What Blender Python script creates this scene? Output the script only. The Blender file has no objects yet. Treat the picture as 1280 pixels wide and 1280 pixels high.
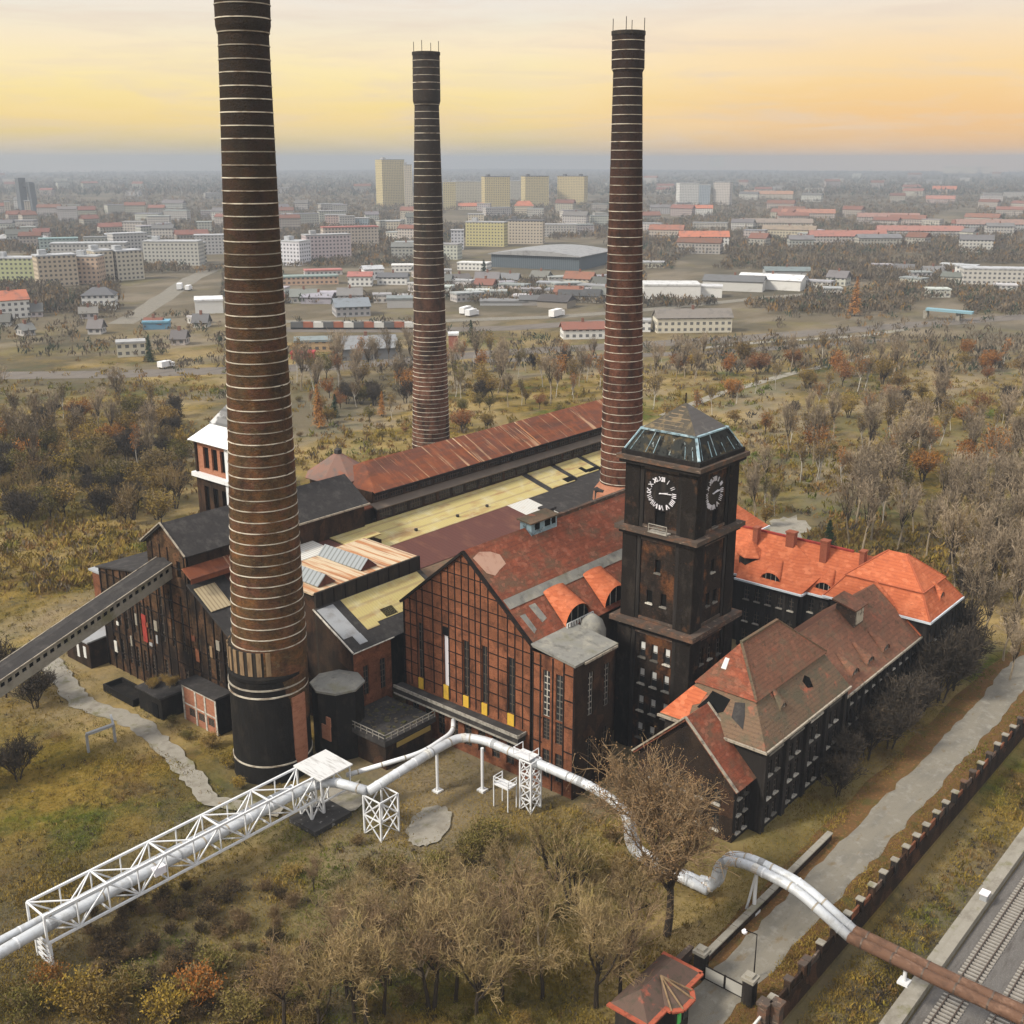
import bpy, math, random
import numpy as np
from mathutils import Vector
random.seed(7); rng = np.random.default_rng(7)
S = bpy.context.scene
COL = S.collection
R = math.radians

# ------------------------------------------------------------------ camera
F, HY, H, AZ = 1400.0, 200.0, 80.0, R(40.5)
PITCH = math.atan((640 - HY) / F)
fh = np.array([math.cos(AZ), math.sin(AZ), 0.0]); rt = np.array([math.sin(AZ), -math.cos(AZ), 0.0])
up0 = np.array([0, 0, 1.0])
fw = fh * math.cos(PITCH) - up0 * math.sin(PITCH); upv = fh * math.sin(PITCH) + up0 * math.cos(PITCH)
cam = bpy.data.cameras.new('camera'); cam.sensor_width = 36; cam.lens = 36 * F / 1280
cam.clip_start = 1; cam.clip_end = 60000
co = bpy.data.objects.new('camera', cam); COL.objects.link(co)
co.location = (0, 0, H); co.rotation_euler = (R(90) - PITCH, 0, AZ - R(90)); S.camera = co

def G(px, py, z=0.0):
    """survey: ground position seen at photo pixel (1280 grid)"""
    d = fw * F + rt * (px - 640) - upv * (py - 640)
    t = (z - H) / d[2]
    return np.array([0, 0, H]) + d * t
def depth(p): return float((np.array(p) - np.array([0, 0, H])) @ fw)
def toward(v): return np.array([math.sin(v), math.cos(v)])

# ------------------------------------------------------------------ materials
def _n(nt, t, **k):
    n = nt.nodes.new(t)
    for a, b in k.items(): setattr(n, a, b)
    return n
MATS = {}
def mat(name, base, layers=(), rough=.9, bump=0.0, bscale=8.0, metal=0.0, objcol=0.0, spec=.06, rnd=0.0):
    """base colour, then layers: (kind, colour, scale xyz, lo, hi, amount)"""
    m = bpy.data.materials.new(name); m.use_nodes = True; nt = m.node_tree; L = nt.links.new
    bs = nt.nodes['Principled BSDF']; bs.inputs['Roughness'].default_value = rough
    bs.inputs['Metallic'].default_value = metal; bs.inputs['Specular IOR Level'].default_value = spec
    tc = _n(nt, 'ShaderNodeTexCoord')
    rgb = _n(nt, 'ShaderNodeRGB'); rgb.outputs[0].default_value = (*base, 1); cur = rgb.outputs[0]
    if objcol:
        oi = _n(nt, 'ShaderNodeObjectInfo')
        mx = _n(nt, 'ShaderNodeMix', data_type='RGBA'); mx.inputs[0].default_value = objcol
        L(cur, mx.inputs[6]); L(oi.outputs['Color'], mx.inputs[7]); cur = mx.outputs[2]
    if rnd:
        oi = _n(nt, 'ShaderNodeObjectInfo')
        hs = _n(nt, 'ShaderNodeHueSaturation')
        mr = _n(nt, 'ShaderNodeMapRange'); mr.inputs[3].default_value = 1 - rnd; mr.inputs[4].default_value = 1 + rnd
        L(oi.outputs['Random'], mr.inputs[0]); L(mr.outputs[0], hs.inputs['Value']); L(cur, hs.inputs['Color']); cur = hs.outputs[0]
    for i, ly in enumerate(layers):
        kind, colr, sc, lo, hi, amt = ly[:6]
        if kind == 'grad':        # ramp along object z between lo and hi
            sp = _n(nt, 'ShaderNodeSeparateXYZ'); L(tc.outputs['Object'], sp.inputs[0])
            src = sp.outputs[2]
        elif kind == 'dist':      # ramp along distance from site centre
            vl = _n(nt, 'ShaderNodeVectorMath', operation='DISTANCE'); L(tc.outputs['Object'], vl.inputs[0])
            vl.inputs[1].default_value = sc; src = vl.outputs['Value']
        else:
            mp = _n(nt, 'ShaderNodeMapping'); mp.inputs['Scale'].default_value = sc
            mp.inputs['Location'].default_value = (i * 3.7, i * 1.9, i * 2.3)
            if kind == 'grid': mp.inputs['Location'].default_value = (0, 0, 0)
            L(tc.outputs['Object'], mp.inputs[0])
            if kind == 'noise':
                nz = _n(nt, 'ShaderNodeTexNoise'); nz.inputs['Scale'].default_value = 1; nz.inputs['Detail'].default_value = ly[6] if len(ly) > 6 else 5
                nz.inputs['Roughness'].default_value = .62
                L(mp.outputs[0], nz.inputs['Vector']); src = nz.outputs['Fac']
            elif kind == 'cell':
                nz = _n(nt, 'ShaderNodeTexVoronoi'); nz.inputs['Scale'].default_value = 1
                L(mp.outputs[0], nz.inputs['Vector']); sc_ = _n(nt, 'ShaderNodeSeparateColor'); L(nz.outputs['Color'], sc_.inputs[0]); src = sc_.outputs[0]
            elif kind in ('wx', 'wy', 'wz'):
                nz = _n(nt, 'ShaderNodeTexWave', bands_direction=kind[1].upper()); nz.inputs['Scale'].default_value = .314
                nz.inputs['Distortion'].default_value = ly[6] if len(ly) > 6 else .4; nz.inputs['Detail'].default_value = 2
                L(mp.outputs[0], nz.inputs['Vector']); src = nz.outputs['Fac']
            elif kind == 'win':    # rows of windows: sc=(bay, storey, _)
                mp.inputs['Scale'].default_value = (1, 1, 1); mp.inputs['Location'].default_value = (0, 0, 0)
                sp = _n(nt, 'ShaderNodeSeparateXYZ'); L(mp.outputs[0], sp.inputs[0])
                ad = _n(nt, 'ShaderNodeMath', operation='ADD'); L(sp.outputs[0], ad.inputs[0]); L(sp.outputs[1], ad.inputs[1])
                outs = []
                for s_, q, c_, w_ in ((ad.outputs[0], sc[0], .5, .25), (sp.outputs[2], sc[1], .55, .24)):
                    dv = _n(nt, 'ShaderNodeMath', operation='DIVIDE'); L(s_, dv.inputs[0]); dv.inputs[1].default_value = q
                    fr = _n(nt, 'ShaderNodeMath', operation='FRACT'); L(dv.outputs[0], fr.inputs[0])
                    cp = _n(nt, 'ShaderNodeMath', operation='COMPARE'); L(fr.outputs[0], cp.inputs[0]); cp.inputs[1].default_value = c_; cp.inputs[2].default_value = w_
                    outs.append(cp.outputs[0])
                ml = _n(nt, 'ShaderNodeMath', operation='MULTIPLY'); L(outs[0], ml.inputs[0]); L(outs[1], ml.inputs[1])
                geo = _n(nt, 'ShaderNodeNewGeometry'); sn = _n(nt, 'ShaderNodeSeparateXYZ'); L(geo.outputs['Normal'], sn.inputs[0])
                lt = _n(nt, 'ShaderNodeMath', operation='LESS_THAN'); L(sn.outputs[2], lt.inputs[0]); lt.inputs[1].default_value = .3
                m2 = _n(nt, 'ShaderNodeMath', operation='MULTIPLY'); L(ml.outputs[0], m2.inputs[0]); L(lt.outputs[0], m2.inputs[1])
                src = m2.outputs[0]
        mr = _n(nt, 'ShaderNodeMapRange'); mr.inputs[1].default_value = lo; mr.inputs[2].default_value = hi
        mr.inputs[3].default_value = 0; mr.inputs[4].default_value = amt; L(src, mr.inputs[0])
        mx = _n(nt, 'ShaderNodeMix', data_type='RGBA'); L(mr.outputs[0], mx.inputs[0]); L(cur, mx.inputs[6]); mx.inputs[7].default_value = (*colr, 1)
        cur = mx.outputs[2]
    L(cur, bs.inputs['Base Color'])
    if bump:
        nz = _n(nt, 'ShaderNodeTexNoise'); nz.inputs['Scale'].default_value = bscale; nz.inputs['Detail'].default_value = 4
        L(tc.outputs['Object'], nz.inputs['Vector'])
        bp = _n(nt, 'ShaderNodeBump'); bp.inputs['Strength'].default_value = bump; bp.inputs['Distance'].default_value = .3
        L(nz.outputs['Fac'], bp.inputs['Height']); L(bp.outputs[0], bs.inputs['Normal'])
    MATS[name] = m
    return m
n_ = 'noise'
SOOT = (.012, .010, .009)
M = {}
M['chimney'] = mat('sooty chimney brick', (.095, .056, .026), [(n_, (.185, .082, .030), (.4, .4, .75), .46, .66, .85), ('cell', (.16, .065, .040), (.45, .45, .62), .55, 1, .7), (n_, SOOT, (.30, .30, .14), .44, .72, .8), (n_, (.17, .135, .075), (.9, .9, 1.6), .56, .72, .6), (n_, SOOT, (1.6, 1.6, 3.0), .48, .72, .6), ('grad', (.018, .016, .014), (1, 1, 1), 36, 84, .86), (n_, (.03, .02, .012), (3.5, 3.5, 7), .5, .7, .5)], bump=.5, bscale=5)
M['chimney_red'] = mat('reddish chimney brick', (.150, .060, .036), [(n_, (.23, .11, .07), (.6, .6, 1.0), .5, .7, .7), ('cell', (.10, .04, .025), (.5, .5, .7), .5, 1, .6), (n_, SOOT, (.40, .40, .16), .42, .66, .85), (n_, SOOT, (1.6, 1.6, 3), .5, .72, .6), ('grad', (.020, .017, .015), (1, 1, 1), 20, 74, .9), (n_, (.04, .022, .015), (3.5, 3.5, 7), .5, .7, .5)], bump=.5, bscale=5)
M['stripe'] = mat('dark render stripe', (.03, .026, .022), [(n_, (.07, .05, .035), (1, 1, .3), .5, .7, .7)])
M['tan'] = mat('tan brick pier', (.24, .165, .095), [(n_, (.10, .06, .04), (2, 2, .6), .45, .7, .7)])
M['tar'] = mat('tarred drum', (.013, .012, .011), [(n_, (.036, .030, .024), (.6, .6, .35), .5, .72, .7), (n_, (.085, .068, .05), (1.4, 1.4, .8), .68, .8, .5)], rough=.8, bump=.3)
M['steelband'] = mat('galvanised band', (.44, .40, .33), [(n_, (.12, .075, .045), (.5, .5, 2), .46, .66, .9)], rough=.7, rnd=.45)
M['chimney_grey'] = mat('grey sooted chimney brick', (.140, .064, .040), [(n_, (.19, .10, .07), (.6, .6, 1.0), .5, .7, .7), (n_, SOOT, (.40, .40, .16), .42, .66, .85), (n_, SOOT, (1.6, 1.6, 3), .5, .72, .6), ('grad', (.030, .028, .025), (1, 1, 1), 30, 68, .9), (n_, (.09, .085, .075), (1.2, 1.2, 2.4), .58, .74, .5)], bump=.5, bscale=5)
M['newbrick'] = mat('repaired brick', (.34, .155, .095), [(n_, (.22, .09, .05), (1.2, 1.2, 3), .45, .7, .8), (n_, (.42, .27, .19), (3, 3, 6), .6, .75, .6)], bump=.3)
M['brick'] = mat('weathered red brick', (.190, .076, .040), [('cell', (.30, .115, .058), (.5, .5, .5), .3, .95, .75), (n_, (.085, .036, .022), (.6, .6, .9), .48, .68, .8), (n_, SOOT, (.6, .6, .2), .54, .70, .7), (n_, (.06, .024, .016), (3.5, 3.5, 8), .46, .7, .6), (n_, (.30, .15, .09), (1.4, 1.4, 2.2), .64, .76, .5)], bump=.45)
M['brickdark'] = mat('smoke blackened brick', (.040, .027, .019), [('cell', (.105, .052, .030), (.5, .5, .5), .5, 1, .6), (n_, SOOT, (.5, .5, .22), .42, .66, .85), (n_, (.13, .095, .065), (1.5, 1.5, .9), .64, .8, .5), (n_, SOOT, (4, 4, 8), .45, .7, .5)], bump=.45)
M['facade'] = mat('patched sooty facade', (.080, .047, .026), [('cell', (.15, .076, .040), (.5, .5, .5), .45, 1, .8), (n_, SOOT, (.32, .32, .16), .43, .60, .92), (n_, (.17, .125, .08), (.9, .9, .6), .64, .76, .6), (n_, (.20, .07, .035), (1.2, 1.2, 1.6), .66, .74, .7), (n_, SOOT, (1.8, 1.8, 2.6), .5, .66, .75)], bump=.45)
M['black'] = mat('black clinker brick', (.024, .021, .019), [(n_, (.055, .047, .042), (1.2, 1.2, .12), .5, .68, .7), (n_, (.085, .072, .064), (2.2, 2.2, 3), .62, .8, .4), (n_, (.010, .009, .008), (.4, .4, .06), .5, .68, .8)], bump=.35)
M['tower'] = mat('sooty tower brick', (.026, .019, .015), [(n_, (.165, .066, .026), (.26, .26, .24), .52, .64, .8), (n_, (.070, .060, .050), (.7, .7, .32), .56, .72, .6), (n_, (.010, .008, .007), (.55, .55, .4), .48, .64, .8), (n_, (.10, .06, .035), (2.2, 2.2, 4), .56, .74, .6), (n_, (.012, .010, .009), (3.5, 3.5, 7), .48, .7, .6)], bump=.5)
M['towerdark'] = mat('black tower pilaster', (.017, .015, .014), [(n_, (.05, .042, .036), (1.3, 1.3, .25), .52, .75, .7)], bump=.3)
M['towerside'] = mat('dark mottled pilaster brick', (.016, .013, .011), [(n_, (.045, .037, .030), (.8, .8, .4), .52, .7, .7), (n_, (.11, .055, .03), (.35, .35, .3), .6, .7, .7), (n_, (.008, .007, .006), (3, 3, 6), .48, .7, .6)], bump=.4)
M['cornice'] = mat('stained stone cornice', (.075, .058, .047), [(n_, (.33, .25, .19), (1.1, 1.1, 3), .58, .72, .8), (n_, (.17, .085, .05), (.6, .6, 1), .5, .65, .7)])
M['steel'] = mat('dark steel framing', (.016, .013, .012), [(n_, (.07, .035, .02), (1, 1, 1), .58, .75, .6)])
M['tile'] = mat('worn red roof tiles', (.190, .060, .034), [('wz', (.12, .045, .032), (1, 1, 2.6), .5, 1, .45, .6), (n_, (.30, .088, .048), (.55, .55, .9), .5, .66, .8), (n_, (.12, .085, .055), (.3, .3, .5), .48, .64, .75), ('cell', (.33, .13, .08), (1.6, 1.6, 2.6), .72, 1, .6), (n_, (.10, .04, .03), (3, 3, 5), .5, .7, .6)], bump=.4, bscale=5)
M['tilebrown'] = mat('brown weathered roof tiles', (.175, .085, .054), [('wz', (.11, .055, .038), (1, 1, 2.4), .5, 1, .4, .5), (n_, (.15, .105, .068), (.35, .35, .5), .5, .66, .7), ('cell', (.27, .115, .07), (1.5, 1.5, 2.5), .66, 1, .6), (n_, (.30, .10, .06), (.45, .45, .45), .6, .68, .7), (n_, (.06, .045, .03), (.7, .7, .9), .58, .68, .6), (n_, (.085, .06, .042), (3, 3, 5), .52, .7, .5)], bump=.4, bscale=5)
M['tilemoss'] = mat('mossy broken roof tiles', (.16, .105, .068), [('wz', (.09, .06, .04), (1, 1, 2.4), .5, 1, .35, .8), (n_, (.36, .115, .07), (.5, .5, .5), .58, .68, .8), (n_, (.10, .09, .06), (.4, .4, .6), .46, .62, .8), (n_, (.05, .035, .03), (2.2, 2.2, 3), .58, .7, .7)], bump=.5, bscale=4)
M['orange'] = mat('new orange roof tiles', (.43, .118, .052), [('wz', (.30, .075, .034), (1, 1, 2.6), .5, 1, .5, .3), (n_, (.56, .18, .085), (.3, .3, .5), .5, .66, .6), (n_, (.30, .085, .045), (1.6, 1.6, 3), .5, .68, .7), ('cell', (.62, .22, .11), (1.4, 1.4, 2.6), .75, 1, .5)], bump=.2)
M['rust'] = mat('rusted sheet roofing', (.165, .055, .028), [(n_, (.060, .034, .026), (.045, .3, .3), .5, .62, .8), ('wx', (.14, .05, .03), (1.4, 1, 1), .5, 1, .4, .3), (n_, (.115, .05, .036), (.12, .5, .5), .45, .62, .85), (n_, (.46, .31, .19), (1.1, .06, .06), .58, .66, .75), (n_, (.27, .09, .04), (.7, .3, .3), .5, .7, .6)], rough=.75)
M['maroon'] = mat('maroon sheet roofing', (.105, .046, .038), [('wx', (.08, .035, .03), (1.2, 1, 1), .5, 1, .4, .3), (n_, (.16, .075, .05), (.4, .2, .2), .5, .7, .7)], rough=.75)
M['cream'] = mat('cream corrugated panels', (.45, .37, .155), [('wy', (.27, .20, .11), (1, .5, 1), .82, 1, .7, .2), (n_, (.30, .17, .08), (.16, .5, .5), .53, .66, .75), (n_, (.50, .455, .30), (.3, .3, .3), .5, .68, .7), ('wx', (.34, .28, .14), (2, 1, 1), .5, 1, .4, .2)], rough=.7)
M['rustcream'] = mat('rust streaked pale sheet', (.52, .42, .29), [(n_, (.36, .14, .05), (.9, .06, .3), .47, .56, .9), (n_, (.20, .085, .05), (1.6, .09, .3), .56, .64, .9), ('wx', (.40, .28, .17), (2.2, 1, 1), .5, 1, .4, .3)], rough=.7)
M['greyroof'] = mat('grey felt roof', (.20, .195, .175), [(n_, (.30, .28, .23), (.4, .4, .4), .5, .66, .8), (n_, (.10, .095, .085), (.8, .8, .8), .52, .7, .7), (n_, (.16, .15, .09), (.25, .25, .25), .55, .7, .6)])
M['felt'] = mat('black bitumen roof', (.040, .037, .036), [(n_, (.085, .078, .072), (.6, .6, .6), .5, .72, .7), (n_, (.02, .02, .02), (2, 2, 2), .5, .7, .5)])
M['white'] = mat('white painted steel', (.66, .67, .68), [(n_, (.40, .38, .34), (1.2, 1.2, 1.2), .58, .78, .6)], rough=.45, spec=.3)
M['pipe'] = mat('silver pipe cladding', (.50, .52, .54), [(n_, (.30, .295, .28), (1.1, 1.1, 1.1), .48, .7, .7), (n_, (.62, .63, .64), (.3, .3, .3), .5, .7, .5)], rough=.5, metal=.15, spec=.3)
M['piperust'] = mat('rusty pipe', (.125, .070, .046), [(n_, (.26, .16, .11), (.9, .5, .9), .5, .66, .7), (n_, (.055, .035, .026), (1.4, .8, 1.4), .5, .7, .7)], rough=.7)
M['grey'] = mat('weathered grey sheet', (.30, .31, .32), [(n_, (.18, .17, .16), (.5, .5, .5), .5, .7, .7)], rough=.6)
M['palesheet'] = mat('pale ribbed sheet', (.55, .54, .50), [('wx', (.34, .32, .29), (1.8, 1, 1), .5, 1, .7, .2), (n_, (.38, .26, .16), (.6, .6, .6), .58, .72, .6)], rough=.6)
M['concrete'] = mat('old concrete', (.255, .235, .195), [(n_, (.17, .15, .12), (.5, .5, .5), .48, .68, .8), (n_, (.33, .31, .27), (1.4, 1.4, 1.4), .55, .75, .6), (n_, (.14, .13, .055), (.3, .3, .3), .56, .66, .7)], bump=.2)
M['glass'] = mat('dark window glass', (.018, .020, .022), [(n_, (.06, .065, .065), (.9, .9, .9), .55, .75, .7)], rough=.18, spec=.5)
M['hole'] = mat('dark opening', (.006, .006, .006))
M['paleframe'] = mat('pale window frame', (.33, .31, .27), [(n_, (.10, .085, .07), (2, 2, 2), .45, .7, .8)], rnd=.75)
M['darkframe'] = mat('rusty window frame', (.075, .06, .048), [(n_, (.26, .24, .21), (2.5, 2.5, 2.5), .62, .75, .6)])
M['curtain'] = mat('white curtain', (.55, .55, .53))
M['yellow'] = mat('yellow glass fibre panel', (.56, .35, .045), [(n_, (.36, .22, .05), (1, 1, 1), .5, .75, .6)])
M['whitepanel'] = mat('white glazing sheet', (.72, .70, .74))
M['copper'] = mat('pale blue zinc flashing', (.25, .36, .41), [(n_, (.52, .60, .63), (.8, .8, .8), .52, .66, .8), (n_, (.06, .07, .07), (1.0, 1.0, 1.0), .5, .62, .85)], rough=.5)
M['towerroof'] = mat('broken slate roof', (.075, .066, .052), [(n_, (.20, .15, .085), (.7, .7, .7), .5, .64, .8), (n_, (.33, .27, .20), (1.1, 1.1, 2), .64, .74, .7), (n_, (.05, .045, .04), (1.6, 1.6, 1.6), .55, .7, .7)], bump=.5, bscale=3)
M['slate'] = mat('grey slate roof', (.095, .088, .085), [('wz', (.08, .075, .07), (1, 1, 2), .5, 1, .5, .5), (n_, (.19, .17, .15), (.8, .8, .8), .55, .72, .6)])
M['skirt'] = mat('torn skirt roof', (.030, .032, .030), [(n_, (.10, .075, .04), (.6, .6, .9), .52, .66, .85), (n_, (.38, .44, .45), (1.5, 1.5, .6), .64, .70, .85), (n_, (.008, .008, .008), (.9, .9, .9), .54, .62, .9)])
M['gutter'] = mat('pale metal gutter', (.55, .60, .64), [(n_, (.25, .24, .22), (1.5, 1.5, 1.5), .6, .75, .6)], rough=.5)
M['gutterold'] = mat('weathered gutter', (.33, .29, .23), [(n_, (.08, .07, .06), (1.2, 1.2, 1.2), .5, .66, .8)], rough=.6)
M['redpaint'] = mat('red painted board', (.28, .045, .035), [(n_, (.14, .03, .025), (1, 1, 1), .5, .7, .7)])
M['green'] = mat('green notice board', (.10, .48, .12))
M['asphalt'] = mat('cracked asphalt', (.19, .172, .138), [(n_, (.145, .135, .115), (.16, .5, .4), .46, .66, .8), (n_, (.27, .255, .22), (.9, .9, .9), .52, .7, .6), (n_, (.085, .075, .06), (2.6, 2.6, 2.6), .62, .72, .6), (n_, (.15, .10, .045), (.35, .7, .3), .60, .70, .6)], bump=.2)
M['ballast'] = mat('railway ballast', (.135, .125, .115), [(n_, (.20, .185, .17), (6, 6, 6), .5, .7, .7), (n_, (.075, .065, .058), (.3, 1.6, .3), .5, .68, .7)], bump=.6, bscale=12)
M['sleeper'] = mat('concrete sleeper', (.27, .25, .22), [(n_, (.17, .14, .11), (2, 2, 2), .5, .7, .6)])
M['rail'] = mat('steel rail', (.10, .075, .06), [], rough=.5, metal=.4)
M['ground'] = mat('autumn grass ground', (.128, .092, .017), [
    (n_, (.215, .142, .030), (.06, .06, .06), .46, .60, .85), (n_, (.060, .080, .011), (.045, .045, .045), .53, .62, .9),
    (n_, (.085, .050, .018), (.13, .13, .13), .54, .64, .8), (n_, (.040, .040, .010), (.5, .5, .5), .52, .66, .75), (n_, (.27, .19, .075), (.9, .9, .9), .58, .72, .65),
    (n_, (.035, .030, .010), (2.4, 2.4, 2.4), .52, .68, .7),
    (n_, (.31, .225, .10), (.035, .035, .035), .46, .6, .7), ('dist', (.098, .083, .060), (90, 90, 0), 330, 500, .85), (n_, (.20, .165, .12), (.012, .03, .02), .48, .60, .6), (n_, (.060, .054, .036), (.010, .010, .01), .5, .60, .65), (n_, (.14, .12, .04), (.022, .022, .02), .56, .66, .5)], bump=.6, bscale=1.5)
M['leaflitter'] = mat('rust brown leaf litter', (.125, .068, .028), [(n_, (.085, .070, .022), (.8, .8, .8), .48, .66, .8), (n_, (.26, .13, .05), (2.5, 2.5, 2.5), .55, .7, .7), (n_, (.07, .065, .02), (.35, .35, .35), .56, .66, .8)], bump=.5)
M['grassblade'] = mat('dry grass blades', (.165, .122, .022), [
    (n_, (.29, .195, .042), (.06, .06, .06), .44, .58, .85), (n_, (.085, .115, .014), (.045, .045, .045), .53, .62, .9),
    (n_, (.12, .070, .024), (.13, .13, .13), .54, .64, .75), (n_, (.40, .31, .15), (1.7, 1.7, 1.7), .58, .72, .7), (n_, (.055, .05, .014), (.8, .8, .8), .52, .66, .7)], rough=1)
M['bark'] = mat('dark bark', (.042, .033, .026), [(n_, (.10, .08, .06), (2, 2, .6), .5, .7, .6)])
M['barktan'] = mat('pale bark', (.30, .245, .17), [(n_, (.10, .075, .055), (1.4, 1.4, .5), .45, .62, .75)])
M['birch'] = mat('white birch bark', (.42, .39, .34), [(n_, (.08, .07, .06), (1, 1, 3), .58, .7, .8)])
M['twigtan'] = mat('tan bare twigs', (.27, .195, .095), [(n_, (.17, .115, .052), (.9, .9, .9), .45, .65, .7), (n_, (.22, .185, .055), (.4, .4, .4), .52, .66, .7), (n_, (.46, .38, .25), (1.5, 1.5, 1.5), .58, .7, .7)], rnd=.2)
M['twigbrown'] = mat('brown bare twigs', (.20, .135, .075), [(n_, (.30, .225, .13), (1.2, 1.2, 1.2), .52, .68, .7), (n_, (.10, .068, .04), (.6, .6, .6), .5, .66, .6)])
M['twiggrey'] = mat('grey bare twigs', (.25, .195, .130), [(n_, (.38, .30, .21), (.7, .7, .7), .5, .68, .7), (n_, (.09, .07, .05), (.5, .5, .5), .5, .66, .6)], rnd=.3)
M['twigdark'] = mat('dark bare twigs', (.050, .041, .032), [(n_, (.12, .09, .06), (.8, .8, .8), .5, .7, .7)], rnd=.3)
M['leaf'] = mat('autumn leaves', (.14, .105, .03), [(n_, (.06, .05, .018), (.7, .7, .7), .5, .68, .6), (n_, (.24, .15, .045), (.9, .9, .9), .58, .72, .5)], objcol=.85, rnd=.2)
M['needle'] = mat('dark conifer needles', (.022, .038, .018), [(n_, (.05, .065, .03), (1, 1, 1), .5, .7, .6)], rnd=.2)
M['larch'] = mat('orange larch needles', (.30, .135, .035), [(n_, (.16, .08, .03), (.8, .8, .8), .48, .66, .7)], rnd=.15)
M['wood1'] = mat('distant bare wood', (.125, .100, .070), [(n_, (.19, .145, .09), (.02, .02, .02), .5, .62, .8), (n_, (.060, .052, .042), (.05, .05, .05), .5, .62, .8), (n_, (.18, .145, .10), (.35, .35, .35), .56, .7, .4)])
M['wood2'] = mat('distant ochre wood', (.20, .115, .040), [(n_, (.13, .092, .038), (.03, .03, .03), .45, .6, .8), (n_, (.30, .20, .06), (.3, .3, .3), .55, .68, .7)])
M['wood3'] = mat('distant evergreen wood', (.045, .058, .036), [(n_, (.09, .085, .055), (.03, .03, .03), .5, .65, .8)])
M['cityroof'] = mat('far town roof', (.15, .15, .15), [(n_, (.10, .095, .09), (.25, .25, .25), .5, .7, .6)], objcol=1)
M['citywall'] = mat('far town wall', (.5, .5, .5), [(n_, (.25, .23, .2), (.15, .15, .3), .55, .75, .35), ('win', (.055, .06, .07), (3.1, 2.9, 1), .4, .6, .85)], objcol=1)
M['cityplain'] = mat('far plain wall', (.5, .5, .5), [(n_, (.25, .23, .2), (.15, .15, .3), .55, .75, .35)], objcol=1)
M['curtainwall'] = mat('grey blue cladding', (.10, .12, .135), [('wx', (.06, .075, .085), (.6, .6, 1), .5, 1, .7, .1)])
M['tracks'] = mat('freight yard gravel', (.15, .13, .11), [(n_, (.09, .08, .07), (.05, .4, .1), .48, .64, .7)])

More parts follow.
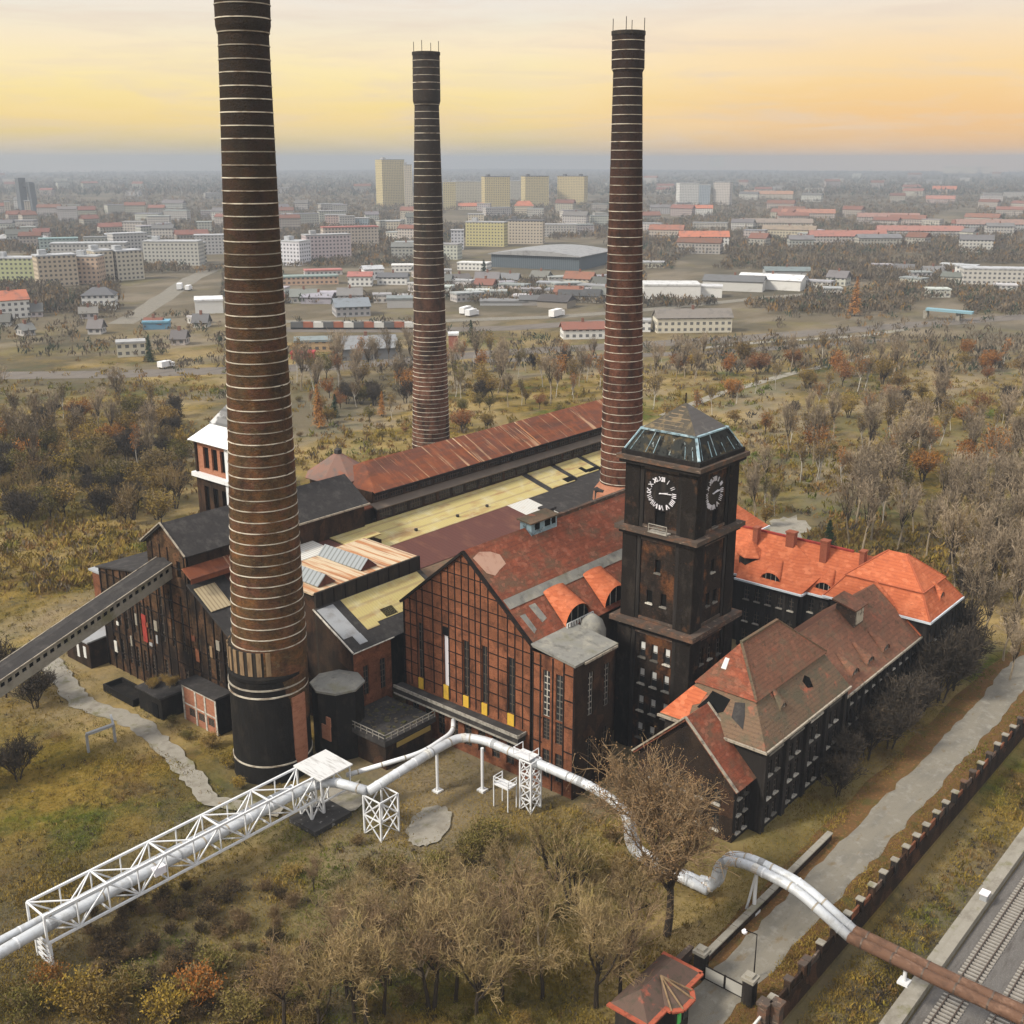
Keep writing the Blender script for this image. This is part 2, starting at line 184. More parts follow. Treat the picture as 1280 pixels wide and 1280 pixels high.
# ------------------------------------------------------------------ mesh building
class MB:
    def __init__(s): s.v = []; s.f = []; s.mi = []; s.m = 0
    def add(s, vs, fs):
        o = len(s.v); s.v += [tuple(map(float, p)) for p in vs]
        s.f += [tuple(o + i for i in f) for f in fs]; s.mi += [s.m] * len(fs); return s
    def poly(s, pts): return s.add(pts, [tuple(range(len(pts)))])
    def box(s, x0, x1, y0, y1, z0, z1):
        v = [(x, y, z) for z in (z0, z1) for x, y in ((x0, y0), (x1, y0), (x1, y1), (x0, y1))]
        return s.add(v, [(0, 3, 2, 1), (4, 5, 6, 7), (0, 1, 5, 4), (1, 2, 6, 5), (2, 3, 7, 6), (3, 0, 4, 7)])
    def slab(s, pts, t=.25):
        """a plane polygon given thickness t on its under side"""
        n = len(pts); P_ = [Vector(p) for p in pts]
        nn = (P_[1] - P_[0]).cross(P_[2] - P_[0]).normalized()
        if nn.z < 0: P_.reverse(); nn = -nn
        lo = [p - nn * t for p in P_]
        return s.add(P_ + lo, [tuple(range(n)), tuple(range(2 * n - 1, n - 1, -1))] + [(i, n + i, n + (i + 1) % n, (i + 1) % n) for i in range(n)])
    def prism(s, poly, a, b, ax):
        """extrude a 2-D outline (list of (h,z)) along x ('x': h=y) or y ('y': h=x) from a to b"""
        n = len(poly)
        mk = (lambda h, z, t: (t, h, z)) if ax == 'x' else (lambda h, z, t: (h, t, z))
        v = [mk(h, z, a) for h, z in poly] + [mk(h, z, b) for h, z in poly]
        return s.add(v, [tuple(range(n)), tuple(range(2 * n - 1, n - 1, -1))] + [(i, n + i, n + (i + 1) % n, (i + 1) % n) for i in range(n)])
    def bar(s, p, q, w=.1, h=None, n=4, w2=None):
        p, q = Vector(p), Vector(q); d = q - p
        if d.length < 1e-6: return s
        d.normalize(); a = Vector((0, 0, 1)) if abs(d.z) < .95 else Vector((1, 0, 0))
        u = d.cross(a).normalized(); w_ = u.cross(d)
        h = h or w; k = (w2 / w) if w2 else 1
        if n == 4: offs = [(-1, -1), (1, -1), (1, 1), (-1, 1)]
        else: offs = [(math.cos(2 * math.pi * i / n), math.sin(2 * math.pi * i / n)) for i in range(n)]
        v = [p + u * (x * w / 2) + w_ * (y * h / 2) for x, y in offs] + [q + u * (x * w * k / 2) + w_ * (y * h * k / 2) for x, y in offs]
        n = len(offs)
        return s.add(v, [tuple(range(n))[::-1], tuple(range(n, 2 * n))] + [(i, (i + 1) % n, n + (i + 1) % n, n + i) for i in range(n)])
    def lathe(s, prof, c=(0, 0), n=40, lean=None, cap=True):
        """prof: list of (r,z); lean(z)->(dx,dy)"""
        v = []
        for r, z in prof:
            dx, dy = lean(z) if lean else (0, 0)
            v += [(c[0] + dx + r * math.cos(2 * math.pi * i / n), c[1] + dy + r * math.sin(2 * math.pi * i / n), z) for i in range(n)]
        f = [(k * n + i, k * n + (i + 1) % n, (k + 1) * n + (i + 1) % n, (k + 1) * n + i) for k in range(len(prof) - 1) for i in range(n)]
        if cap: f += [tuple(range(n))[::-1], tuple((len(prof) - 1) * n + i for i in range(n))]
        return s.add(v, f)
    def sweep(s, pts, r, n=14):
        P_ = [Vector(p) for p in pts]; v = []; u = None
        for i, p in enumerate(P_):
            d = (P_[min(i + 1, len(P_) - 1)] - P_[max(i - 1, 0)]).normalized()
            if u is None: u = d.cross(Vector((0, 0, 1)) if abs(d.z) < .9 else Vector((1, 0, 0))).normalized()
            u = (u - d * u.dot(d)).normalized(); w = d.cross(u)
            v += [p + u * (r * math.cos(2 * math.pi * k / n)) + w * (r * math.sin(2 * math.pi * k / n)) for k in range(n)]
        m = len(P_)
        f = [(k * n + i, k * n + (i + 1) % n, (k + 1) * n + (i + 1) % n, (k + 1) * n + i) for k in range(m - 1) for i in range(n)]
        return s.add(v, f + [tuple(range(n))[::-1], tuple((m - 1) * n + i for i in range(n))])
    def mesh(s, name, mats, off=(0, 0, 0), smooth=False):
        me = bpy.data.meshes.new(name)
        me.from_pydata([(x - off[0], y - off[1], z - off[2]) for x, y, z in s.v], [], s.f)
        for m in (mats if isinstance(mats, (list, tuple)) else [mats]): me.materials.append(M[m] if isinstance(m, str) else m)
        if max(s.mi, default=0): me.polygons.foreach_set('material_index', s.mi)
        if smooth: me.polygons.foreach_set('use_smooth', [True] * len(s.f))
        me.update(); return me

def fillet(pts, rad=2.0, n=6):
    P_ = [Vector(p) for p in pts]; out = [P_[0]]
    for a, b, c in zip(P_, P_[1:], P_[2:]):
        k = min(rad, (a - b).length * .48, (c - b).length * .48)
        p0 = b + (a - b).normalized() * k; p1 = b + (c - b).normalized() * k
        out += [(p0 * (1 - t) ** 2 + b * (2 * t * (1 - t)) + p1 * t * t) for t in [i / n for i in range(n + 1)]]
    return out + [P_[-1]]

def props(o, label=None, cat=None, group=None, kind=None):
    for k, v in (('label', label), ('category', cat), ('group', group), ('kind', kind)):
        if v: o[k] = v
    return o
ROOTLOC = {}
def thing(name, label, cat, loc, group=None):
    o = bpy.data.objects.new(name, None); COL.objects.link(o); o.location = loc; o.empty_display_size = .5
    ROOTLOC[o.name] = tuple(loc); return props(o, label, cat, group)
def part(name, mb, mats, parent, label=None, smooth=False, color=None):
    off = ROOTLOC[parent.name]
    o = bpy.data.objects.new(name, mb.mesh(name, mats, off, smooth) if isinstance(mb, MB) else mb)
    COL.objects.link(o); o.parent = parent; ROOTLOC[o.name] = off
    if label: o['label'] = label
    if color: o.color = (*color, 1)
    return o
def place(name, me, parent, loc, rz=0, rot=None, color=None):
    """a shared mesh at world loc under a part/thing"""
    off = ROOTLOC[parent.name]
    o = bpy.data.objects.new(name, me); COL.objects.link(o); o.parent = parent
    o.location = tuple(loc[i] - off[i] for i in range(3)); o.rotation_euler = rot or (0, 0, rz); ROOTLOC[o.name] = off
    return o
def solo(name, mb, mats, loc, label=None, cat=None, group=None, kind=None, smooth=False, color=None):
    o = bpy.data.objects.new(name, mb.mesh(name, mats, loc, smooth)); COL.objects.link(o); o.location = loc
    if color: o.color = (*color, 1)
    return props(o, label, cat, group, kind)

# ------------------------------------------------------------------ walls with real openings
def wallgrid(mb, o, ud, nd, W, Ht, rects, dep=.3):
    o, ud, nd = Vector(o), Vector((*ud, 0)), Vector((*nd, 0)); zz = Vector((0, 0, 1))
    us = sorted({0, W, *[r[0] for r in rects], *[r[1] for r in rects]}); zs = sorted({0, Ht, *[r[2] for r in rects], *[r[3] for r in rects]})
    flip = ud.cross(zz).dot(nd) < 0
    def q(a, b, c, d): mb.poly([d, c, b, a] if flip else [a, b, c, d])
    for u0, u1 in zip(us, us[1:]):
        for z0, z1 in zip(zs, zs[1:]):
            um, zm = (u0 + u1) / 2, (z0 + z1) / 2
            if any(r[0] < um < r[1] and r[2] < zm < r[3] for r in rects): continue
            q(o + ud * u0 + zz * z0, o + ud * u1 + zz * z0, o + ud * u1 + zz * z1, o + ud * u0 + zz * z1)
    for u0, u1, z0, z1 in rects:
        c = [o + ud * u + zz * z for u, z in ((u0, z0), (u1, z0), (u1, z1), (u0, z1))]; e = [p - nd * dep for p in c]
        for i in range(4): q(c[(i + 1) % 4], c[i], e[i], e[(i + 1) % 4])
WIN = {}
def window_mesh(w, h, style):
    k = (round(w, 2), round(h, 2), style)
    if k in WIN: return WIN[k]
    nx, nz, fr, sill = {'tall': (2, 6, 'darkframe', 0), 'office': (2, 3, 'darkframe', 1), 'white': (2, 7, 'paleframe', 0), 'blank': (0, 0, 'hole', 0), 'cloth': (1, 2, 'darkframe', 2),
                        'ribbon': (5, 2, 'darkframe', 0), 'sheet': (0, 0, 'whitepanel', 0), 'slit': (0, 0, 'hole', 1), 'broken': (2, 5, 'darkframe', 0)}[style]
    mb = MB(); mats = ['glass', fr, 'paleframe', 'curtain']
    if style == 'sheet': mats = ['whitepanel', 'paleframe', 'paleframe', 'curtain']
    if style in ('blank', 'slit'): mats = ['hole', 'hole', 'paleframe', 'curtain']
    mb.box(-w / 2, w / 2, 0, .06, 0, h); mb.m = 1; t = .07
    if style == 'broken':
        pass
    for i in range(nx + 1):
        if nx: x = -w / 2 + w * i / nx; mb.box(max(-w / 2, x - t), min(w / 2, x + t), -.06, -.003, 0, h)
    for i in range(nz + 1):
        if nz: z = h * i / nz; mb.box(-w / 2, w / 2, -.052, -.006, max(0, z - t), min(h, z + t))
    if sill: mb.m = 2; mb.box(-w / 2 - .12, w / 2 + .12, -.5, 0, -.12, .05)
    if sill == 2: mb.m = 3; mb.box(-w * .3, w * .3, -.045, -.004, h * .45, h * .92)
    me = mb.mesh('window', mats); WIN[k] = me; return me
RZ = {(-1, 0): R(-90), (0, -1): 0, (1, 0): R(90), (0, 1): R(180)}
def facade(root, pname, o, ud, nd, W, Ht, wins, wmat, dep=.3, top=None, parent=None):
    """wins: (u centre, z0, w, h, style).  top: extra outline points closing the wall above Ht"""
    mb = MB(); wallgrid(mb, o, ud, nd, W, Ht, [(u - w / 2, u + w / 2, z, z + h) for u, z, w, h, s in wins], dep)
    if top:
        pts = [(o[0], o[1], o[2] + Ht)] + [(o[0] + ud[0] * W, o[1] + ud[1] * W, o[2] + Ht)] + [(o[0] + ud[0] * u, o[1] + ud[1] * u, o[2] + z) for u, z in top]
        mb.poly(pts)
    wl = part(pname, mb, wmat, root)
    for u, z, w, h, s in wins:
        place('window', window_mesh(w, h, s), root, (o[0] + ud[0] * u - nd[0] * (dep - .07), o[1] + ud[1] * u - nd[1] * (dep - .07), o[2] + z), RZ[nd])
    return wl

# ================================================================== GROUND, ROADS
def gz(x, y):
    if y > 38.95: return .18 * math.sin(x * .11) * math.cos(y * .09) * (1 if y > 56 and x < 100 else 0)
    if y > 31.5: t = (38.9 - y) / 7.4; return -2.7 - 1.3 * t
    return -4.0
xs = sorted(set([-400, -200, -100] + list(range(-60, 420, 6)) + [int(420 * 1.12 ** i) for i in range(1, 27)] + [8600]))
ys = sorted(set([-3000, -1500, -700, -300, -100, -50] + list(range(-20, 36, 6)) + [31.5, 36, 38.9, 39.0] + list(range(45, 420, 6)) + [int(420 * 1.12 ** i) for i in range(1, 26)] + [7600]))
mb = MB(); mb.v = [(x, y, gz(x, y)) for y in ys for x in xs]; nx = len(xs)
mb.f = [(j * nx + i, j * nx + i + 1, (j + 1) * nx + i + 1, (j + 1) * nx + i) for j in range(len(ys) - 1) for i in range(nx - 1)]; mb.mi = [0] * len(mb.f)
solo('ground', mb, 'ground', (0, 0, 0), kind='structure', label='rough autumn grassland around the derelict works', cat='ground', smooth=False)

def strip(pts, w, z, jag=.3, step=3.0):
    """a ragged-edged surface along a centre line"""
    m_ = MB(); L_, R_ = [], []
    dense = []
    for a, b in zip(pts, pts[1:]):
        n = max(1, int(math.dist(a, b) / step)); dense += [(a[0] + (b[0] - a[0]) * i / n, a[1] + (b[1] - a[1]) * i / n) for i in range(n)]
    dense.append(tuple(pts[-1][:2]))
    for i, p in enumerate(dense):
        a, b = dense[max(0, i - 1)], dense[min(len(dense) - 1, i + 1)]
        d = Vector((b[0] - a[0], b[1] - a[1])).normalized(); n = Vector((-d.y, d.x))
        ww = w(i / len(dense)) if callable(w) else w
        L_.append((p[0] + n.x * (ww / 2 + random.uniform(-jag, jag)), p[1] + n.y * (ww / 2 + random.uniform(-jag, jag)), z))
        R_.append((p[0] - n.x * (ww / 2 + random.uniform(-jag, jag)), p[1] - n.y * (ww / 2 + random.uniform(-jag, jag)), z))
    n = len(dense); m_.v = L_ + R_; m_.f = [(i, n + i, n + i + 1, i + 1) for i in range(n - 1)]; m_.mi = [0] * len(m_.f)
    return m_
def blob(cx, cy, rx, ry, z, rot=0, n=22, jag=.25):
    m_ = MB(); pts = []
    for i in range(n):
        a = 2 * math.pi * i / n; k = 1 + random.uniform(-jag, jag); x, y = rx * k * math.cos(a), ry * k * math.sin(a)
        pts.append((cx + x * math.cos(rot) - y * math.sin(rot), cy + x * math.sin(rot) + y * math.cos(rot), z))
    return m_.poly(pts)
solo('leaf_litter', strip([(76, 44.3), (120, 44.6), (178, 45), (200, 43)], 10.4, .020, .35), 'leaflitter', (0, 0, 0), 'rust brown fallen leaves along both edges of the road', 'fallen leaves', kind='stuff')
solo('road', strip([(60, 45.2), (84, 44.4), (120, 44.3), (165, 44.6), (182, 45.4), (205, 43), (260, 34)], 4.5, .055, .3, 1.6), 'asphalt', (0, 0, 0), 'cracked grey asphalt lane beside the black office wing', 'road', kind='structure')
solo('path', strip([(81, 176), (78, 163), (75.5, 152), (77.5, 139), (75.5, 127), (72, 113), (76, 104)], lambda t: 3.8 - 1.4 * t, .25, .38, 1.1), 'concrete', (0, 0, 0), 'broken concrete track along the left facade', 'path', kind='structure')
solo('pavement', blob(86.5, 87.5, 4.6, 2.6, .24, .5, 40, .07), 'concrete', (0, 0, 0), 'broken concrete patch between the lattice pipe supports', 'pavement', kind='structure')
solo('pavement', blob(82.5, 100.5, 5, 3.0, .25, .3), 'concrete', (0, 0, 0), 'worn bare slab under the end of the pipe bridge', 'pavement', kind='structure')
solo('pavement', blob(225, 110, 9, 4.5, .05, .4), 'concrete', (0, 0, 0), 'bare pale clearing behind the orange roofed building', 'pavement', kind='structure')
# ================================================================== CHIMNEYS
def chimney(c, z0, prof, lean, mt, label, zb, zt, step, base=None):
    t = thing('brick_chimney', label, 'chimney', (c[0], c[1], z0))
    def ln(z): k = (z - z0) / (prof[-1][1] - z0); return (rt[0] * lean * k, rt[1] * lean * k)
    def rad(z):
        for (r0, a), (r1, b) in zip(prof, prof[1:]):
            if a <= z <= b: return r0 + (r1 - r0) * (z - a) / (b - a + 1e-9)
        return prof[-1][0]
    part('shaft', MB().lathe(prof, c, 48, ln), mt, t, smooth=False)
    top = prof[-1][1]
    part('rim', MB().lathe([(rad(top) + .12, top - .5), (rad(top) + .12, top + .12)], c, 40, ln), 'stripe', t)
    z = zb; i = 0
    while z < zt:
        r = rad(z); dz = .062
        part('band', MB().lathe([(rad(z - dz) + .07, z - dz), (rad(z + dz) + .07, z + dz)], c, 40, ln), 'steelband', t); z += step(i) if callable(step) else step; i += 1
    for a in (.4, 2.0, 3.6, 5.2):
        d = ln(top); r = rad(top) - .1
        part('lightning_rod', MB().bar((c[0] + d[0] + r * math.cos(a), c[1] + d[1] + r * math.sin(a), top), (c[0] + d[0] + r * math.cos(a), c[1] + d[1] + r * math.sin(a), top + 2.2), .09), 'steel', t)
    # rungs and rail of the ladder on the side away from the light
    lb = MB(); th = math.atan2(-c[1], -c[0]) + .75
    for z in np.arange(z0 + 20, top, 1.4):
        d = ln(z); r = rad(z) + .2; lb.bar((c[0] + d[0] + r * math.cos(th - .05), c[1] + d[1] + r * math.sin(th - .05), z), (c[0] + d[0] + r * math.cos(th + .05), c[1] + d[1] + r * math.sin(th + .05), z), .06)
    part('ladder', lb, 'steel', t)
    return t, ln, rad
c1 = (83.4, 114.6)
t1, ln1, rad1 = chimney(c1, 0, [(5.15, 0), (5.1, 2.6), (4.95, 15.6), (4.9, 19), (4.55, 30), (3.95, 50), (3.3, 71), (2.85, 93.5), (3.1, 94.5), (3.12, 104)], 2.7, 'chimney', 'tallest looking banded brick chimney with black drum base and brick patch', 19.3, 103, lambda i: 1.43 * random.uniform(.97, 1.03))
def shell(c, r0, r1, a0, a1, z0, z1, n=10, rb=0):
    m_ = MB(); v = []
    for k in range(2):
        for i in range(n + 1):
            a = a0 + (a1 - a0) * i / n; u = (i / n - .5) * 2; rr = (r0, r1)[k]
            zb_ = z0 + rb * (1 - math.sqrt(max(0, 1 - u * u)))
            v += [(c[0] + rr * math.cos(a), c[1] + rr * math.sin(a), z) for z in (zb_, z1)]
    q = 2 * (n + 1)
    f = [(q + 2 * i, q + 2 * i + 2, q + 2 * i + 3, q + 2 * i + 1) for i in range(n)] + [(2 * i + 1, q + 2 * i + 1, q + 2 * i + 3, 2 * i + 3) for i in range(n)] + [(2 * i, 2 * i + 2, q + 2 * i + 2, q + 2 * i) for i in range(n)] + [(0, q, q + 1, 1), (2 * n, 2 * n + 1, q + 2 * n + 1, q + 2 * n)]
    return m_.add(v, f)
part('drum', MB().lathe([(5.42, -.3), (5.3, 2.5), (5.16, 14.6), (5.30, 14.9), (5.30, 15.3), (5.05, 15.6)], c1, 56), 'tar', t1)
for z in (2.6, 12.6, 13.7): part('hoop', MB().lathe([(5.42 if z < 5 else 5.32, z - .1), (5.42 if z < 5 else 5.32, z + .1)], c1, 48), 'steelband', t1)
tw = math.atan2(-c1[1], -c1[0])
for i in range(26):
    a = 2 * math.pi * i / 26
    part('pier', shell(c1, 4.8, 5.08, a - .062, a + .062, 15.7, 19.0, 3), 'tan', t1)
part('collar', MB().lathe([(4.99, 15.6), (4.95, 19.0)], c1, 48), 'stripe', t1)
part('brick_patch', shell(c1, 4.9, 5.48, tw + .56, tw + 1.0, 1.6, 12.0, 10, 1.6), 'newbrick', t1, 'upright strip of fresh orange brick with a rounded foot')
chimney((181.2, 179.8), 0, [(5.0, 0), (4.4, 17), (3.6, 45), (3.05, 75), (2.62, 91), (2.95, 92), (2.86, 101.6)], .9, 'chimney_grey', 'furthest banded brick chimney rising behind the rust red hall', 14, 101, lambda i: 1.0 if i < 28 else 1.45 * random.choice([1, 1, 1, 2]))
t3, ln3, rad3 = chimney((172.4, 119.3), 15, [(4.35, 15), (4.15, 19), (3.7, 40), (3.15, 65), (2.62, 91), (2.55, 94.5), (2.86, 95.2), (2.82, 101)], -1.2, 'chimney_red', 'banded red brick chimney standing close behind the clock tower', 21, 100.5, lambda i: 1.48 * random.uniform(.95, 1.05))
part('brick_foot', MB().lathe([(5.6, 17), (5.4, 19), (4.2, 20.6)], (172.4, 119.3), 28), 'newbrick', t3)
# ================================================================== TURBINE HALL
X0, X1, YA, YB, EZ, RZH, YM = 103.0, 150.0, 84.5, 108.5, 20.0, 30.0, 96.5
hall = thing('turbine_hall', 'red brick gabled hall with steel grid, tall windows and worn red tiles', 'factory hall', (103, 96.5, 0))
hw = [(105.1, 8.9, .95, 8.6, 'tall'), (100.1, 8.9, .95, 8.2, 'sheet'), (96.3, 8.9, 1.0, 8.4, 'tall'), (92.85, 8.9, 1.0, 8.6, 'tall'), (88.1, 8.9, 1.15, 8.3, 'tall')]
low = [(YB - 2 - i * 2.6, 1.2, 1.4, 4.2, 'broken') for i in range(8)]
facade(hall, 'gable_wall', (X0, YA, 0), (0, 1), (-1, 0), YB - YA, EZ, [(y - YA, z, w, h, s) for y, z, w, h, s in hw + low], 'brick', .35, top=[(YM - YA, RZH)])
part('side_wall', MB().box(X0, X1, YA, YA + .4, 0, EZ).box(X0, X1, YB - .4, YB, 0, EZ).box(X1 - .4, X1, YA + .4, YB - .4, 0, EZ), 'brickdark', hall)
def gh(y): return EZ + (RZH - EZ) * (1 - abs(y - YM) / (YM - YA))
fr = MB()
for y in [84.7, 86.1, 87.45, 88.75, 90.4, 92.15, 93.5, 94.5, 95.65, 96.95, 98.2, 99.45, 100.75, 102.5, 104.5, 105.7, 107.0, 108.3]:
    fr.box(X0 - .09, X0 - .002, y - .065, y + .065, 7.4, gh(y) - .3)
for z in np.arange(9.0, 29.5, 1.95):
    if z <= EZ: a, b = YA, YB
    else: k = (RZH - z) / (RZH - EZ) * (YM - YA); a, b = YM - k, YM + k
    cuts = sorted([(y - .5, y + .5) for y, zz_, w, h, s in hw if zz_ <= z <= zz_ + h]); x = a
    for p, q in cuts + [(b, b)]:
        if p > x: fr.box(X0 - .074, X0 - .004, x, p, z - .06, z + .06)
        x = q
part('steel_grid', fr, 'steel', hall)
for y, z, w, h, s in hw:
    part('yellow_panel', MB().box(X0 - .16, X0 - .02, y - w / 2, y + w / 2, 7.25, 8.95 if s != 'sheet' else 9.4), 'yellow', hall)
part('window_head', MB().box(X0 - .05, X0 - .012, 99.6, 100.6, 17.0, 18.3), 'hole', hall)
cp = MB(); cp.bar((X0 - .1, YA - .3, EZ - .15), (X0 - .1, YM, RZH + .12), .5, .35).bar((X0 - .1, YB + .3, EZ - .15), (X0 - .1, YM, RZH + .12), .5, .35)
part('gable_coping', cp, 'steel', hall)
lg = part('ledge', MB().box(X0 - 1.7, X0 - .1, YA + 1, YB + .6, 6.0, 7.1), 'felt', hall)
part('ledge_edge', MB().box(X0 - 1.86, X0 - 1.7, YA + .9, YB + .6, 6.85, 7.3).box(X0 - 1.8, X0 - 1.7, YA + .9, YB + .6, 5.8, 6.05).box(X0 - 1.86, X0 - .1, YA + .84, YA + 1, 6.85, 7.3), 'paleframe', lg)
rf = MB(); sl = lambda y: RZH - (RZH - EZ) * abs(y - YM) / (YM - YA) + .3
rf.slab([(X0 + .2, YA - .5, sl(YA - .5)), (X1, YA - .5, sl(YA - .5)), (X1, YM, sl(YM)), (X0 + .2, YM, sl(YM))], .28)
rf.slab([(X0 + .2, YB + .4, sl(YB + .4)), (X1, YB + .4, sl(YB + .4)), (X1, YM, sl(YM)), (X0 + .2, YM, sl(YM))], .28)
hr = part('roof', rf, 'tile', hall)
gw = MB(); y = 89.2; gw.slab([(X0 + .4, y - .6, sl(y - .6) + .12), (X1, y - .6, sl(y - .6) + .12), (X1, y + .6, sl(y + .6) + .12), (X0 + .4, y + .6, sl(y + .6) + .12)], .1)
part('roof_gutter', gw, 'greyroof', hr)
pp = [(103.6, 95.3), (104.0, 93.2), (105.0, 92.6), (106.3, 93.0), (108.1, 93.4), (108.2, 94.6), (107.0, 95.3), (105.2, 95.7)]
part('bare_roof_patch', MB().slab([(x, y, sl(y) + .06) for x, y in pp], .1), mat('bare plaster patch', (.42, .26, .19), [(n_, (.30, .15, .10), (.8, .8, .8), .5, .7, .8)]), hr)
for pts in ([(104.2, 87.6), (105.2, 87.6), (105.2, 85.6), (104.4, 85.3)], [(106.7, 88.2), (108.0, 88.2), (108.1, 86.2), (106.9, 86.0)]):
    part('bare_roof_patch', MB().slab([(x, y, sl(y) + .05) for x, y in pts], .08), 'greyroof', hr)
# eyebrow barrel dormers
def eyebrow(parent, x, yf, zf, w, h, run, slope, sgn=-1, mt='orange', ax='y', back=.35):
    """arched front at y=yf; shell runs back into the slope"""
    m_ = MB(); n = 14; v = []
    for i in range(n + 1):
        a = math.pi * i / n; u, z = -math.cos(a) * w / 2, math.sin(a) * h
        v.append((u, 0, zf + z)); v.append((u * back, -sgn * run, zf + max(z * .15, 0) + slope * run * 1.0 + .05))
    if ax == 'y': V = [(x + u, yf + d, z) for u, d, z in v]
    else: V = [(yf + d, x - u * 1, z) for u, d, z in v]
    f = [(2 * i, 2 * i + 2, 2 * i + 3, 2 * i + 1) for i in range(n)]
    m_.add(V, f)
    d_ = part('dormer', m_, mt, parent, smooth=True)
    m2 = MB(); inset = sgn * -.25
    pts = [(-math.cos(math.pi * i / n) * w / 2 * .93, math.sin(math.pi * i / n) * h * .93) for i in range(n + 1)]
    m2.poly([((x + u, yf + inset, zf + z) if ax == 'y' else (yf + inset, x - u, zf + z)) for u, z in pts])
    part('window', m2, 'hole', d_)
    for u in (-.25, 0, .25):
        m3 = MB()
        zt = h * .93 * math.sqrt(1 - (2 * u) ** 2)
        a, b = (x + u * w, yf + inset * .6, zf), (x + u * w, yf + inset * .6, zf + zt)
        if ax != 'y': a, b = (yf + inset * .6, x + u * w, zf), (yf + inset * .6, x + u * w, zf + zt)
        m3.bar(a, b, .08); part('mullion', m3, 'paleframe', d_)
    return d_
eyebrow(hall, 112.6, YA - .2, sl(YA) + .05, 5.6, 2.5, 4.4, (RZH - EZ) / (YM - YA), back=.8)
eyebrow(hall, 121.5, YA - .2, sl(YA) + .05, 5.6, 2.5, 4.4, (RZH - EZ) / (YM - YA), back=.8)
rl = MB(); rl.bar((109.8, YA - .45, sl(YA) + .65), (115.5, YA - .45, sl(YA) + .65), .1)
for x in np.arange(109.8, 115.6, .57): rl.bar((x, YA - .45, sl(YA)), (x, YA - .45, sl(YA) + .65), .16)
part('dormer_railing', rl, 'curtain', hall)
ld = part('ridge_lantern', MB().box(115.8, 121.6, YM - 1.2, YM + .9, sl(YM) - 1.0, sl(YM) + .9), 'copper', hall)
part('lantern_roof', MB().slab([(115.4, YM - 1.5, sl(YM) + .95), (121.9, YM - 1.5, sl(YM) + .95), (121.9, YM + 1.2, sl(YM) + 1.25), (115.4, YM + 1.2, sl(YM) + 1.25)], .2), 'tilemoss', ld)
for xa, xb in ((116.6, 117.6), (118.8, 120), (120.4, 121.2)): part('lantern_window', MB().box(xa, xb, YM - 1.26, YM - 1.19, sl(YM) - .3, sl(YM) + .6), 'hole', ld)
rw = MB(); rw.box(122, 148, YM - .3, YM + .3, RZH - .4, RZH + .55)
part('ridge_wall', rw, 'cornice', hall)

# corner block
blk = thing('stair_block', 'tall brick corner block with flat grey roof beside the clock tower', 'building', (110.5, 81, 0))
facade(blk, 'wall', (X0, 77.5, 0), (0, 1), (-1, 0), 6.95, 19.3, [(2.5, 10.6, 1.15, 6.6, 'white'), (4.6, 10.6, 1.15, 6.6, 'white'), (2.5, 7.2, 1.15, 3.2, 'tall'), (4.6, 7.2, 1.15, 3.2, 'tall'), (2.5, 1.6, 1.15, 4.2, 'broken'), (4.6, 1.6, 1.15, 4.2, 'broken')], 'brick')
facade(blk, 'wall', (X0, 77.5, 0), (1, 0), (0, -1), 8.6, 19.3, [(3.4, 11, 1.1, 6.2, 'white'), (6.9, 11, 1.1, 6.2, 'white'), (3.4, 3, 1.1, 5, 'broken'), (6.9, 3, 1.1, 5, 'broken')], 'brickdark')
part('roof', MB().slab([(X0 - .35, 77.2, 19.45), (111.9, 77.2, 19.45), (111.9, 84.45, 20.4), (X0 - .35, 84.45, 20.4)], .35), 'greyroof', blk)
fr = MB()
for y in (77.62, 79.25, 81.05, 83.1, 84.35): fr.box(X0 - .09, X0 - .003, y - .09, y + .09, 0, 19.2)
for z in (3, 6.6, 10.2, 14, 17.6): fr.box(X0 - .074, X0 - .006, 77.5, 79.2, z - .08, z + .08).box(X0 - .074, X0 - .006, 82.8, 84.45, z - .08, z + .08)
part('steel_grid', fr, 'steel', blk)
part('gutter', MB().box(X0 + 1.5, X0 + 8.6, 77.0, 77.2, 19.0, 19.3), 'gutterold', blk)
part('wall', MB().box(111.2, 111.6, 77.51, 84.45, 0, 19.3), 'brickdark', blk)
part('stair_turret', MB().lathe([(1.9, 0), (1.9, 19.5), (1.4, 20.8), (.4, 21.6)], (113.4, 82.6), 14), 'greyroof', blk, smooth=True)
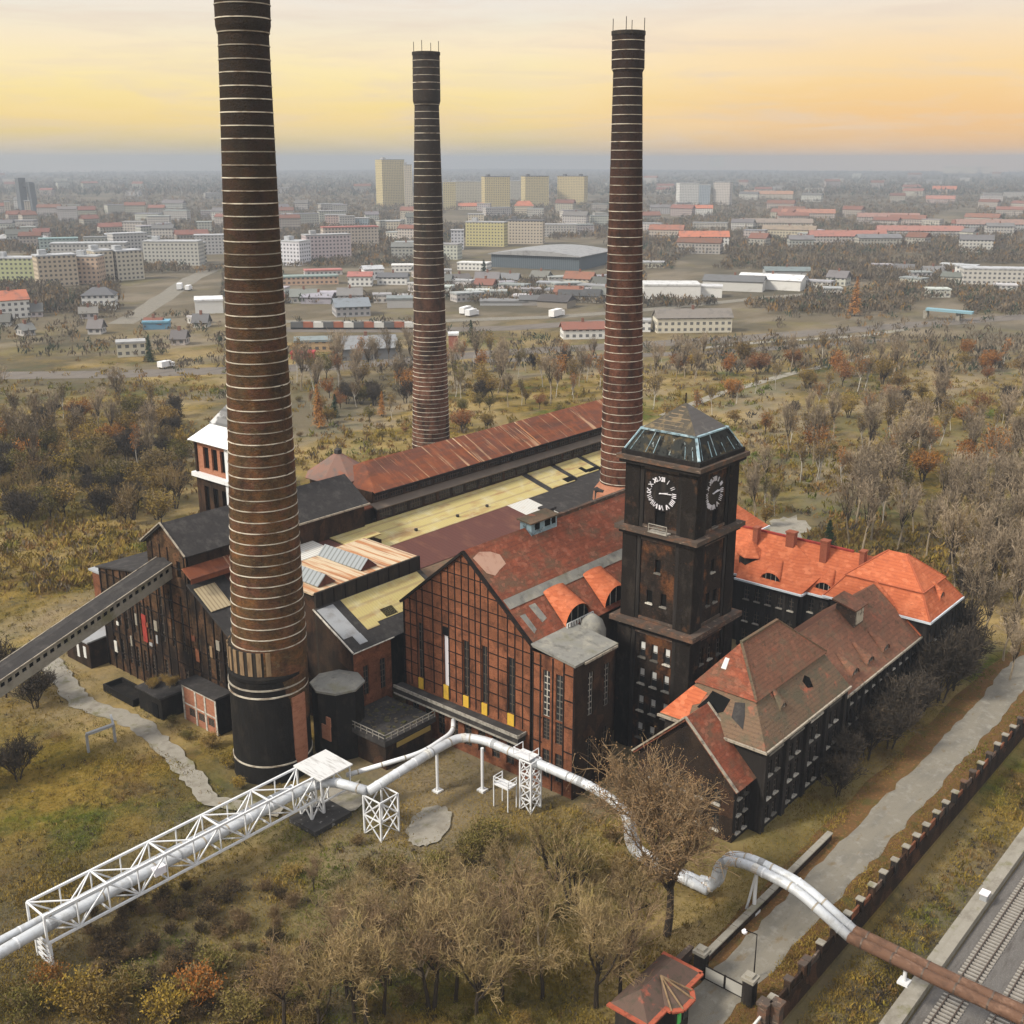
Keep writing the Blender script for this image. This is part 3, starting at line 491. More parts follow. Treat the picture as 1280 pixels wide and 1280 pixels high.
# ================================================================== CLOCK TOWER
TX0, TX1, TY0, TY1 = 119.2, 130.5, 70.7, 82.5
tower = thing('clock_tower', 'square soot black brick clock tower with white clock numerals and broken pyramid roof', 'clock tower', (124.9, 76.5, 0))
def ring(x0, x1, y0, y1, z0, z1, o): return MB().box(x0 - o, x1 + o, y0 - o, y1 + o, z0, z1)
def stage(z0, z1, i, wl, wr, pil=2.3, proud=.45):
    a0, a1, b0, b1 = TX0 + i, TX1 - i, TY0 + i, TY1 - i; W = a1 - a0; D = b1 - b0
    facade(tower, 'wall', (a0 + .3, b0 + .3, z0), (0, 1), (-1, 0), D - .6, z1 - z0, wl, 'tower', .35)
    facade(tower, 'wall', (a0 + .3, b0 + .3, z0), (1, 0), (0, -1), W - .6, z1 - z0, wr, 'tower', .35)
    part('wall', MB().box(a0 + .31, a1 - .3, b1 - .7, b1 - .3, z0, z1).box(a1 - .7, a1 - .3, b0 + .31, b1 - .71, z0, z1), 'tower', tower)
    for x, sx in ((a0, 1), (a1, -1)):
        for y, sy in ((b0, 1), (b1, -1)):
            part('corner_pilaster', MB().box(min(x, x + sx * pil), max(x, x + sx * pil), min(y, y + sy * pil), max(y, y + sy * pil), z0, z1), 'towerside', tower)
    k = pil
    for bx in ((a0 + .12, a0 + .29, b0 + k, b0 + k + .6), (a0 + .12, a0 + .29, b1 - k - .6, b1 - k), (a0 + k, a0 + k + .6, b0 + .12, b0 + .29), (a1 - k - .6, a1 - k, b0 + .12, b0 + .29)):
        part('edge_strip', MB().box(*bx, z0, z1), 'black', tower)
    for zz in (z1 - .55, z0 + .1):
        part('string_course', MB().box(a0 + .14, a0 + .29, b0 + k + .6, b1 - k - .6, zz, zz + .4), 'cornice', tower); part('string_course', MB().box(a0 + k + .6, a1 - k - .6, b0 + .14, b0 + .29, zz, zz + .4), 'cornice', tower)
B0 = TY0 - .0
stage(0, 18.6, 0, [(y - TY0 - .3, z, 1.05, 2.4, 'cloth') for z in (2.0, 6.2, 10.4, 14.4) for y in (74.4, 76.4, 78.4)], [(x - TX0 - .3, z, 1.05, 2.4, 'office') for z in (10.4, 14.4) for x in (122.6, 124.9, 127.2)])
part('cornice', ring(TX0, TX1, TY0, TY1, 18.6, 19.2, .25), 'towerdark', tower)
part('cornice', ring(TX0, TX1, TY0, TY1, 19.2, 19.9, .85), 'cornice', tower)
stage(19.9, 32.0, .25, [(5.35, 7.2, .85, 1.9, 'slit'), (4.25, 2.6, .9, 1.9, 'slit'), (6.5, 2.6, .9, 1.9, 'slit')], [(5.1, 7.2, .85, 1.9, 'slit'), (4.2, 2.6, .9, 1.9, 'slit'), (6.1, 2.6, .9, 1.9, 'slit')])
part('cornice', ring(TX0, TX1, TY0, TY1, 32.0, 32.5, .15), 'towerdark', tower)
part('cornice', ring(TX0, TX1, TY0, TY1, 32.5, 33.1, .6), 'cornice', tower)
stage(33.1, 41.8, .35, [(5.3, .4, 1.6, 3.0, 'slit')], [(5.0, .4, 1.3, 2.6, 'slit')])
part('cornice', ring(TX0, TX1, TY0, TY1, 41.8, 42.3, .3), 'towerdark', tower)
part('cornice', ring(TX0, TX1, TY0, TY1, 42.3, 42.9, .6), 'cornice', tower)
part('roof_kerb', ring(TX0, TX1, TY0, TY1, 42.9, 43.5, .1), 'towerdark', tower)
i = 1.7; z0, z1, za = 43.5, 46.2, 49.6; cx, cy = (TX0 + TX1) / 2, (TY0 + TY1) / 2
b = [(TX0 + .2, TY0 + .2), (TX1 - .2, TY0 + .2), (TX1 - .2, TY1 - .2), (TX0 + .2, TY1 - .2)]; u = [(TX0 + i, TY0 + i), (TX1 - i, TY0 + i), (TX1 - i, TY1 - i), (TX0 + i, TY1 - i)]
sk = MB()
for k in range(4): sk.slab([(*b[k], z0), (*b[(k + 1) % 4], z0), (*u[(k + 1) % 4], z1), (*u[k], z1)], .25)
skp = part('skirt_roof', sk, 'skirt', tower)
fl = MB()
for k in range(4):
    fl.bar((*b[k], z0 + .1), (*u[k], z1 + .1), .36, .16); fl.bar((*u[k], z1 + .08), (*u[(k + 1) % 4], z1 + .08), .46, .2)
part('flashing', fl, 'copper', skp)
py_ = [(TX0 + i + .1, TY0 + i + .1), (TX1 - i - .1, TY0 + i + .1), (TX1 - i - .1, TY1 - i - .1), (TX0 + i + .1, TY1 - i - .1)]
for k in range(4):
    for t in np.linspace(.08, .92, 9):
        gb = MB()
        p0 = [b[k][q_] + (b[(k + 1) % 4][q_] - b[k][q_]) * t for q_ in (0, 1)]; p1 = [u[k][q_] + (u[(k + 1) % 4][q_] - u[k][q_]) * t for q_ in (0, 1)]
        if random.random() < .6: gb.bar((*p0, z0 + .12), (p0[0] + (p1[0] - p0[0]) * (e_ := random.uniform(.35, 1)), p0[1] + (p1[1] - p0[1]) * e_, z0 + .12 + (z1 - z0) * e_), .07, .08); part('glazing_bar', gb, 'copper', skp) if gb.v else None
part('pyramid_roof', MB().slab([(*py_[0], z1 + .15), (*py_[3], z1 + .15), (cx, cy, za)], .3).slab([(*py_[1], z1 + .15), (*py_[2], z1 + .15), (cx, cy, za)], .3), 'towerroof', tower)
part('pyramid_roof', MB().slab([(*py_[0], z1 + .152), (*py_[1], z1 + .152), (cx, cy, za + .02)], .3).slab([(*py_[2], z1 + .152), (*py_[3], z1 + .152), (cx, cy, za + .02)], .3), 'slate', tower)
bt = MB(); random.seed(5)
for z in np.arange(z1 + .4, za - .4, .42):
    k = (z - z1) / (za - z1); ya = py_[0][1] + (cy - py_[0][1]) * k; yb = py_[3][1] + (cy - py_[3][1]) * k; x = py_[0][0] + (cx - py_[0][0]) * k
    a = random.uniform(0, .3); e = random.uniform(.6, 1); bt.bar((x - .05, ya + (yb - ya) * a, z), (x - .05, ya + (yb - ya) * e, z), .14, .12)
part('roof_batten', bt, mat('bleached batten', (.24, .18, .12)), tower)
part('finial', MB().bar((cx, cy, za - .2), (cx, cy, za + 1.3), .14), 'steel', tower)
def clock(face, c, r):
    m_ = MB(); n = 40
    if face == 'x': P3 = lambda u, z, o: (TX0 + .64 - o, c[0] - u, c[1] + z)     # seen from -x: right is -y
    else: P3 = lambda u, z, o: (c[0] + u, TY0 + .64 - o, c[1] + z)
    ring_ = [P3(r * 1.12 * math.cos(2 * math.pi * k / n), r * 1.12 * math.sin(2 * math.pi * k / n), .03) for k in range(n)]
    rb = [P3(r * 1.12 * math.cos(2 * math.pi * k / n), r * 1.12 * math.sin(2 * math.pi * k / n), .0) for k in range(n)]
    m_.add(ring_ + rb, [tuple(range(n))] + [(k, n + k, n + (k + 1) % n, (k + 1) % n) for k in range(n)])
    dial = part('clock_dial', m_, 'towerdark' if face == 'x' else 'stripe', tower)
    strokes = {12: 'XII', 1: 'I', 2: 'II', 3: 'III', 4: 'IIII', 5: 'V', 6: 'VI', 7: 'VII', 8: 'VIII', 9: 'IX', 10: 'X', 11: 'XI'}
    def stroke(mb_, th, a, bq, w):   # a,b: (tangent, radial) offsets
        ct, st = math.sin(th), math.cos(th)
        q = lambda t_, r_: (r_ * ct + t_ * st, r_ * st - t_ * ct)
        p0, p1 = q(*a), q(*bq); mb_.bar(P3(*p0, .09), P3(*p1, .09), w, .07)
    for hnum, s_ in strokes.items():
        th = 2 * math.pi * hnum / 12; nm = MB(); w = .17; pitch = .24; tot = sum({'I': 1, 'V': 2, 'X': 2}[ch] for ch in s_) * pitch; t0 = -tot / 2
        r0, r1 = r * .74, r * 1.02
        for ch in s_:
            if ch == 'I': stroke(nm, th, (t0 + pitch / 2, r0), (t0 + pitch / 2, r1), w); t0 += pitch
            elif ch == 'V': stroke(nm, th, (t0, r1), (t0 + pitch, r0), w); stroke(nm, th, (t0 + 2 * pitch, r1), (t0 + pitch, r0), w); t0 += 2 * pitch
            else: stroke(nm, th, (t0, r1), (t0 + 2 * pitch, r0), w); stroke(nm, th, (t0 + 2 * pitch, r1), (t0, r0), w); t0 += 2 * pitch
        part('clock_numeral', nm, 'whitepanel', dial)
    for ang, ln_, w in ((86, r * .70, .2), (77, r * .45, .26)):
        hm = MB(); stroke(hm, R(ang), (0, -r * .15), (0, ln_), w); part('clock_hand', hm, 'whitepanel', dial)
clock('x', (76.5, 38.3), 2.2)
clock('y', (124.2, 38.4), 2.2)
bl = MB(); bl.box(TX0 - .75, TX0 + .3, 74.6, 77.6, 33.1, 33.25)
for y in (74.7, 77.5): bl.bar((TX0 - .7, y, 33.2), (TX0 - .7, y, 34.3), .08)
bl.bar((TX0 - .7, 74.7, 34.3), (TX0 - .7, 77.5, 34.3), .09); bl.bar((TX0 - .7, 74.7, 33.8), (TX0 - .7, 77.5, 33.8), .06)
part('balcony', bl, 'paleframe', tower)
# ================================================================== OFFICE WING
wing = thing('office_wing', 'long black brick office wing with patched brown tiled roofs beside the road', 'office building', (135, 63, 0))
wY = 55.6
def rows(cx_, w=.95): return [(c, z, w, h, 'office') for c in cx_ for z, h in ((.9, 2.1), (4.0, 2.4), (7.3, 2.0))]
# gable section
facade(wing, 'gable_wall', (107.9, 56.8, 0), (0, 1), (-1, 0), 14, 7.9, [(2.4 + 2.3 * k, z, 1.0, 2.0, 'office') for k in range(5) for z in (1, 4.6)], 'brickdark', .3, top=[(7.0, 14.6)])
facade(wing, 'wall', (107.9, 56.8, 0), (1, 0), (0, -1), 4.1, 7.9, [(1.2, z, .8, 1.9, 'office') for z in (.9, 3.4, 5.7)] + [(2.8, z, .8, 1.9, 'office') for z in (.9, 3.4, 5.7)], 'black')
part('wall', MB().box(108.3, 112, 70.4, 70.8, 0, 7.9), 'black', wing)
r1 = MB(); r1.slab([(107.4, 56.1, 7.5), (112.6, 56.1, 7.5), (112.6, 63.8, 14.95), (107.4, 63.8, 14.95)], .3); r1.slab([(107.4, 71.4, 7.6), (112.6, 71.4, 7.6), (112.6, 63.8, 14.95), (107.4, 63.8, 14.95)], .3)
g1 = part('roof', r1, 'tile', wing)
part('verge', MB().bar((107.35, 56.1, 7.62), (107.35, 63.8, 15.06), .3, .2).bar((107.35, 71.4, 7.72), (107.35, 63.8, 15.06), .3, .2), 'gutterold', g1); part('verge', MB().bar((112.6, 56.1, 7.62), (112.6, 63.8, 15.06), .25, .16), 'gutterold', g1)
# mansard pavilion
A0, A1, B0, B1 = 112.0, 134.7, 55.4, 69.6
bays = [A0 + 2.9 + 5.55 * k for k in range(4)]
facade(wing, 'wall', (A0, B0, 0), (1, 0), (0, -1), A1 - A0, 11.8, rows([b - A0 + d for b in bays for d in (-.95, .95)], 1.0), 'black', .35)
facade(wing, 'wall', (A0, B0, 0), (0, 1), (-1, 0), B1 - B0, 11.8, [(11.2, 4, 1, 2.4, 'office'), (13, 4, 1, 2.4, 'office'), (11.2, 7.6, 1, 2.0, 'office'), (13, 7.6, 1, 2.0, 'office')], 'black', .35)
part('wall', MB().box(A1 - .4, A1, B0 + .01, B1, 0, 11.8).box(A0 + .01, A1 - .4, B1 - .4, B1, 0, 11.8), 'black', wing)
pl = MB()
for x in [A0 + .3] + [A0 + .1 + 5.6 * k for k in range(1, 4)] + [A1 - .3]: pl.box(x - .42, x + .42, B0 - .45, B0 - .002, 0, 11.2)
part('pilaster', pl, 'black', wing)
for b in bays: part('lintel', MB().box(b - 1.9, b + 1.9, B0 - .3, B0 - .003, 10.35, 10.6), 'paleframe', wing)
def hipring(lo, z0, hi, z1):
    """four planes between rectangle lo (x0,x1,y0,y1) and rectangle hi"""
    a = [(lo[0], lo[2]), (lo[1], lo[2]), (lo[1], lo[3]), (lo[0], lo[3])]; b = [(hi[0], hi[2]), (hi[1], hi[2]), (hi[1], hi[3]), (hi[0], hi[3])]
    return [[(*a[k], z0), (*a[(k + 1) % 4], z0), (*b[(k + 1) % 4], z1), (*b[k], z1)] for k in range(4)]
rg = hipring((A0 - .6, A1 + .3, B0 - .6, B1 + .6), 11.75, (114.9, 133.6, 58.5, 66.6), 16.2)
tp = hipring((114.5, 134.0, 58.1, 67.0), 16.15, (118.0, 127.6, 62.5, 62.7), 21.6)
low_ = MB()
for p in (rg[0], rg[1], rg[2]): low_.slab(p, .3)
mlow = part('roof', low_, 'tilemoss', wing)
low_ = MB().slab(rg[3], .3); mfr = part('roof', low_, 'tilemoss', wing)
m_ = MB()
for p in tp[:3]: m_.slab(p, .3)
mtop = part('roof', m_, 'tilebrown', wing); part('roof', MB().slab(tp[3], .3), 'tile', wing)
def on_plane(p, x=None, y=None):
    P0, P1, P2 = Vector(p[0]), Vector(p[1]), Vector(p[2]); n = (P1 - P0).cross(P2 - P0); return P0.z - (n.x * (x - P0.x) + n.y * (y - P0.y)) / n.z
part('new_tile_patch', MB().slab([(x, y, on_plane(rg[3], x, y) + .07) for x, y in ((111.5, 66.0), (111.5, 70.1), (114.4, 67.1), (114.2, 64.9), (113.2, 65.3), (112.9, 66.2))], .1), 'orange', mfr, 'bright new orange tiles on the near corner')
part('roof_hole', MB().slab([(x, y, on_plane(rg[3], x, y) + .05) for x, y in ((112.6, 63.5), (112.9, 65.5), (113.9, 64.6), (114.5, 64.3), (114.3, 61.6), (113.2, 61.9))], .06), 'hole', mfr)
part('roof_hole', MB().slab([(x, y, on_plane(rg[3], x, y) + .05) for x, y in ((112.4, 58.6), (113.0, 60.6), (114.2, 60.9), (114.4, 59.6), (113.4, 59.0))], .06), 'felt', mfr)
part('roof_hole', MB().slab([(x, y, on_plane(rg[0], x, y) + .05) for x, y in ((126.0, 56.8), (127.2, 56.6), (127.6, 57.4), (126.9, 57.8), (125.8, 57.5))], .06), 'hole', mlow)
part('ridge_tiles', MB().bar((118, 62.6, 21.75), (127.6, 62.6, 21.75), .4, .25).bar((114.7, 58.3, 16.3), (118, 62.6, 21.75), .3, .2).bar((134, 58.2, 16.3), (127.6, 62.6, 21.75), .3, .2), 'tilemoss', mtop)
gt = MB(); gt.box(A0 - .75, A1 + .35, B0 - .85, B0 - .62, 11.5, 11.8).box(A0 - .85, A0 - .62, B0 - .85, B1 + .7, 11.5, 11.8)
part('gutter', gt, 'gutterold', wing)
part('skylight', MB().slab([(x, y, on_plane(tp[3], x, y) + .12) for x, y in ((115.9, 63.4), (115.9, 64.1), (116.7, 64.0), (116.7, 63.4))], .1), 'curtain', wing)
eyebrow(wing, 119.0, 56.6, on_plane(rg[0], 119, 56.6) - .1, 1.8, 1.0, 1.6, 1.4, mt='tilemoss')
# long section
C0, C1, D0, D1 = 134.7, 162.0, 56.0, 71.0
facade(wing, 'wall', (C0, D0, 0), (1, 0), (0, -1), C1 - C0, 10.1, rows([1.5 + 2.45 * k for k in range(11)], .95), 'black', .35)
part('wall', MB().box(C0, C1, D1 - .4, D1, 0, 10.1), 'black', wing)
pl = MB()
for k in range(12): pl.box(C0 + .28 + 2.45 * k - .3, C0 + .28 + 2.45 * k + .3, D0 - .35, D0 - .002, 0, 9.9)
part('pilaster', pl, 'black', wing)
sA = [(C0, D0 - .7, 9.9), (C1 + .4, D0 - .7, 9.9), (C1 + .4, 63.5, 16.6), (C0, 63.5, 16.6)]; sB = [(C0, D1 + .6, 9.9), (C1 + .4, D1 + .6, 9.9), (C1 + .4, 63.5, 16.6), (C0, 63.5, 16.6)]
lr = part('roof', MB().slab(sA, .3).slab(sB, .3), 'tilebrown', wing)
part('verge', MB().bar((C1 + .1, D0 - .7, 10.05), (C1 + .1, 63.5, 16.75), .9, .16), 'orange', lr)
part('gutter', MB().box(C0 + .4, C1 + .4, D0 - .95, D0 - .72, 9.65, 9.95), 'gutterold', wing)
for x in (140.5, 145.6, 151.2): eyebrow(wing, x, 56.4, on_plane(sA, x, 56.4) - .08, 2.6, 1.15, 2.9, .88, mt='tilebrown')
rd = part('roof_dormer', MB().box(148.4, 151.6, 60.6, 63.6, 14.2, 17.3), 'cornice', wing)
part('dormer_roof', MB().slab([(147.9, 60.2, 17.2), (152, 60.2, 17.2), (152, 64.1, 18.2), (147.9, 64.1, 18.2)], .25), 'tilebrown', rd)
part('dormer_front', MB().box(148.8, 151.2, 60.45, 60.59, 14.6, 16.7), mat('crumbling pale render', (.42, .38, .30), [(n_, (.10, .08, .06), (1.2, 1.2, 1.2), .5, .66, .9)]), rd)
# ================================================================== ORANGE ROOFED BUILDING
orn = thing('orange_roofed_building', 'black brick building with bright orange tiled roof and corner pavilion', 'building', (168, 75, 0))
P = (161.9, 174.7, 54.6, 70.8)
facade(orn, 'wall', (P[0], P[2], 0), (1, 0), (0, -1), P[1] - P[0], 12.8, [(1.6 + 2.35 * k, z, .9, h, 'office') for k in range(5) for z, h in ((.9, 2.1), (4.2, 2.6), (8.2, 2.6))], 'black', .35)
facade(orn, 'wall', (P[0], P[2], 0), (0, 1), (-1, 0), P[3] - P[2], 12.8, [], 'black')
part('wall', MB().box(P[1] - .4, P[1], P[2], P[3], 0, 12.8).box(P[0], P[1], P[3] - .4, P[3], 0, 12.8), 'black', orn)
rg = hipring((P[0] - .6, P[1] + .6, P[2] - .6, P[3] + .6), 12.8, (163.9, 172.7, 56.6, 68.8), 16.3); tp2 = hipring((163.6, 173.0, 56.3, 69.1), 16.25, (168.2, 168.6, 61.2, 64.3), 20.2)
m_ = MB()
for p in rg + tp2: m_.slab(p, .3)
orf = part('roof', m_, 'orange', orn)
hp = MB()
for k in range(4):
    hp.bar(rg[k][0], rg[k][3], .24, .2); hp.bar(tp2[k][0], tp2[k][3], .24, .2); hp.bar(tp2[k][0], tp2[k][1], .16, .14)
part('hip_tiles', hp, mat('dark orange hip tiles', (.36, .10, .05)), orf)
gt = MB(); x0, x1, y0, y1 = P[0] - .8, P[1] + .8, P[2] - .8, P[3] + .8
gt.box(x0, x1, y0, y0 + .2, 12.45, 12.78).box(x0, x0 + .2, y0 + .2, y1, 12.45, 12.78).box(x1 - .2, x1, y0 + .2, y1, 12.45, 12.78)
part('gutter', gt, 'gutter', orn)
eyebrow(orn, 168.6, 55.0, on_plane(rg[0], 168.6, 55.0) - .05, 2.0, 1.25, 1.6, 1.5)
# main range along y, with a projecting bay
facade(orn, 'wall', (162.3, 70.8, 0), (0, 1), (-1, 0), 25, 12.4, [(1.2 + 1.9 * k, z, .9, 2.2, 'office') for k in range(2) for z in (1, 4.8, 8.8)], 'black')
facade(orn, 'wall', (160.6, 75.2, 0), (0, 1), (-1, 0), 11, 12.4, [(1.4 + 2.05 * k, z, .95, 2.3, 'office') for k in range(5) for z in (1, 4.8, 8.8)], 'black')
part('wall', MB().box(160.6, 162.3, 75.2, 75.5, 0, 12.4).box(160.61, 162.3, 85.9, 86.2, 0, 12.4).box(174, 174.4, 70.8, 96, 0, 12.4), 'black', orn)
m_ = MB(); rx, rz_ = 168.4, 18.6
m_.slab([(161.7, 69, 12.4), (161.7, 96, 12.4), (rx, 96, rz_), (rx, 66, rz_), (163, 67.5, 13.6)], .3)
m_.slab([(175, 69, 12.4), (175, 96, 12.4), (rx, 96, rz_), (rx, 66, rz_)], .3)
m_.slab([(160.0, 74.7, 12.4), (160.0, 86.7, 12.4), (166.6, 82, 18.2), (166.6, 79.4, 18.2)], .3)
m_.slab([(160.0, 74.7, 12.4), (166.6, 79.4, 18.2), (164.6, 73.2, 14.9)], .3); m_.slab([(160.0, 86.7, 12.4), (166.6, 82, 18.2), (164.6, 88.2, 14.9)], .3)
part('roof', m_, 'orange', orn)
gt = MB(); gt.box(159.75, 159.98, 74.5, 86.9, 12.1, 12.42).box(161.45, 161.68, 70.5, 74.7, 12.1, 12.42).box(159.98, 161.5, 74.4, 74.62, 12.1, 12.42).box(161.45, 161.68, 86.9, 96, 12.1, 12.42)
part('gutter', gt, 'gutter', orn)
part('ridge_tiles', MB().bar((rx, 70, rz_ + .1), (rx, 96, rz_ + .1), .45, .3), 'redpaint', orn)
for y, w, h in ((86.8, .9, 1.6), (80.3, 1.5, 2.5), (74.2, 1.2, 2.2), (67.6, .8, 1.7)):
    x = 166.6; part('chimney_stack', MB().box(x - .6, x + .6, y - w / 2, y + w / 2, 16, rz_ + h * .62).box(x - .72, x + .72, y - w / 2 - .12, y + w / 2 + .12, rz_ + h * .62, rz_ + h * .62 + .25), mat('chimney stack brick', (.26, .085, .05), [(n_, (.16, .05, .03), (2, 2, 4), .5, .7, .7)]) if 'chimney stack brick' not in MATS else MATS['chimney stack brick'], orn)
eyebrow(orn, 80.7, 160.7, 13.1, 3.6, 1.35, 3.0, .9, ax='x'); eyebrow(orn, 72.0, 162.3, 13.1, 3.2, 1.35, 3.0, .9, ax='x')
hx = lambda r, z, c=(164.4, 86.4): [(c[0] + r * math.cos(R(60 * k)), c[1] + r * math.sin(R(60 * k)), z) for k in range(6)]
td = part('turret_dormer', MB().lathe([(2.0, 12.8), (2.0, 15.6)], (164.4, 86.4), 6), 'black', orn)
m_ = MB(); ap = (164.4, 86.4, 18.0); q = hx(2.5, 15.5)
for k in range(6): m_.slab([q[k], q[(k + 1) % 6], ap], .2)
part('turret_roof', m_, 'orange', td)
# second orange roof further back
ob = thing('orange_roofed_pavilion', 'orange hipped roof with pale gutter just right behind the clock tower', 'building', (182, 103, 0))
part('wall', MB().box(176, 188.2, 96.6, 110, 0, 12.6), 'black', ob)
m_ = MB()
for p in hipring((175.4, 188.8, 96, 110.6), 12.6, (181.9, 182.3, 102, 104.5), 18.6): m_.slab(p, .3)
part('roof', m_, 'orange', ob)
part('gutter', MB().box(175.2, 189, 95.75, 95.98, 12.25, 12.6).box(175.15, 175.38, 95.98, 110, 12.25, 12.6), 'gutter', ob)
# ================================================================== BOILER HOUSE
boil = thing('boiler_house', 'long boiler house with rusted ridge roof and cream corrugated panels', 'factory hall', (160, 138, 0))
part('wall', MB().box(125.5, 204, 138.0, 152, 0, 20.2).box(117, 196, 122.6, 137.9, 0, 16.4).box(117, 150, 108.6, 122.5, 0, 16.0), 'brickdark', boil)
# clerestories
facade(boil, 'clerestory', (125.5, 138.0, 20.2), (1, 0), (0, -1), 78, 2.3, [(2.2 + 3.7 * k, .35, 3.0, 1.5, 'ribbon') for k in range(21)], 'brickdark', .2)
part('strip_roof', MB().slab([(125.2, 137.5, 22.45), (204, 137.5, 22.45), (204, 139.4, 23.1), (125.2, 139.4, 23.1)], .2), mat('grey brown strip roof', (.13, .105, .085), [(n_, (.20, .15, .11), (.3, .6, .6), .5, .7, .7)]), boil)
facade(boil, 'clerestory', (125.8, 139.35, 23.0), (1, 0), (0, -1), 78, 2.1, [(2.2 + 3.7 * k, .3, 3.0, 1.4, 'ribbon') for k in range(21)], 'brickdark', .2)
rr = [(126.0, 138.8, 25.0), (204, 138.8, 25.0), (204, 146.0, 28.6), (130.2, 146.0, 28.6)]
rb = part('rust_roof', MB().slab(rr, .25).slab([(204, 146.0, 28.6), (130.2, 146.0, 28.6), (126, 153.2, 25), (204, 153.2, 25)], .25).slab([(126, 138.8, 25.0), (130.2, 146, 28.6), (126, 153.2, 25)], .25), 'rust', boil)
part('end_wall', MB().add([(203.8, 139.4, 20), (203.8, 152.6, 20), (203.8, 152.6, 24.9), (203.8, 146, 28.3), (203.8, 139.4, 24.9)], [(0, 1, 2, 3, 4)]).box(125.8, 126.1, 139.4, 152, 20, 25), 'brickdark', boil)
part('eave_trim', MB().box(126, 204, 138.55, 138.79, 24.6, 24.95), 'steel', boil)
for x in (153.0, 171.5): part('roof_seam', MB().slab([(x, 138.9, 25.12), (x + .25, 138.9, 25.12), (x + .25, 145.9, 28.62), (x, 145.9, 28.62)], .08), 'rustcream', rb)
cz = lambda y: 18.2 + (y - 131) / 7 * 2.0
def csheet(x0, x1, y0, y1, m, dz=0.0, nm='panel_roof'): return part(nm, MB().slab([(x0, y0, cz(y0) + dz), (x1, y0, cz(y0) + dz), (x1, y1, cz(y1) + dz), (x0, y1, cz(y1) + dz)], .22), m, boil)
csheet(121.0, 164.4, 131, 137.9, 'cream')
csheet(164.4, 196, 131, 137.9, 'felt', -.08)
for x0, x1, ya in ((166.2, 173.5, 131.4), (175.2, 182.6, 132.2), (184.2, 193, 132.6)): csheet(x0, x1, ya, 137.9, 'cream', .08)
for x0, x1, y0, y1 in ((171.2, 174.4, 131.6, 133.0), (179.5, 183.6, 132.4, 133.4), (178.6, 179.8, 132.6, 134.6)): csheet(x0, x1, y0, y1, 'hole', .14, 'roof_hole')
part('maroon_roof', MB().slab([(117.0, 122.4, 16.6), (152, 122.4, 16.6), (152, 131, 18.15), (117.0, 131, 18.15)], .22), 'maroon', boil)
part('pale_sheet', MB().slab([(152, 122.6, 16.7), (158.2, 122.6, 16.7), (158.2, 131, 18.2), (152, 131, 18.2)], .22), 'palesheet', boil)
part('felt_roof', MB().slab([(158.2, 121.4, 16.9), (196, 121.4, 16.9), (196, 131, 18.2), (158.2, 131, 18.2)], .22), 'felt', boil)
part('parapet', MB().box(150.2, 196, 120.7, 121.3, 0, 17.9), 'cornice', boil)
part('valley_roof', MB().box(117, 150, 108.7, 122.4, 16.0, 16.5), 'tilemoss', boil)
for x, y in ((152.2, 121.6), (168.5, 121.3)):
    v = part('roof_vent', MB().box(x - .9, x + .9, y - .9, y + .9, 16, 19.4).box(x - 1.2, x + 1.2, y - 1.2, y + 1.2, 19.4, 19.8), 'felt', boil)
for x in (129.5, 140, 148): part('roof_vent', MB().lathe([(.3, 18.3), (.3, 19.0)], (x, 132.5), 8), 'felt', boil)
# left tower-like house with dark gabled roof
lh = thing('coal_bunker_house', 'sooty left facade with black gabled roof and small patched lean-tos', 'factory building', (86, 146, 0))
lw = [(y - 136.1, z, .9, h, 'tall') for y, z, h in ((138.5, 9, 9), (141.2, 9, 9), (144, 9, 9), (138.5, 2, 4), (144, 2, 4))] + [(2.0, 21.0, 1.1, 2.6, 'blank')]
facade(lh, 'gable_wall', (86, 136.1, 0), (0, 1), (-1, 0), 10.2, 25.4, lw, 'facade', .3, top=[(5.1, 28.8)])
facade(lh, 'wall', (86.05, 146.3, 0), (0, 1), (-1, 0), 15.4, 17.2, [(1.5 + 2.2 * k, z, .8, h, 'tall') for k in range(6) for z, h in ((2.2, 3.6), (8.2, 5.8))], 'facade', .3, top=[(15.4, 17.25), (0, 19.8)])
facade(lh, 'wall', (86.05, 123.9, 0), (0, 1), (-1, 0), 12.2, 13.3, [(1.6 + 2.3 * k, z, .85, h, 'tall') for k in range(5) for z, h in ((6.6, 5.6),)], 'facade', .3, top=[(12.2, 20.4), (0, 13.35)])
part('wall', MB().box(86.5, 121, 136.12, 136.5, 0, 25.3).box(86.5, 121, 145.9, 146.28, 0, 25.3).box(86.4, 110, 161.3, 161.69, 0, 17.2).box(120.6, 121, 136.5, 145.9, 0, 25.3).box(86.4, 98, 123.92, 124.3, 0, 13.3).box(98, 98.4, 123.92, 136.1, 0, 20), 'brickdark', lh)
rf = MB(); rf.slab([(85.5, 135.4, 25.0), (121.4, 135.4, 25.0), (121.4, 141.2, 29.0), (85.5, 141.2, 29.0)], .28); rf.slab([(85.5, 147, 25.0), (121.4, 147, 25.0), (121.4, 141.2, 29.0), (85.5, 141.2, 29.0)], .28)
rfo = part('roof', rf, 'felt', lh)
part('verge', MB().bar((85.45, 135.4, 25.12), (85.45, 141.2, 29.12), .22, .18).bar((85.45, 147, 25.12), (85.45, 141.2, 29.12), .22, .18).bar((98, 135.4, 25.1), (98, 141.2, 29.1), .16, .1), 'gutterold', rfo)
part('gutter', MB().box(100, 121.5, 135.1, 135.32, 24.7, 24.98), 'gutterold', lh)
part('roof', MB().slab([(85.7, 146.4, 20.0), (110, 146.4, 20.0), (110, 162, 17.3), (85.7, 162, 17.3)], .25), 'felt', lh)
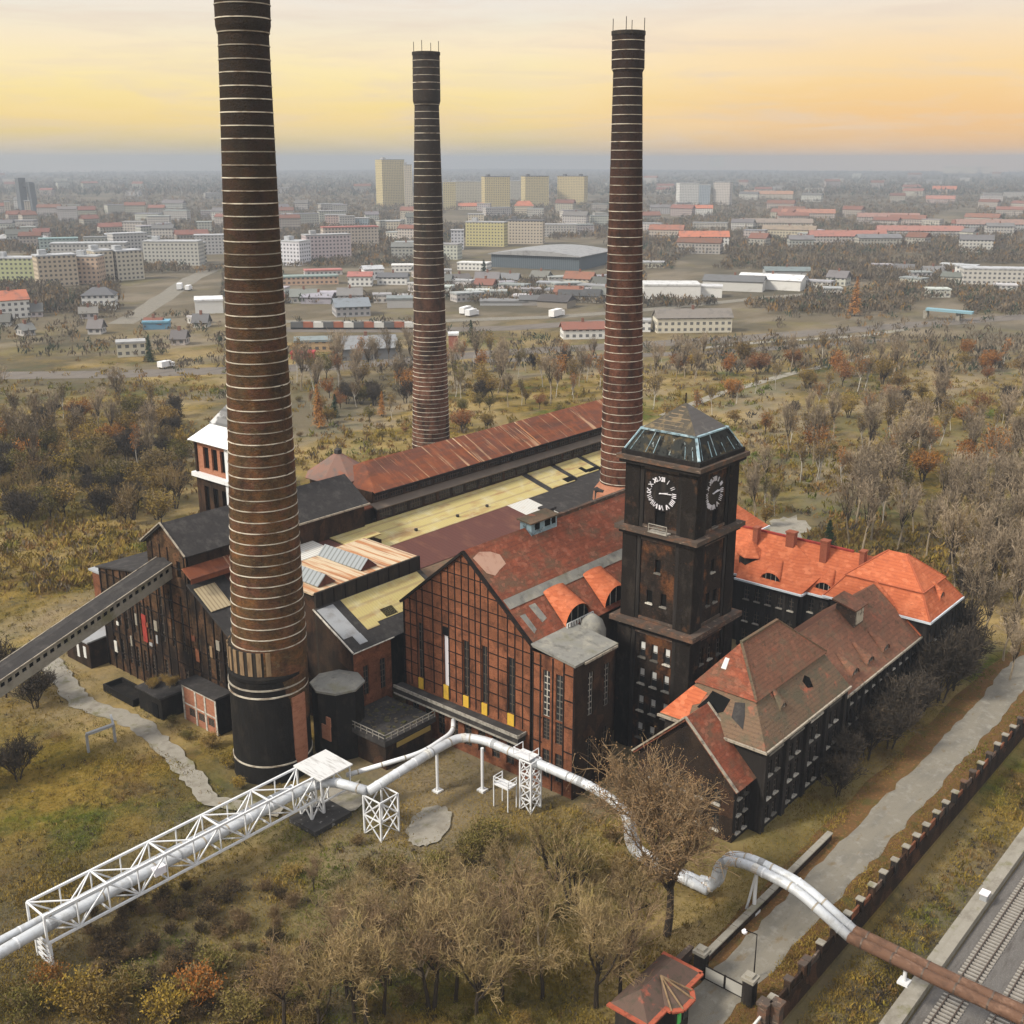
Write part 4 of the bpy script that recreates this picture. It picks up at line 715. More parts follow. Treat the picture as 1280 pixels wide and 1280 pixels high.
part('roof', MB().slab([(85.7, 123.6, 13.3), (98.4, 123.6, 13.3), (98.4, 136.0, 20.6), (85.7, 136.0, 20.6)], .25), 'felt', lh)
sz = lambda y: 13.3 + (y - 123.6) / 12.4 * 7.3
part('sheet_patch', MB().slab([(86.0, 130.6, sz(130.6) + .25), (89.6, 130.6, sz(130.6) + .25), (89.6, 134.6, sz(134.6) + .4), (86.0, 134.6, sz(134.6) + .4)], .12), mat('yellowed ribbed sheet', (.40, .33, .21), [('wx', (.20, .14, .08), (1.6, 1, 1), .5, 1, .7, .2)]), lh, 'yellowed corrugated sheet hanging over the lean-to')
part('sheet_patch', MB().slab([(92, 126.0, sz(126) + .2), (96.6, 126.0, sz(126) + .2), (96.6, 135.6, sz(135.6) + .2), (92, 135.6, sz(135.6) + .2)], .12), 'maroon', lh)
part('canopy', MB().slab([(85.2, 134.0, 22.0), (104, 134.0, 22.0), (104, 136.0, 23.2), (85.2, 136.0, 23.2)], .2).box(85.3, 104, 134.0, 134.15, 21.2, 21.95), 'rust', lh)
fr = MB()
for y in np.arange(124.3, 161.5, 2.05):
    zt = 13.4 + (y - 124) * .56 if y < 136 else (25.3 if y < 146.3 else 19.8 - (y - 146.3) * .16)
    if not any(abs(y - w_) < .5 for w_ in (138.5, 141.2, 144)): fr.box(85.88, 85.995, y - .08, y + .08, 0, zt)
part('steel_grid', fr, 'steel', lh)
hb = MB()
for z in (3.4, 6.8, 10.2, 13.6, 16.6): hb.box(85.90, 85.998, 136.2 if z > 12.8 else 124, 161.5, z - .07, z + .07)
for z in (19.5, 22.4): hb.box(85.90, 85.998, 136.2, 146.2, z - .07, z + .07)
part('steel_rail', hb, 'steel', lh)
random.seed(77)
for k in range(16):
    y = random.uniform(125, 160.5); z = random.uniform(2.5, 12); part('loose_sheet', MB().box(85.86, 85.985, y, y + random.uniform(.3, .9), z, z + random.uniform(.5, 2.0)), random.choice(['concrete', 'tan', 'brick', 'grey', 'rust', 'brickdark', 'palesheet']), lh)
part('red_board', MB().box(85.86, 85.99, 148.6, 149.8, 7.6, 12.2), 'redpaint', lh)
# coal tower with white roof
ct = thing('coal_tower', 'tall derelict tower with white hipped roof left behind the nearest chimney', 'tower', (106, 150, 0))
K = (101.2, 111.4, 144.6, 154.6)
tiers = [(K[0], K[1], K[2], K[3], 0, 30.6)]
facade(ct, 'wall', (K[0], K[2], 0), (0, 1), (-1, 0), 10, 30.6, [(2.6 + 2.4 * k, 19, 1.3, 10.2, 'blank') for k in range(3)], 'brickdark', .5)
facade(ct, 'wall', (K[0], K[2], 0), (1, 0), (0, -1), 10.2, 30.6, [(2.6 + 2.4 * k, 19, 1.3, 10.2, 'blank') for k in range(3)], 'brickdark', .5)
part('wall', MB().box(K[1] - .4, K[1], K[2] + .01, K[3], 0, 36.5).box(K[0] + .01, K[1] - .41, K[3] - .4, K[3], 0, 36.5), 'brickdark', ct)
facade(ct, 'upper_wall', (K[0] + .3, K[2] + .3, 31.3), (0, 1), (-1, 0), 9.4, 5.4, [(2.4 + 2.3 * k, .8, 1.5, 3.6, 'blank') for k in range(3)], 'newbrick', .4)
facade(ct, 'upper_wall', (K[0] + .3, K[2] + .3, 31.3), (1, 0), (0, -1), 9.4, 5.4, [(2.4 + 2.3 * k, .8, 1.5, 3.6, 'blank') for k in range(3)], 'newbrick', .4)
part('ledge', MB().box(K[0] - .6, K[1] + .3, K[2] - .6, K[3] + .5, 30.6, 31.3), 'white', ct)
part('drain_stain', MB().box(K[0] - .12, K[0] - .01, K[2] + .1, K[2] + 1.9, 20, 30.6).box(K[0] + .12, K[0] + .29, K[2] + .2, K[2] + 2.0, 31.3, 36.2), 'white', ct)
m_ = MB(); rgk = hipring((K[0] - .7, K[1] + .7, K[2] - .7, K[3] + .7), 36.7, (K[0] + 2.2, K[1] - 2.2, K[2] + 2.2, K[3] - 2.2), 39.4)
for p in rgk: m_.slab(p, .25)
part('roof_skirt', m_, 'white', ct)
m_ = MB()
for p in hipring((K[0] + 1.9, K[1] - 1.9, K[2] + 1.9, K[3] - 1.9), 39.35, (106.2, 106.4, 149.5, 149.7), 43.6): m_.slab(p, .2)
part('roof', m_, mat('grey patched sheet', (.17, .17, .17), [('wz', (.10, .10, .10), (1, 1, 1), .5, 1, .8, .2), (n_, (.55, .55, .55), (.3, .3, .3), .58, .66, .8)]), ct)
# octagonal turret
tu = thing('octagonal_turret', 'octagonal house with rusted pointed roof beside the nearest chimney', 'turret', (128.5, 151, 0))
part('wall', MB().lathe([(5.3, 0), (5.3, 25.8)], (128.5, 151), 8), 'brickdark', tu)
m_ = MB(); q = [(128.5 + 6.3 * math.cos(R(45 * k + 22.5)), 151 + 6.3 * math.sin(R(45 * k + 22.5)), 25.8) for k in range(8)]
for k in range(8): m_.slab([q[k], q[(k + 1) % 8], (128.5, 151, 30.0)], .2)
part('roof', m_, mat('rusted grey turret roof', (.20, .12, .095), [(n_, (.13, .11, .10), (.4, .4, .4), .48, .62, .8), (n_, (.26, .10, .06), (.6, .6, .6), .55, .68, .8)]), tu)
part('finial', MB().lathe([(.7, 29.6), (.7, 30.3), (.2, 30.6)], (128.5, 151), 8), 'felt', tu)
lt = thing('turret_annex', 'dark block with rusted lean-to roof in front of the octagonal turret', 'building', (122, 143, 0))
part('wall', MB().box(118, 126.6, 139.4, 145.9, 0, 23.0), 'brickdark', lt)
part('roof', MB().slab([(117.4, 138.6, 22.7), (127.1, 138.6, 22.7), (127.1, 146.2, 25.0), (117.4, 146.2, 25.0)], .25), 'rust', lt)
# middle house: rust streaked flat roof with roof lights, felt lean-to, terrace
mh = thing('middle_house', 'low factory block with rust streaked sheet roof between chimney and brick hall', 'factory building', (105, 122, 0))
part('wall', MB().box(96, 116.8, 119.4, 131.8, 0, 19.6).box(98.5, 120.8, 131.9, 136.0, 0, 19.4), 'brickdark', mh)
part('parapet', MB().box(95.8, 117.0, 119.0, 119.38, 0, 20.5), 'stripe', mh)
fr = MB()
for x in np.arange(97, 117, 2.2): part('parapet_rib', MB().box(x - .08, x + .08, 118.9, 118.998, 17.4, 20.4), 'steel', mh)
part('roof', MB().slab([(95.6, 119.4, 20.35), (117, 119.4, 20.35), (117, 131.8, 20.7), (95.6, 131.8, 20.7)], .25), 'rustcream', mh)
part('roof', MB().slab([(113.2, 132, 20.4), (120.9, 132, 20.4), (120.9, 138, 20.9), (113.2, 138, 20.9)], .2), 'cream', mh)
part('roof', MB().slab([(106, 132, 20.3), (113, 132, 20.3), (113, 138, 20.6), (106, 138, 20.6)], .2), 'maroon', mh)
part('roof', MB().slab([(103, 131, 20.75), (109.6, 131, 20.75), (109.6, 136.6, 21.2), (103, 136.6, 21.2)], .15), 'palesheet', mh)
for x0, y0, y1 in ((106.3, 121.0, 131.0), (97.6, 120.6, 127.0)):
    lb = part('roof_light', MB().slab([(x0 + 3.4, y0, 20.6), (x0 + 3.4, y1, 20.7), (x0 + 1.6, y1, 22.2), (x0 + 1.6, y0, 22.1)], .1).slab([(x0, y0, 20.6), (x0, y1, 20.7), (x0 + 1.6, y1, 22.2), (x0 + 1.6, y0, 22.1)], .1), mat('dusty roof glazing', (.27, .29, .30), [('wy', (.12, .13, .13), (1, 1.1, 1), .6, 1, .8, .1)]) if 'dusty roof glazing' not in MATS else MATS['dusty roof glazing'], mh)
    part('roof_light_gable', MB().add([(x0, y0, 20.5), (x0 + 3.4, y0, 20.5), (x0 + 1.6, y0, 22.0)], [(0, 1, 2)]), 'maroon', lb)
# annex with sloped roof
an = thing('annex', 'small brick annex with grey and cream patched sloping roof beside the hall', 'building', (99, 114, 0))
facade(an, 'wall', (95.6, 111.2, 0), (1, 0), (0, -1), 7.3, 13.6, [(2.3, 6.2, 1.0, 4.6, 'broken'), (5.6, 6.0, 1.1, 4.8, 'broken')], 'brick', .3)
facade(an, 'wall', (95.6, 111.2, 0), (0, 1), (-1, 0), 7.6, 13.6, [], 'brickdark', top=[(7.6, 17.6)])
az = lambda y: 13.9 + (y - 110.8) / 8.1 * 4.3
part('roof', MB().slab([(95.2, 110.6, az(110.6)), (117, 110.6, az(110.6)), (117, 118.95, az(118.95)), (95.2, 118.95, az(118.95))], .25), 'felt', an)
def ash(x0, x1, y0, y1, m): return part('roof_panel', MB().slab([(x0, y0, az(y0) + .08), (x1, y0, az(y0) + .08), (x1, y1, az(y1) + .08), (x0, y1, az(y1) + .08)], .08), m, an)
ash(95.6, 98.6, 113.0, 118.6, 'grey'); ash(97.2, 98.7, 111.4, 113.0, 'grey'); ash(100.2, 102.6, 113.0, 118.8, 'cream'); ash(102.6, 116, 113.6, 118.8, 'cream')
ash(104.6, 107, 113.7, 115.2, 'hole')
part('verge', MB().bar((95.1, 110.6, az(110.6) + .1), (95.1, 118.9, az(118.9) + .1), .2, .16).bar((95.1, 110.5, az(110.5) + .02), (103, 110.5, az(110.5) + .02), .14, .12), 'paleframe', an)
# polygonal stair tower foot
st = thing('polygonal_block', 'dark polygonal block with grey roof between chimney drum and annex', 'building', (91, 111, 0))
part('wall', MB().lathe([(3.6, 0), (3.6, 10.4)], (92.0, 110.6), 8), 'tar', st)
part('roof', MB().lathe([(3.85, 10.4), (3.85, 10.7), (.3, 11.2)], (92.0, 110.6), 8), 'greyroof', st)
part('brick_patch', MB().box(88.4, 88.56, 108.3, 110.1, 3.6, 5.8).box(88.4, 88.56, 108.2, 109.1, 5.8, 7.2), 'newbrick', st)
# terrace
tr = thing('terrace', 'flat black roof terrace with white railing in front of the brick gable', 'terrace', (97, 105, 0))
part('deck', MB().box(91.4, 101.2, 100.6, 110.6, 4.2, 5.0), 'felt', tr)
part('wall', MB().box(92.2, 101.2, 101.4, 110.4, 0, 4.2), 'brickdark', tr)
part('yellow_trim', MB().box(93.5, 100, 100.48, 100.6, 3.4, 4.1), mat('dull ochre trim', (.30, .22, .07)), tr)
m_ = MB()
for z in (5.45, 5.95): m_.bar((91.5, 100.7, z), (101.2, 100.7, z), .09).bar((91.5, 100.7, z), (91.5, 110.5, z), .09)
for x in np.arange(91.5, 101.3, 1.2): m_.bar((x, 100.7, 5), (x, 100.7, 5.95), .1)
for y in np.arange(100.7, 110.6, 1.2): m_.bar((91.5, y, 5), (91.5, y, 5.95), .1)
part('railing', m_, 'paleframe', tr)
m_ = MB()
for k in range(150): x, y = random.uniform(92, 101), random.uniform(101.2, 110); s_ = random.uniform(.05, .28); a_ = random.random() * 3; m_.bar((x - s_ * math.cos(a_), y - s_ * math.sin(a_), 5.0 + s_ * .3), (x + s_ * math.cos(a_), y + s_ * math.sin(a_), 5.0 + s_ * .35), s_ * 1.4, s_ * .6)
solo('rubble', m_, mat('mossy rubble', (.075, .065, .045), [(n_, (.22, .18, .13), (1.5, 1.5, 1.5), .55, .7, .8), (n_, (.06, .065, .02), (.5, .5, .5), .5, .65, .8)]), (96, 105, 5), 'loose rubble and moss on the black roof terrace', 'rubble', kind='stuff')
# small red brick annex, dark shed, trough at the left foot
ra = thing('red_brick_annex', 'low red brick annex with pale framed panels left of the chimney drum', 'shed', (84.5, 131, 0))
facade(ra, 'wall', (83, 127, 0), (0, 1), (-1, 0), 8.4, 5.9, [(1.5 + 2.4 * k, 1.1, 1.5, 1.3, 'broken') for k in range(3)], 'newbrick', .2)
part('wall', MB().box(83.2, 85.8, 127.01, 127.3, 0, 5.9).box(83.2, 85.8, 135.1, 135.39, 0, 5.9), 'tar', ra)
part('roof', MB().box(82.7, 85.8, 126.7, 135.7, 5.9, 6.2), 'felt', ra)
m_ = MB()
for y in (127.1, 129.7, 132.1, 135.2): m_.box(82.9, 82.995, y - .18, y + .18, 0, 5.8)
m_.box(82.92, 82.99, 127.3, 135, 2.75, 2.95).box(82.92, 82.99, 127.3, 135, 5.5, 5.7)
part('frame', m_, 'paleframe', ra)
ds = thing('black_shed', 'black flat shed with weeds growing on its roof at the facade foot', 'shed', (83, 140, 0))
part('wall', MB().box(80.4, 85.7, 137.2, 143.4, 0, 3.6), 'tar', ds)
part('roof', MB().box(80.1, 85.8, 136.9, 143.7, 3.6, 3.85), 'felt', ds)
part('door', MB().box(80.28, 80.39, 138.2, 139.6, 0, 2.4), 'hole', ds)
solo('coal_trough', MB().box(79.9, 80.2, 144.4, 153, 0, 1.3).box(83, 83.3, 144.4, 153, 0, 1.3).box(80.2, 83, 152.7, 153, 0, 1.3).box(80.2, 83, 144.4, 144.7, 0, 1.3).box(80.2, 83, 144.7, 152.7, 0, .5), 'tar', (81.5, 149, 0), 'open black trough on the ground beside the left facade', 'trough')
ls = thing('corner_shed', 'dark flat-roofed shed at the far left corner of the facade', 'shed', (85.5, 166, 0))
part('wall', MB().box(83, 90, 162, 169.6, 0, 4.8), 'brickdark', ls); part('roof', MB().slab([(82.6, 161.8, 4.8), (90.4, 161.8, 5.3), (90.4, 170, 5.3), (82.6, 170, 4.8)], .25), 'grey', ls)
part('window', MB().box(82.9, 82.99, 163, 163.8, 1.6, 3.6).box(82.9, 82.99, 165.2, 165.9, 1.2, 3.4), 'curtain', ls)
rb_ = thing('red_wall_block', 'small red brick block with grey roof behind the conveyor head', 'building', (93, 163, 0))
part('wall', MB().box(88, 98, 161.8, 167.5, 0, 14.6), 'brick', rb_); part('roof', MB().box(87.6, 98.3, 161.7, 168, 14.6, 14.9), 'grey', rb_)
# conveyor bridge
cv = thing('conveyor_bridge', 'sloping covered conveyor bridge with row of square openings', 'conveyor', (60, 141.5, 0))
def cvp(t, y, dz): x = 86 - 46 * t; return (x, y, 22.9 - 15.3 * t + dz)
ya, yb = 140.0, 143.4
m_ = MB()
part('floor', MB().add([cvp(0, ya, -2.4), cvp(0, yb, -2.4), cvp(1, yb, -2.4), cvp(1, ya, -2.4), cvp(0, ya, -2.0), cvp(0, yb, -2.0), cvp(1, yb, -2.0), cvp(1, ya, -2.0)], [(0, 1, 2, 3), (7, 6, 5, 4), (0, 3, 7, 4), (1, 5, 6, 2)]), 'concrete', cv)
for y in (ya, yb):
    m_ = MB(); N = 44
    for z0, z1 in ((-2.0, -1.15), (-.55, 0)):
        m_.add([cvp(0, y, z0), cvp(1, y, z0), cvp(1, y, z1), cvp(0, y, z1), cvp(0, y + .15, z0), cvp(1, y + .15, z0), cvp(1, y + .15, z1), cvp(0, y + .15, z1)], [(0, 1, 2, 3), (7, 6, 5, 4), (3, 2, 6, 7), (0, 4, 5, 1)])
    for k in range(N):
        a, b_ = k / N, (k + .42) / N
        m_.add([cvp(a, y, -1.15), cvp(b_, y, -1.15), cvp(b_, y, -.55), cvp(a, y, -.55), cvp(a, y + .14, -1.15), cvp(b_, y + .14, -1.15), cvp(b_, y + .14, -.55), cvp(a, y + .14, -.55)], [(0, 1, 2, 3), (7, 6, 5, 4), (0, 3, 7, 4), (1, 5, 6, 2)])
    part('side_wall', m_, 'concrete', cv)
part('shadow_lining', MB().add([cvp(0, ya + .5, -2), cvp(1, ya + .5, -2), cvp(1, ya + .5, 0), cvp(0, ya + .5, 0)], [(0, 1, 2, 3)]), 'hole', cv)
part('roof', MB().slab([cvp(0, ya - .25, .05), cvp(1, ya - .25, .05), cvp(1, (ya + yb) / 2, .55), cvp(0, (ya + yb) / 2, .55)], .12).slab([cvp(0, yb + .4, .05), cvp(1, yb + .4, .05), cvp(1, (ya + yb) / 2, .55), cvp(0, (ya + yb) / 2, .55)], .12), 'felt', cv)
part('roof_edge', MB().bar(cvp(0, ya - .3, .1), cvp(1, ya - .3, .1), .14, .14).bar(cvp(0, yb + .45, .1), cvp(1, yb + .45, .1), .14, .14), 'gutterold', cv)
for t in (.96,):
    x, _, z = cvp(t, 0, -2.4); part('trestle', MB().bar((x, ya + .3, 0), (x, ya + .3, z), .4).bar((x, yb - .3, 0), (x, yb - .3, z), .4).bar((x, ya + .3, 1), (x, yb - .3, z - 1), .2), 'steel', cv)
# goal-like steel frame
solo('steel_gantry', MB().bar((68.2, 136.9, 0), (68.2, 136.9, 3), .3).bar((72.2, 136.6, 0), (72.2, 136.6, 3), .3).bar((68.2, 136.9, 3), (72.2, 136.6, 3), .5, .35).bar((72.2, 136.6, 3), (73.5, 139.5, 3), .3), 'grey', (70, 136.8, 0), 'grey steel goal shaped frame standing in the left meadow', 'steel frame')
# ================================================================== PIPELINE
tb = thing('pipe_bridge', 'long white lattice truss bridge carrying a heating pipe over the meadow', 'pipe bridge', (60, 100.2, 0))
bx0, bx1, by0, by1, bz0, bz1 = 42.2, 77.6, 98.5, 102.0, 3.5, 6.8
for y in (by0, by1):
    for z in (bz0, bz1): part('chord', MB().bar((bx0, y, z), (bx1, y, z), .24), 'white', tb)
nb = 10; L_ = (bx1 - bx0) / nb
for y in (by0, by1):
    m_ = MB()
    for k in range(nb):
        a, b_ = bx0 + k * L_, bx0 + (k + 1) * L_
        m_.bar((a, y, bz0 if k % 2 else bz1), (b_, y, bz1 if k % 2 else bz0), .15); m_.bar((a, y, bz0), (a, y, bz1), .13 if k else .22)
    m_.bar((bx1, y, bz0), (bx1, y, bz1), .22); part('side_lattice', m_, 'white', tb)
for z in (bz0, bz1):
    m_ = MB()
    for k in range(nb + 1):
        a = bx0 + k * L_
        if k % 2 == 0 or z == bz0: m_.bar((a, by0, z), (a, by1, z), .16)
        if k < nb: m_.bar((a, by0 if k % 2 else by1, z), (a + L_, by1 if k % 2 else by0, z), .12)
    part('cross_lattice', m_, 'white', tb)
lg = MB()
for y in (by0 + .2, by1 - .2): lg.bar((bx0 + .3, y, 0), (bx0 + .3, y, bz0), .26)
for k in range(5): lg.bar((bx0 + .3, by0 + .2, k * .68), (bx0 + .3, by1 - .2, (k + 1) * .68), .12).bar((bx0 + .3, by1 - .2, k * .68), (bx0 + .3, by0 + .2, (k + 1) * .68), .12)
part('trestle', lg, 'white', tb)
lg = MB()
for x in (77.2, 79.2):
    for y in (by0 + .6, by1 - .8): lg.bar((x, y, 0), (x, y, bz0 + (3.3 if x > 78 else 0)), .26)
for y in (by0 + .6, by1 - .8): lg.bar((77.2, y, .5), (79.2, y, 3.3), .14).bar((79.2, y, .5), (77.2, y, 3.3), .14)
for x in (77.2, 79.2): lg.bar((x, by0 + .6, .5), (x, by1 - .8, 3.3), .14).bar((x, by1 - .8, .5), (x, by0 + .6, 3.3), .14)
part('trestle', lg, 'white', tb)
pf = part('platform', MB().slab([(77.3, 97.1, 6.95), (82.6, 97.1, 6.95), (82.6, 102.3, 7.15), (77.3, 102.3, 7.15)], .18), mat('stained galvanised deck', (.55, .55, .54), [(n_, (.22, .20, .18), (2.5, .35, 1), .5, .68, .8)]), tb)
part('platform_brace', MB().bar((77.6, 97.4, 3.6), (77.6, 97.4, 6.8), .16).bar((82.3, 97.4, 3.6), (82.3, 97.4, 6.8), .16).bar((77.6, 97.4, 3.6), (82.3, 97.4, 3.6), .18).bar((77.6, 97.4, 3.6), (80, 97.4, 6.8), .12).bar((80, 97.4, 6.8), (82.3, 97.4, 3.6), .12), 'white', tb); part('platform_leg', MB().bar((82.3, 102, 0), (82.3, 102, 6.8), .2), 'white', tb)
solo('concrete_plinth', MB().box(75.6, 81.6, 96.6, 101.6, 0, .7), mat('black bitumen plinth', (.045, .043, .042), [(n_, (.35, .34, .33), (1.4, 1.4, 1.4), .6, .72, .8)]), (78.5, 99, 0), 'black weathered concrete plinth under the end of the pipe bridge', 'plinth')
solo('valve_box', MB().box(54.8, 56.2, 98.4, 99.3, 4.6, 5.5).box(55.0, 56.0, 99.3, 100.0, 4.2, 5.0), 'whitepanel', (55.5, 99, 4.6), 'small white valve box fixed on the middle of the pipe bridge', 'valve box')
def run(name, pts, r, m, lab, rad=2.2, cat='pipe'):
    P_ = fillet(pts, rad); loc = (pts[0][0], pts[0][1], 0)
    o = solo(name, MB().sweep(P_, r), m, loc, lab, cat, smooth=True); ROOTLOC[o.name] = loc
    acc = 1.5
    for a, b in zip(P_, P_[1:]):
        L2 = (b - a).length; d_ = (b - a).normalized()
        while acc < L2:
            q = a + d_ * acc; part('joint_band', MB().bar(q - d_ * .09, q + d_ * .09, r * 2.12, n=16), random.choice(['grey', 'gutterold', 'white']) if m != 'piperust' else 'rail', o); acc += 3.2
        acc -= L2
    if r > .45 and m == 'pipe':
        for k in range(2, len(P_) - 2, 9): part('patch', MB().bar(P_[k], P_[k] + (P_[k + 1] - P_[k]).normalized() * .7, r * 2.07, n=14), random.choice(['grey', 'palesheet']), o)
    return o
run('heating_pipe', [(22, 97.8, 4.6), (38, 99.2, 4.8), (43, 99.5, 4.85), (77, 99.5, 5.2), (79.6, 97.8, 5.6), (80.6, 92.4, 5.9)], .62, 'pipe', 'thick silver heating pipe lying inside the white truss bridge')
run('heating_pipe', [(20, 99.6, 4.6), (34, 100.9, 4.8), (42, 101.0, 4.8), (76, 101.0, 5.1)], .42, 'pipe', 'thinner second pipe beside the thick one in the truss bridge')
tp_ = [(80.6, 92.0, 6.0), (91.8, 92.1, 6.6), (97.0, 91.9, 6.7), (98.4, 88.6, 6.7), (98.3, 76, 6.7), (98.4, 71.2, 6.6), (97.8, 67.2, 6.4), (96.9, 64.9, 6.0), (97.1, 64.2, 1.2), (96.7, 60.4, 1.2), (96.5, 53.3, 1.2)]
run('heating_pipe', tp_, .6, 'pipe', 'silver pipe looping round the terrace and down towards the trees', 1.9)
run('heating_pipe', [(x + (.95 if i > 3 else 0), y - (1.2 if i < 3 else 0) - .0, z - .05) for i, (x, y, z) in enumerate(tp_[3:])], .5, 'pipe', 'second silver pipe running in front of the tall corner block', 1.9)
run('branch_pipe', [(82.4, 98.2, 5.0), (91.6, 93.6, 6.0), (98, 94.2, 6.1), (100.5, 96.5, 6.1)], .32, 'white', 'thin white branch pipe from the deck towards the terrace')
for j, (dx, lab) in enumerate(((-.1, 'silver pipe arching up and over the road, left of its twin'), (1.2, 'silver pipe arching up and over the road, right of its twin'))):
    run('heating_pipe', [(96.5 + dx, 55.4 - .4 * j, 1.2), (97.0 + dx, 52.9, 1.3), (97.7 + dx, 52.6, 5.0), (97.7 + dx, 49.5, 5.9), (97.6 + dx, 43.4, 5.6), (97.3 + dx, 36.9, 2.9)], .55, 'pipe', lab, 2.0)
    run('rusty_pipe', [(97.3 + dx, 36.95, 2.9), (97.3 + dx, 27, 2.5), (97.2 + dx, 14, 2.5), (97.0 + dx, -10, 2.6)], .58, 'piperust', 'rusty brown pipe crossing the railway, %s' % ('left of its twin' if j == 0 else 'right of its twin'))
def lattice_tower(name, lab, x0, x1, y0, y1, h, n):
    t = thing(name, lab, 'pipe support', ((x0 + x1) / 2, (y0 + y1) / 2, 0), 'white steel supports under the pipeline')
    for x in (x0, x1):
        for y in (y0, y1): part('leg', MB().bar((x, y, 0), (x, y, h), .2), 'white', t)
    m_ = MB(); q = [(x0, y0), (x1, y0), (x1, y1), (x0, y1)]
    for k in range(n):
        z0, z1 = h * k / n, h * (k + 1) / n
        for a, b_ in zip(q, q[1:] + q[:1]): m_.bar((*a, z0), (*b_, z1), .12).bar((*b_, z0), (*a, z1), .12).bar((*a, z1), (*b_, z1), .14)
    part('lattice', m_, 'white', t)
    return t
lattice_tower('lattice_support', 'square white lattice support at the bend of the silver pipe', 80.2, 83.2, 89.6, 92.6, 5.4, 2)
lt2 = lattice_tower('lattice_support', 'narrow white lattice mast with a ladder platform before the corner block', 96.9, 98.9, 79.6, 81.4, 7.2, 4)
m_ = MB()
for a in ((95.2, 82.0), (95.2, 84.4), (96.9, 82.0), (96.9, 84.4)): m_.bar((*a, 0), (*a, 4.4), .12)
for z in (3.4, 3.9, 4.4): m_.bar((95.2, 82, z), (95.2, 84.4, z), .08).bar((95.2, 84.4, z), (96.9, 84.4, z), .08).bar((95.2, 82, z), (96.9, 82, z), .08)
m_.box(95.2, 96.9, 82, 84.4, 3.2, 3.36); part('access_platform', m_, 'white', lt2)
m_ = MB(); m_.box(97, 98.9, 80.0, 82.6, 7.4, 7.55)
for a in ((97, 80), (98.9, 80), (98.9, 82.6), (97, 82.6)): m_.bar((*a, 7.5), (*a, 8.5), .08)
m_.bar((97, 80, 8.5), (98.9, 80, 8.5), .08).bar((97, 82.6, 8.5), (98.9, 82.6, 8.5), .08).bar((97, 80, 8.5), (97, 82.6, 8.5), .08); part('top_platform', m_, 'white', lt2)
def post(x, y, h, lab, twin=0):
    m_ = MB().bar((x, y, 0), (x, y, h), .42, n=10).box(x - .55, x + .55, y - .55, y + .55, 0, .3)
    if twin: m_.bar((x, y + twin, 0), (x, y, h), .3, n=8)
    solo('pipe_post', m_, 'white', (x, y, 0), lab, 'pipe support', 'white steel supports under the pipeline')
post(93.0, 92.4, 6.2, 'white tubular post under the first bend beside the lattice support'); post(97.0, 88.0, 6.4, 'white tubular post in front of the black roof terrace')
post(97.9, 48.2, 5.3, 'white splayed posts holding the pipe at the road edge', .9)
post(97.8, 31.0, 2.2, 'grey steel post under the rusty pipe on the embankment')
# ================================================================== FENCE, WALLS, GATE, GATEHOUSE
fn = thing('pillar_fence', 'dark brick pillar fence on a retaining wall between road and railway', 'fence', (130, 39.3, 0))
part('retaining_wall', MB().box(84.6, 215, 38.92, 39.5, -3.4, .35), 'brickdark', fn)
px_ = np.cumsum([85.2] + [random.choice([3.3, 3.1, 3.4, .95 if _k % 5 == 2 else 3.2]) for _k in range(42)])
for x in px_:
    k = random.uniform(-.1, .1)
    p_ = part('pillar', MB().box(x - .33, x + .33, 38.88, 39.56, .0, 1.85 + k), random.choice(['black', 'brickdark']), fn); part('cap', MB().box(x - .42, x + .42, 38.78, 39.66, 1.85 + k, 2.0 + k), random.choice(['concrete', 'cornice', 'concrete']), p_)
for a, b_ in zip(px_, px_[1:]):
    if random.random() < .93: part('fence_panel', MB().box(a + .33, b_ - .33, 39.1, 39.32, .35, random.choice([1.2, 1.25, .9, 1.3])), random.choice(['brickdark', 'brick', 'cornice']), fn)
lw_ = thing('low_wall', 'crumbling low brick wall with grey coping along the left road edge', 'wall', (100, 47.9, 0))
part('wall', MB().box(87.2, 116.5, 47.7, 48.2, 0, .95), 'brickdark', lw_)
x = 87.2
while x < 116:
    L2 = random.uniform(2.2, 3.6); part('coping', MB().box(x, min(116.5, x + L2 - .08), 47.58, 48.32, .95, 1.12), 'concrete', lw_); x += L2
for x, y, lab in ((85.2, 47.3, 'dark gate pillar with pale cap beside the red gatehouse'), (84.9, 41.6, 'dark gate pillar with pale cap next to the thin lamp post')):
    p_ = thing('gate_pillar', lab, 'gate pillar', (x, y, 0), 'pillars of the road gate'); part('shaft', MB().box(x - .55, x + .55, y - .55, y + .55, 0, 2.9), 'black', p_); part('cap', MB().box(x - .7, x + .7, y - .7, y + .7, 2.9, 3.25).box(x - .4, x + .4, y - .4, y + .4, 3.25, 3.5), 'concrete', p_)
gt_ = thing('road_gate', 'grey two leaf mesh gate closing the road', 'gate', (85.0, 44.4, 0))
for a, b_ in ((42.2, 44.35), (44.45, 46.7)):
    m_ = MB().bar((85, a, .2), (85, b_, .2), .1).bar((85, a, 1.7), (85, b_, 1.7), .1).bar((85, a, .2), (85, a, 1.8), .12).bar((85, b_, .2), (85, b_, 1.8), .12); m_.m = 1; m_.box(84.98, 85.02, a, b_, .25, 1.65)
    part('gate_leaf', m_, ['steel', mat('pale wire mesh', (.34, .33, .30)) if 'pale wire mesh' not in MATS else MATS['pale wire mesh']], gt_)
gs = thing('fence_pillar_pair', 'pair of dark stone pillars with pale caps where the fence begins', 'pillars', (83.6, 39.6, 0)); 
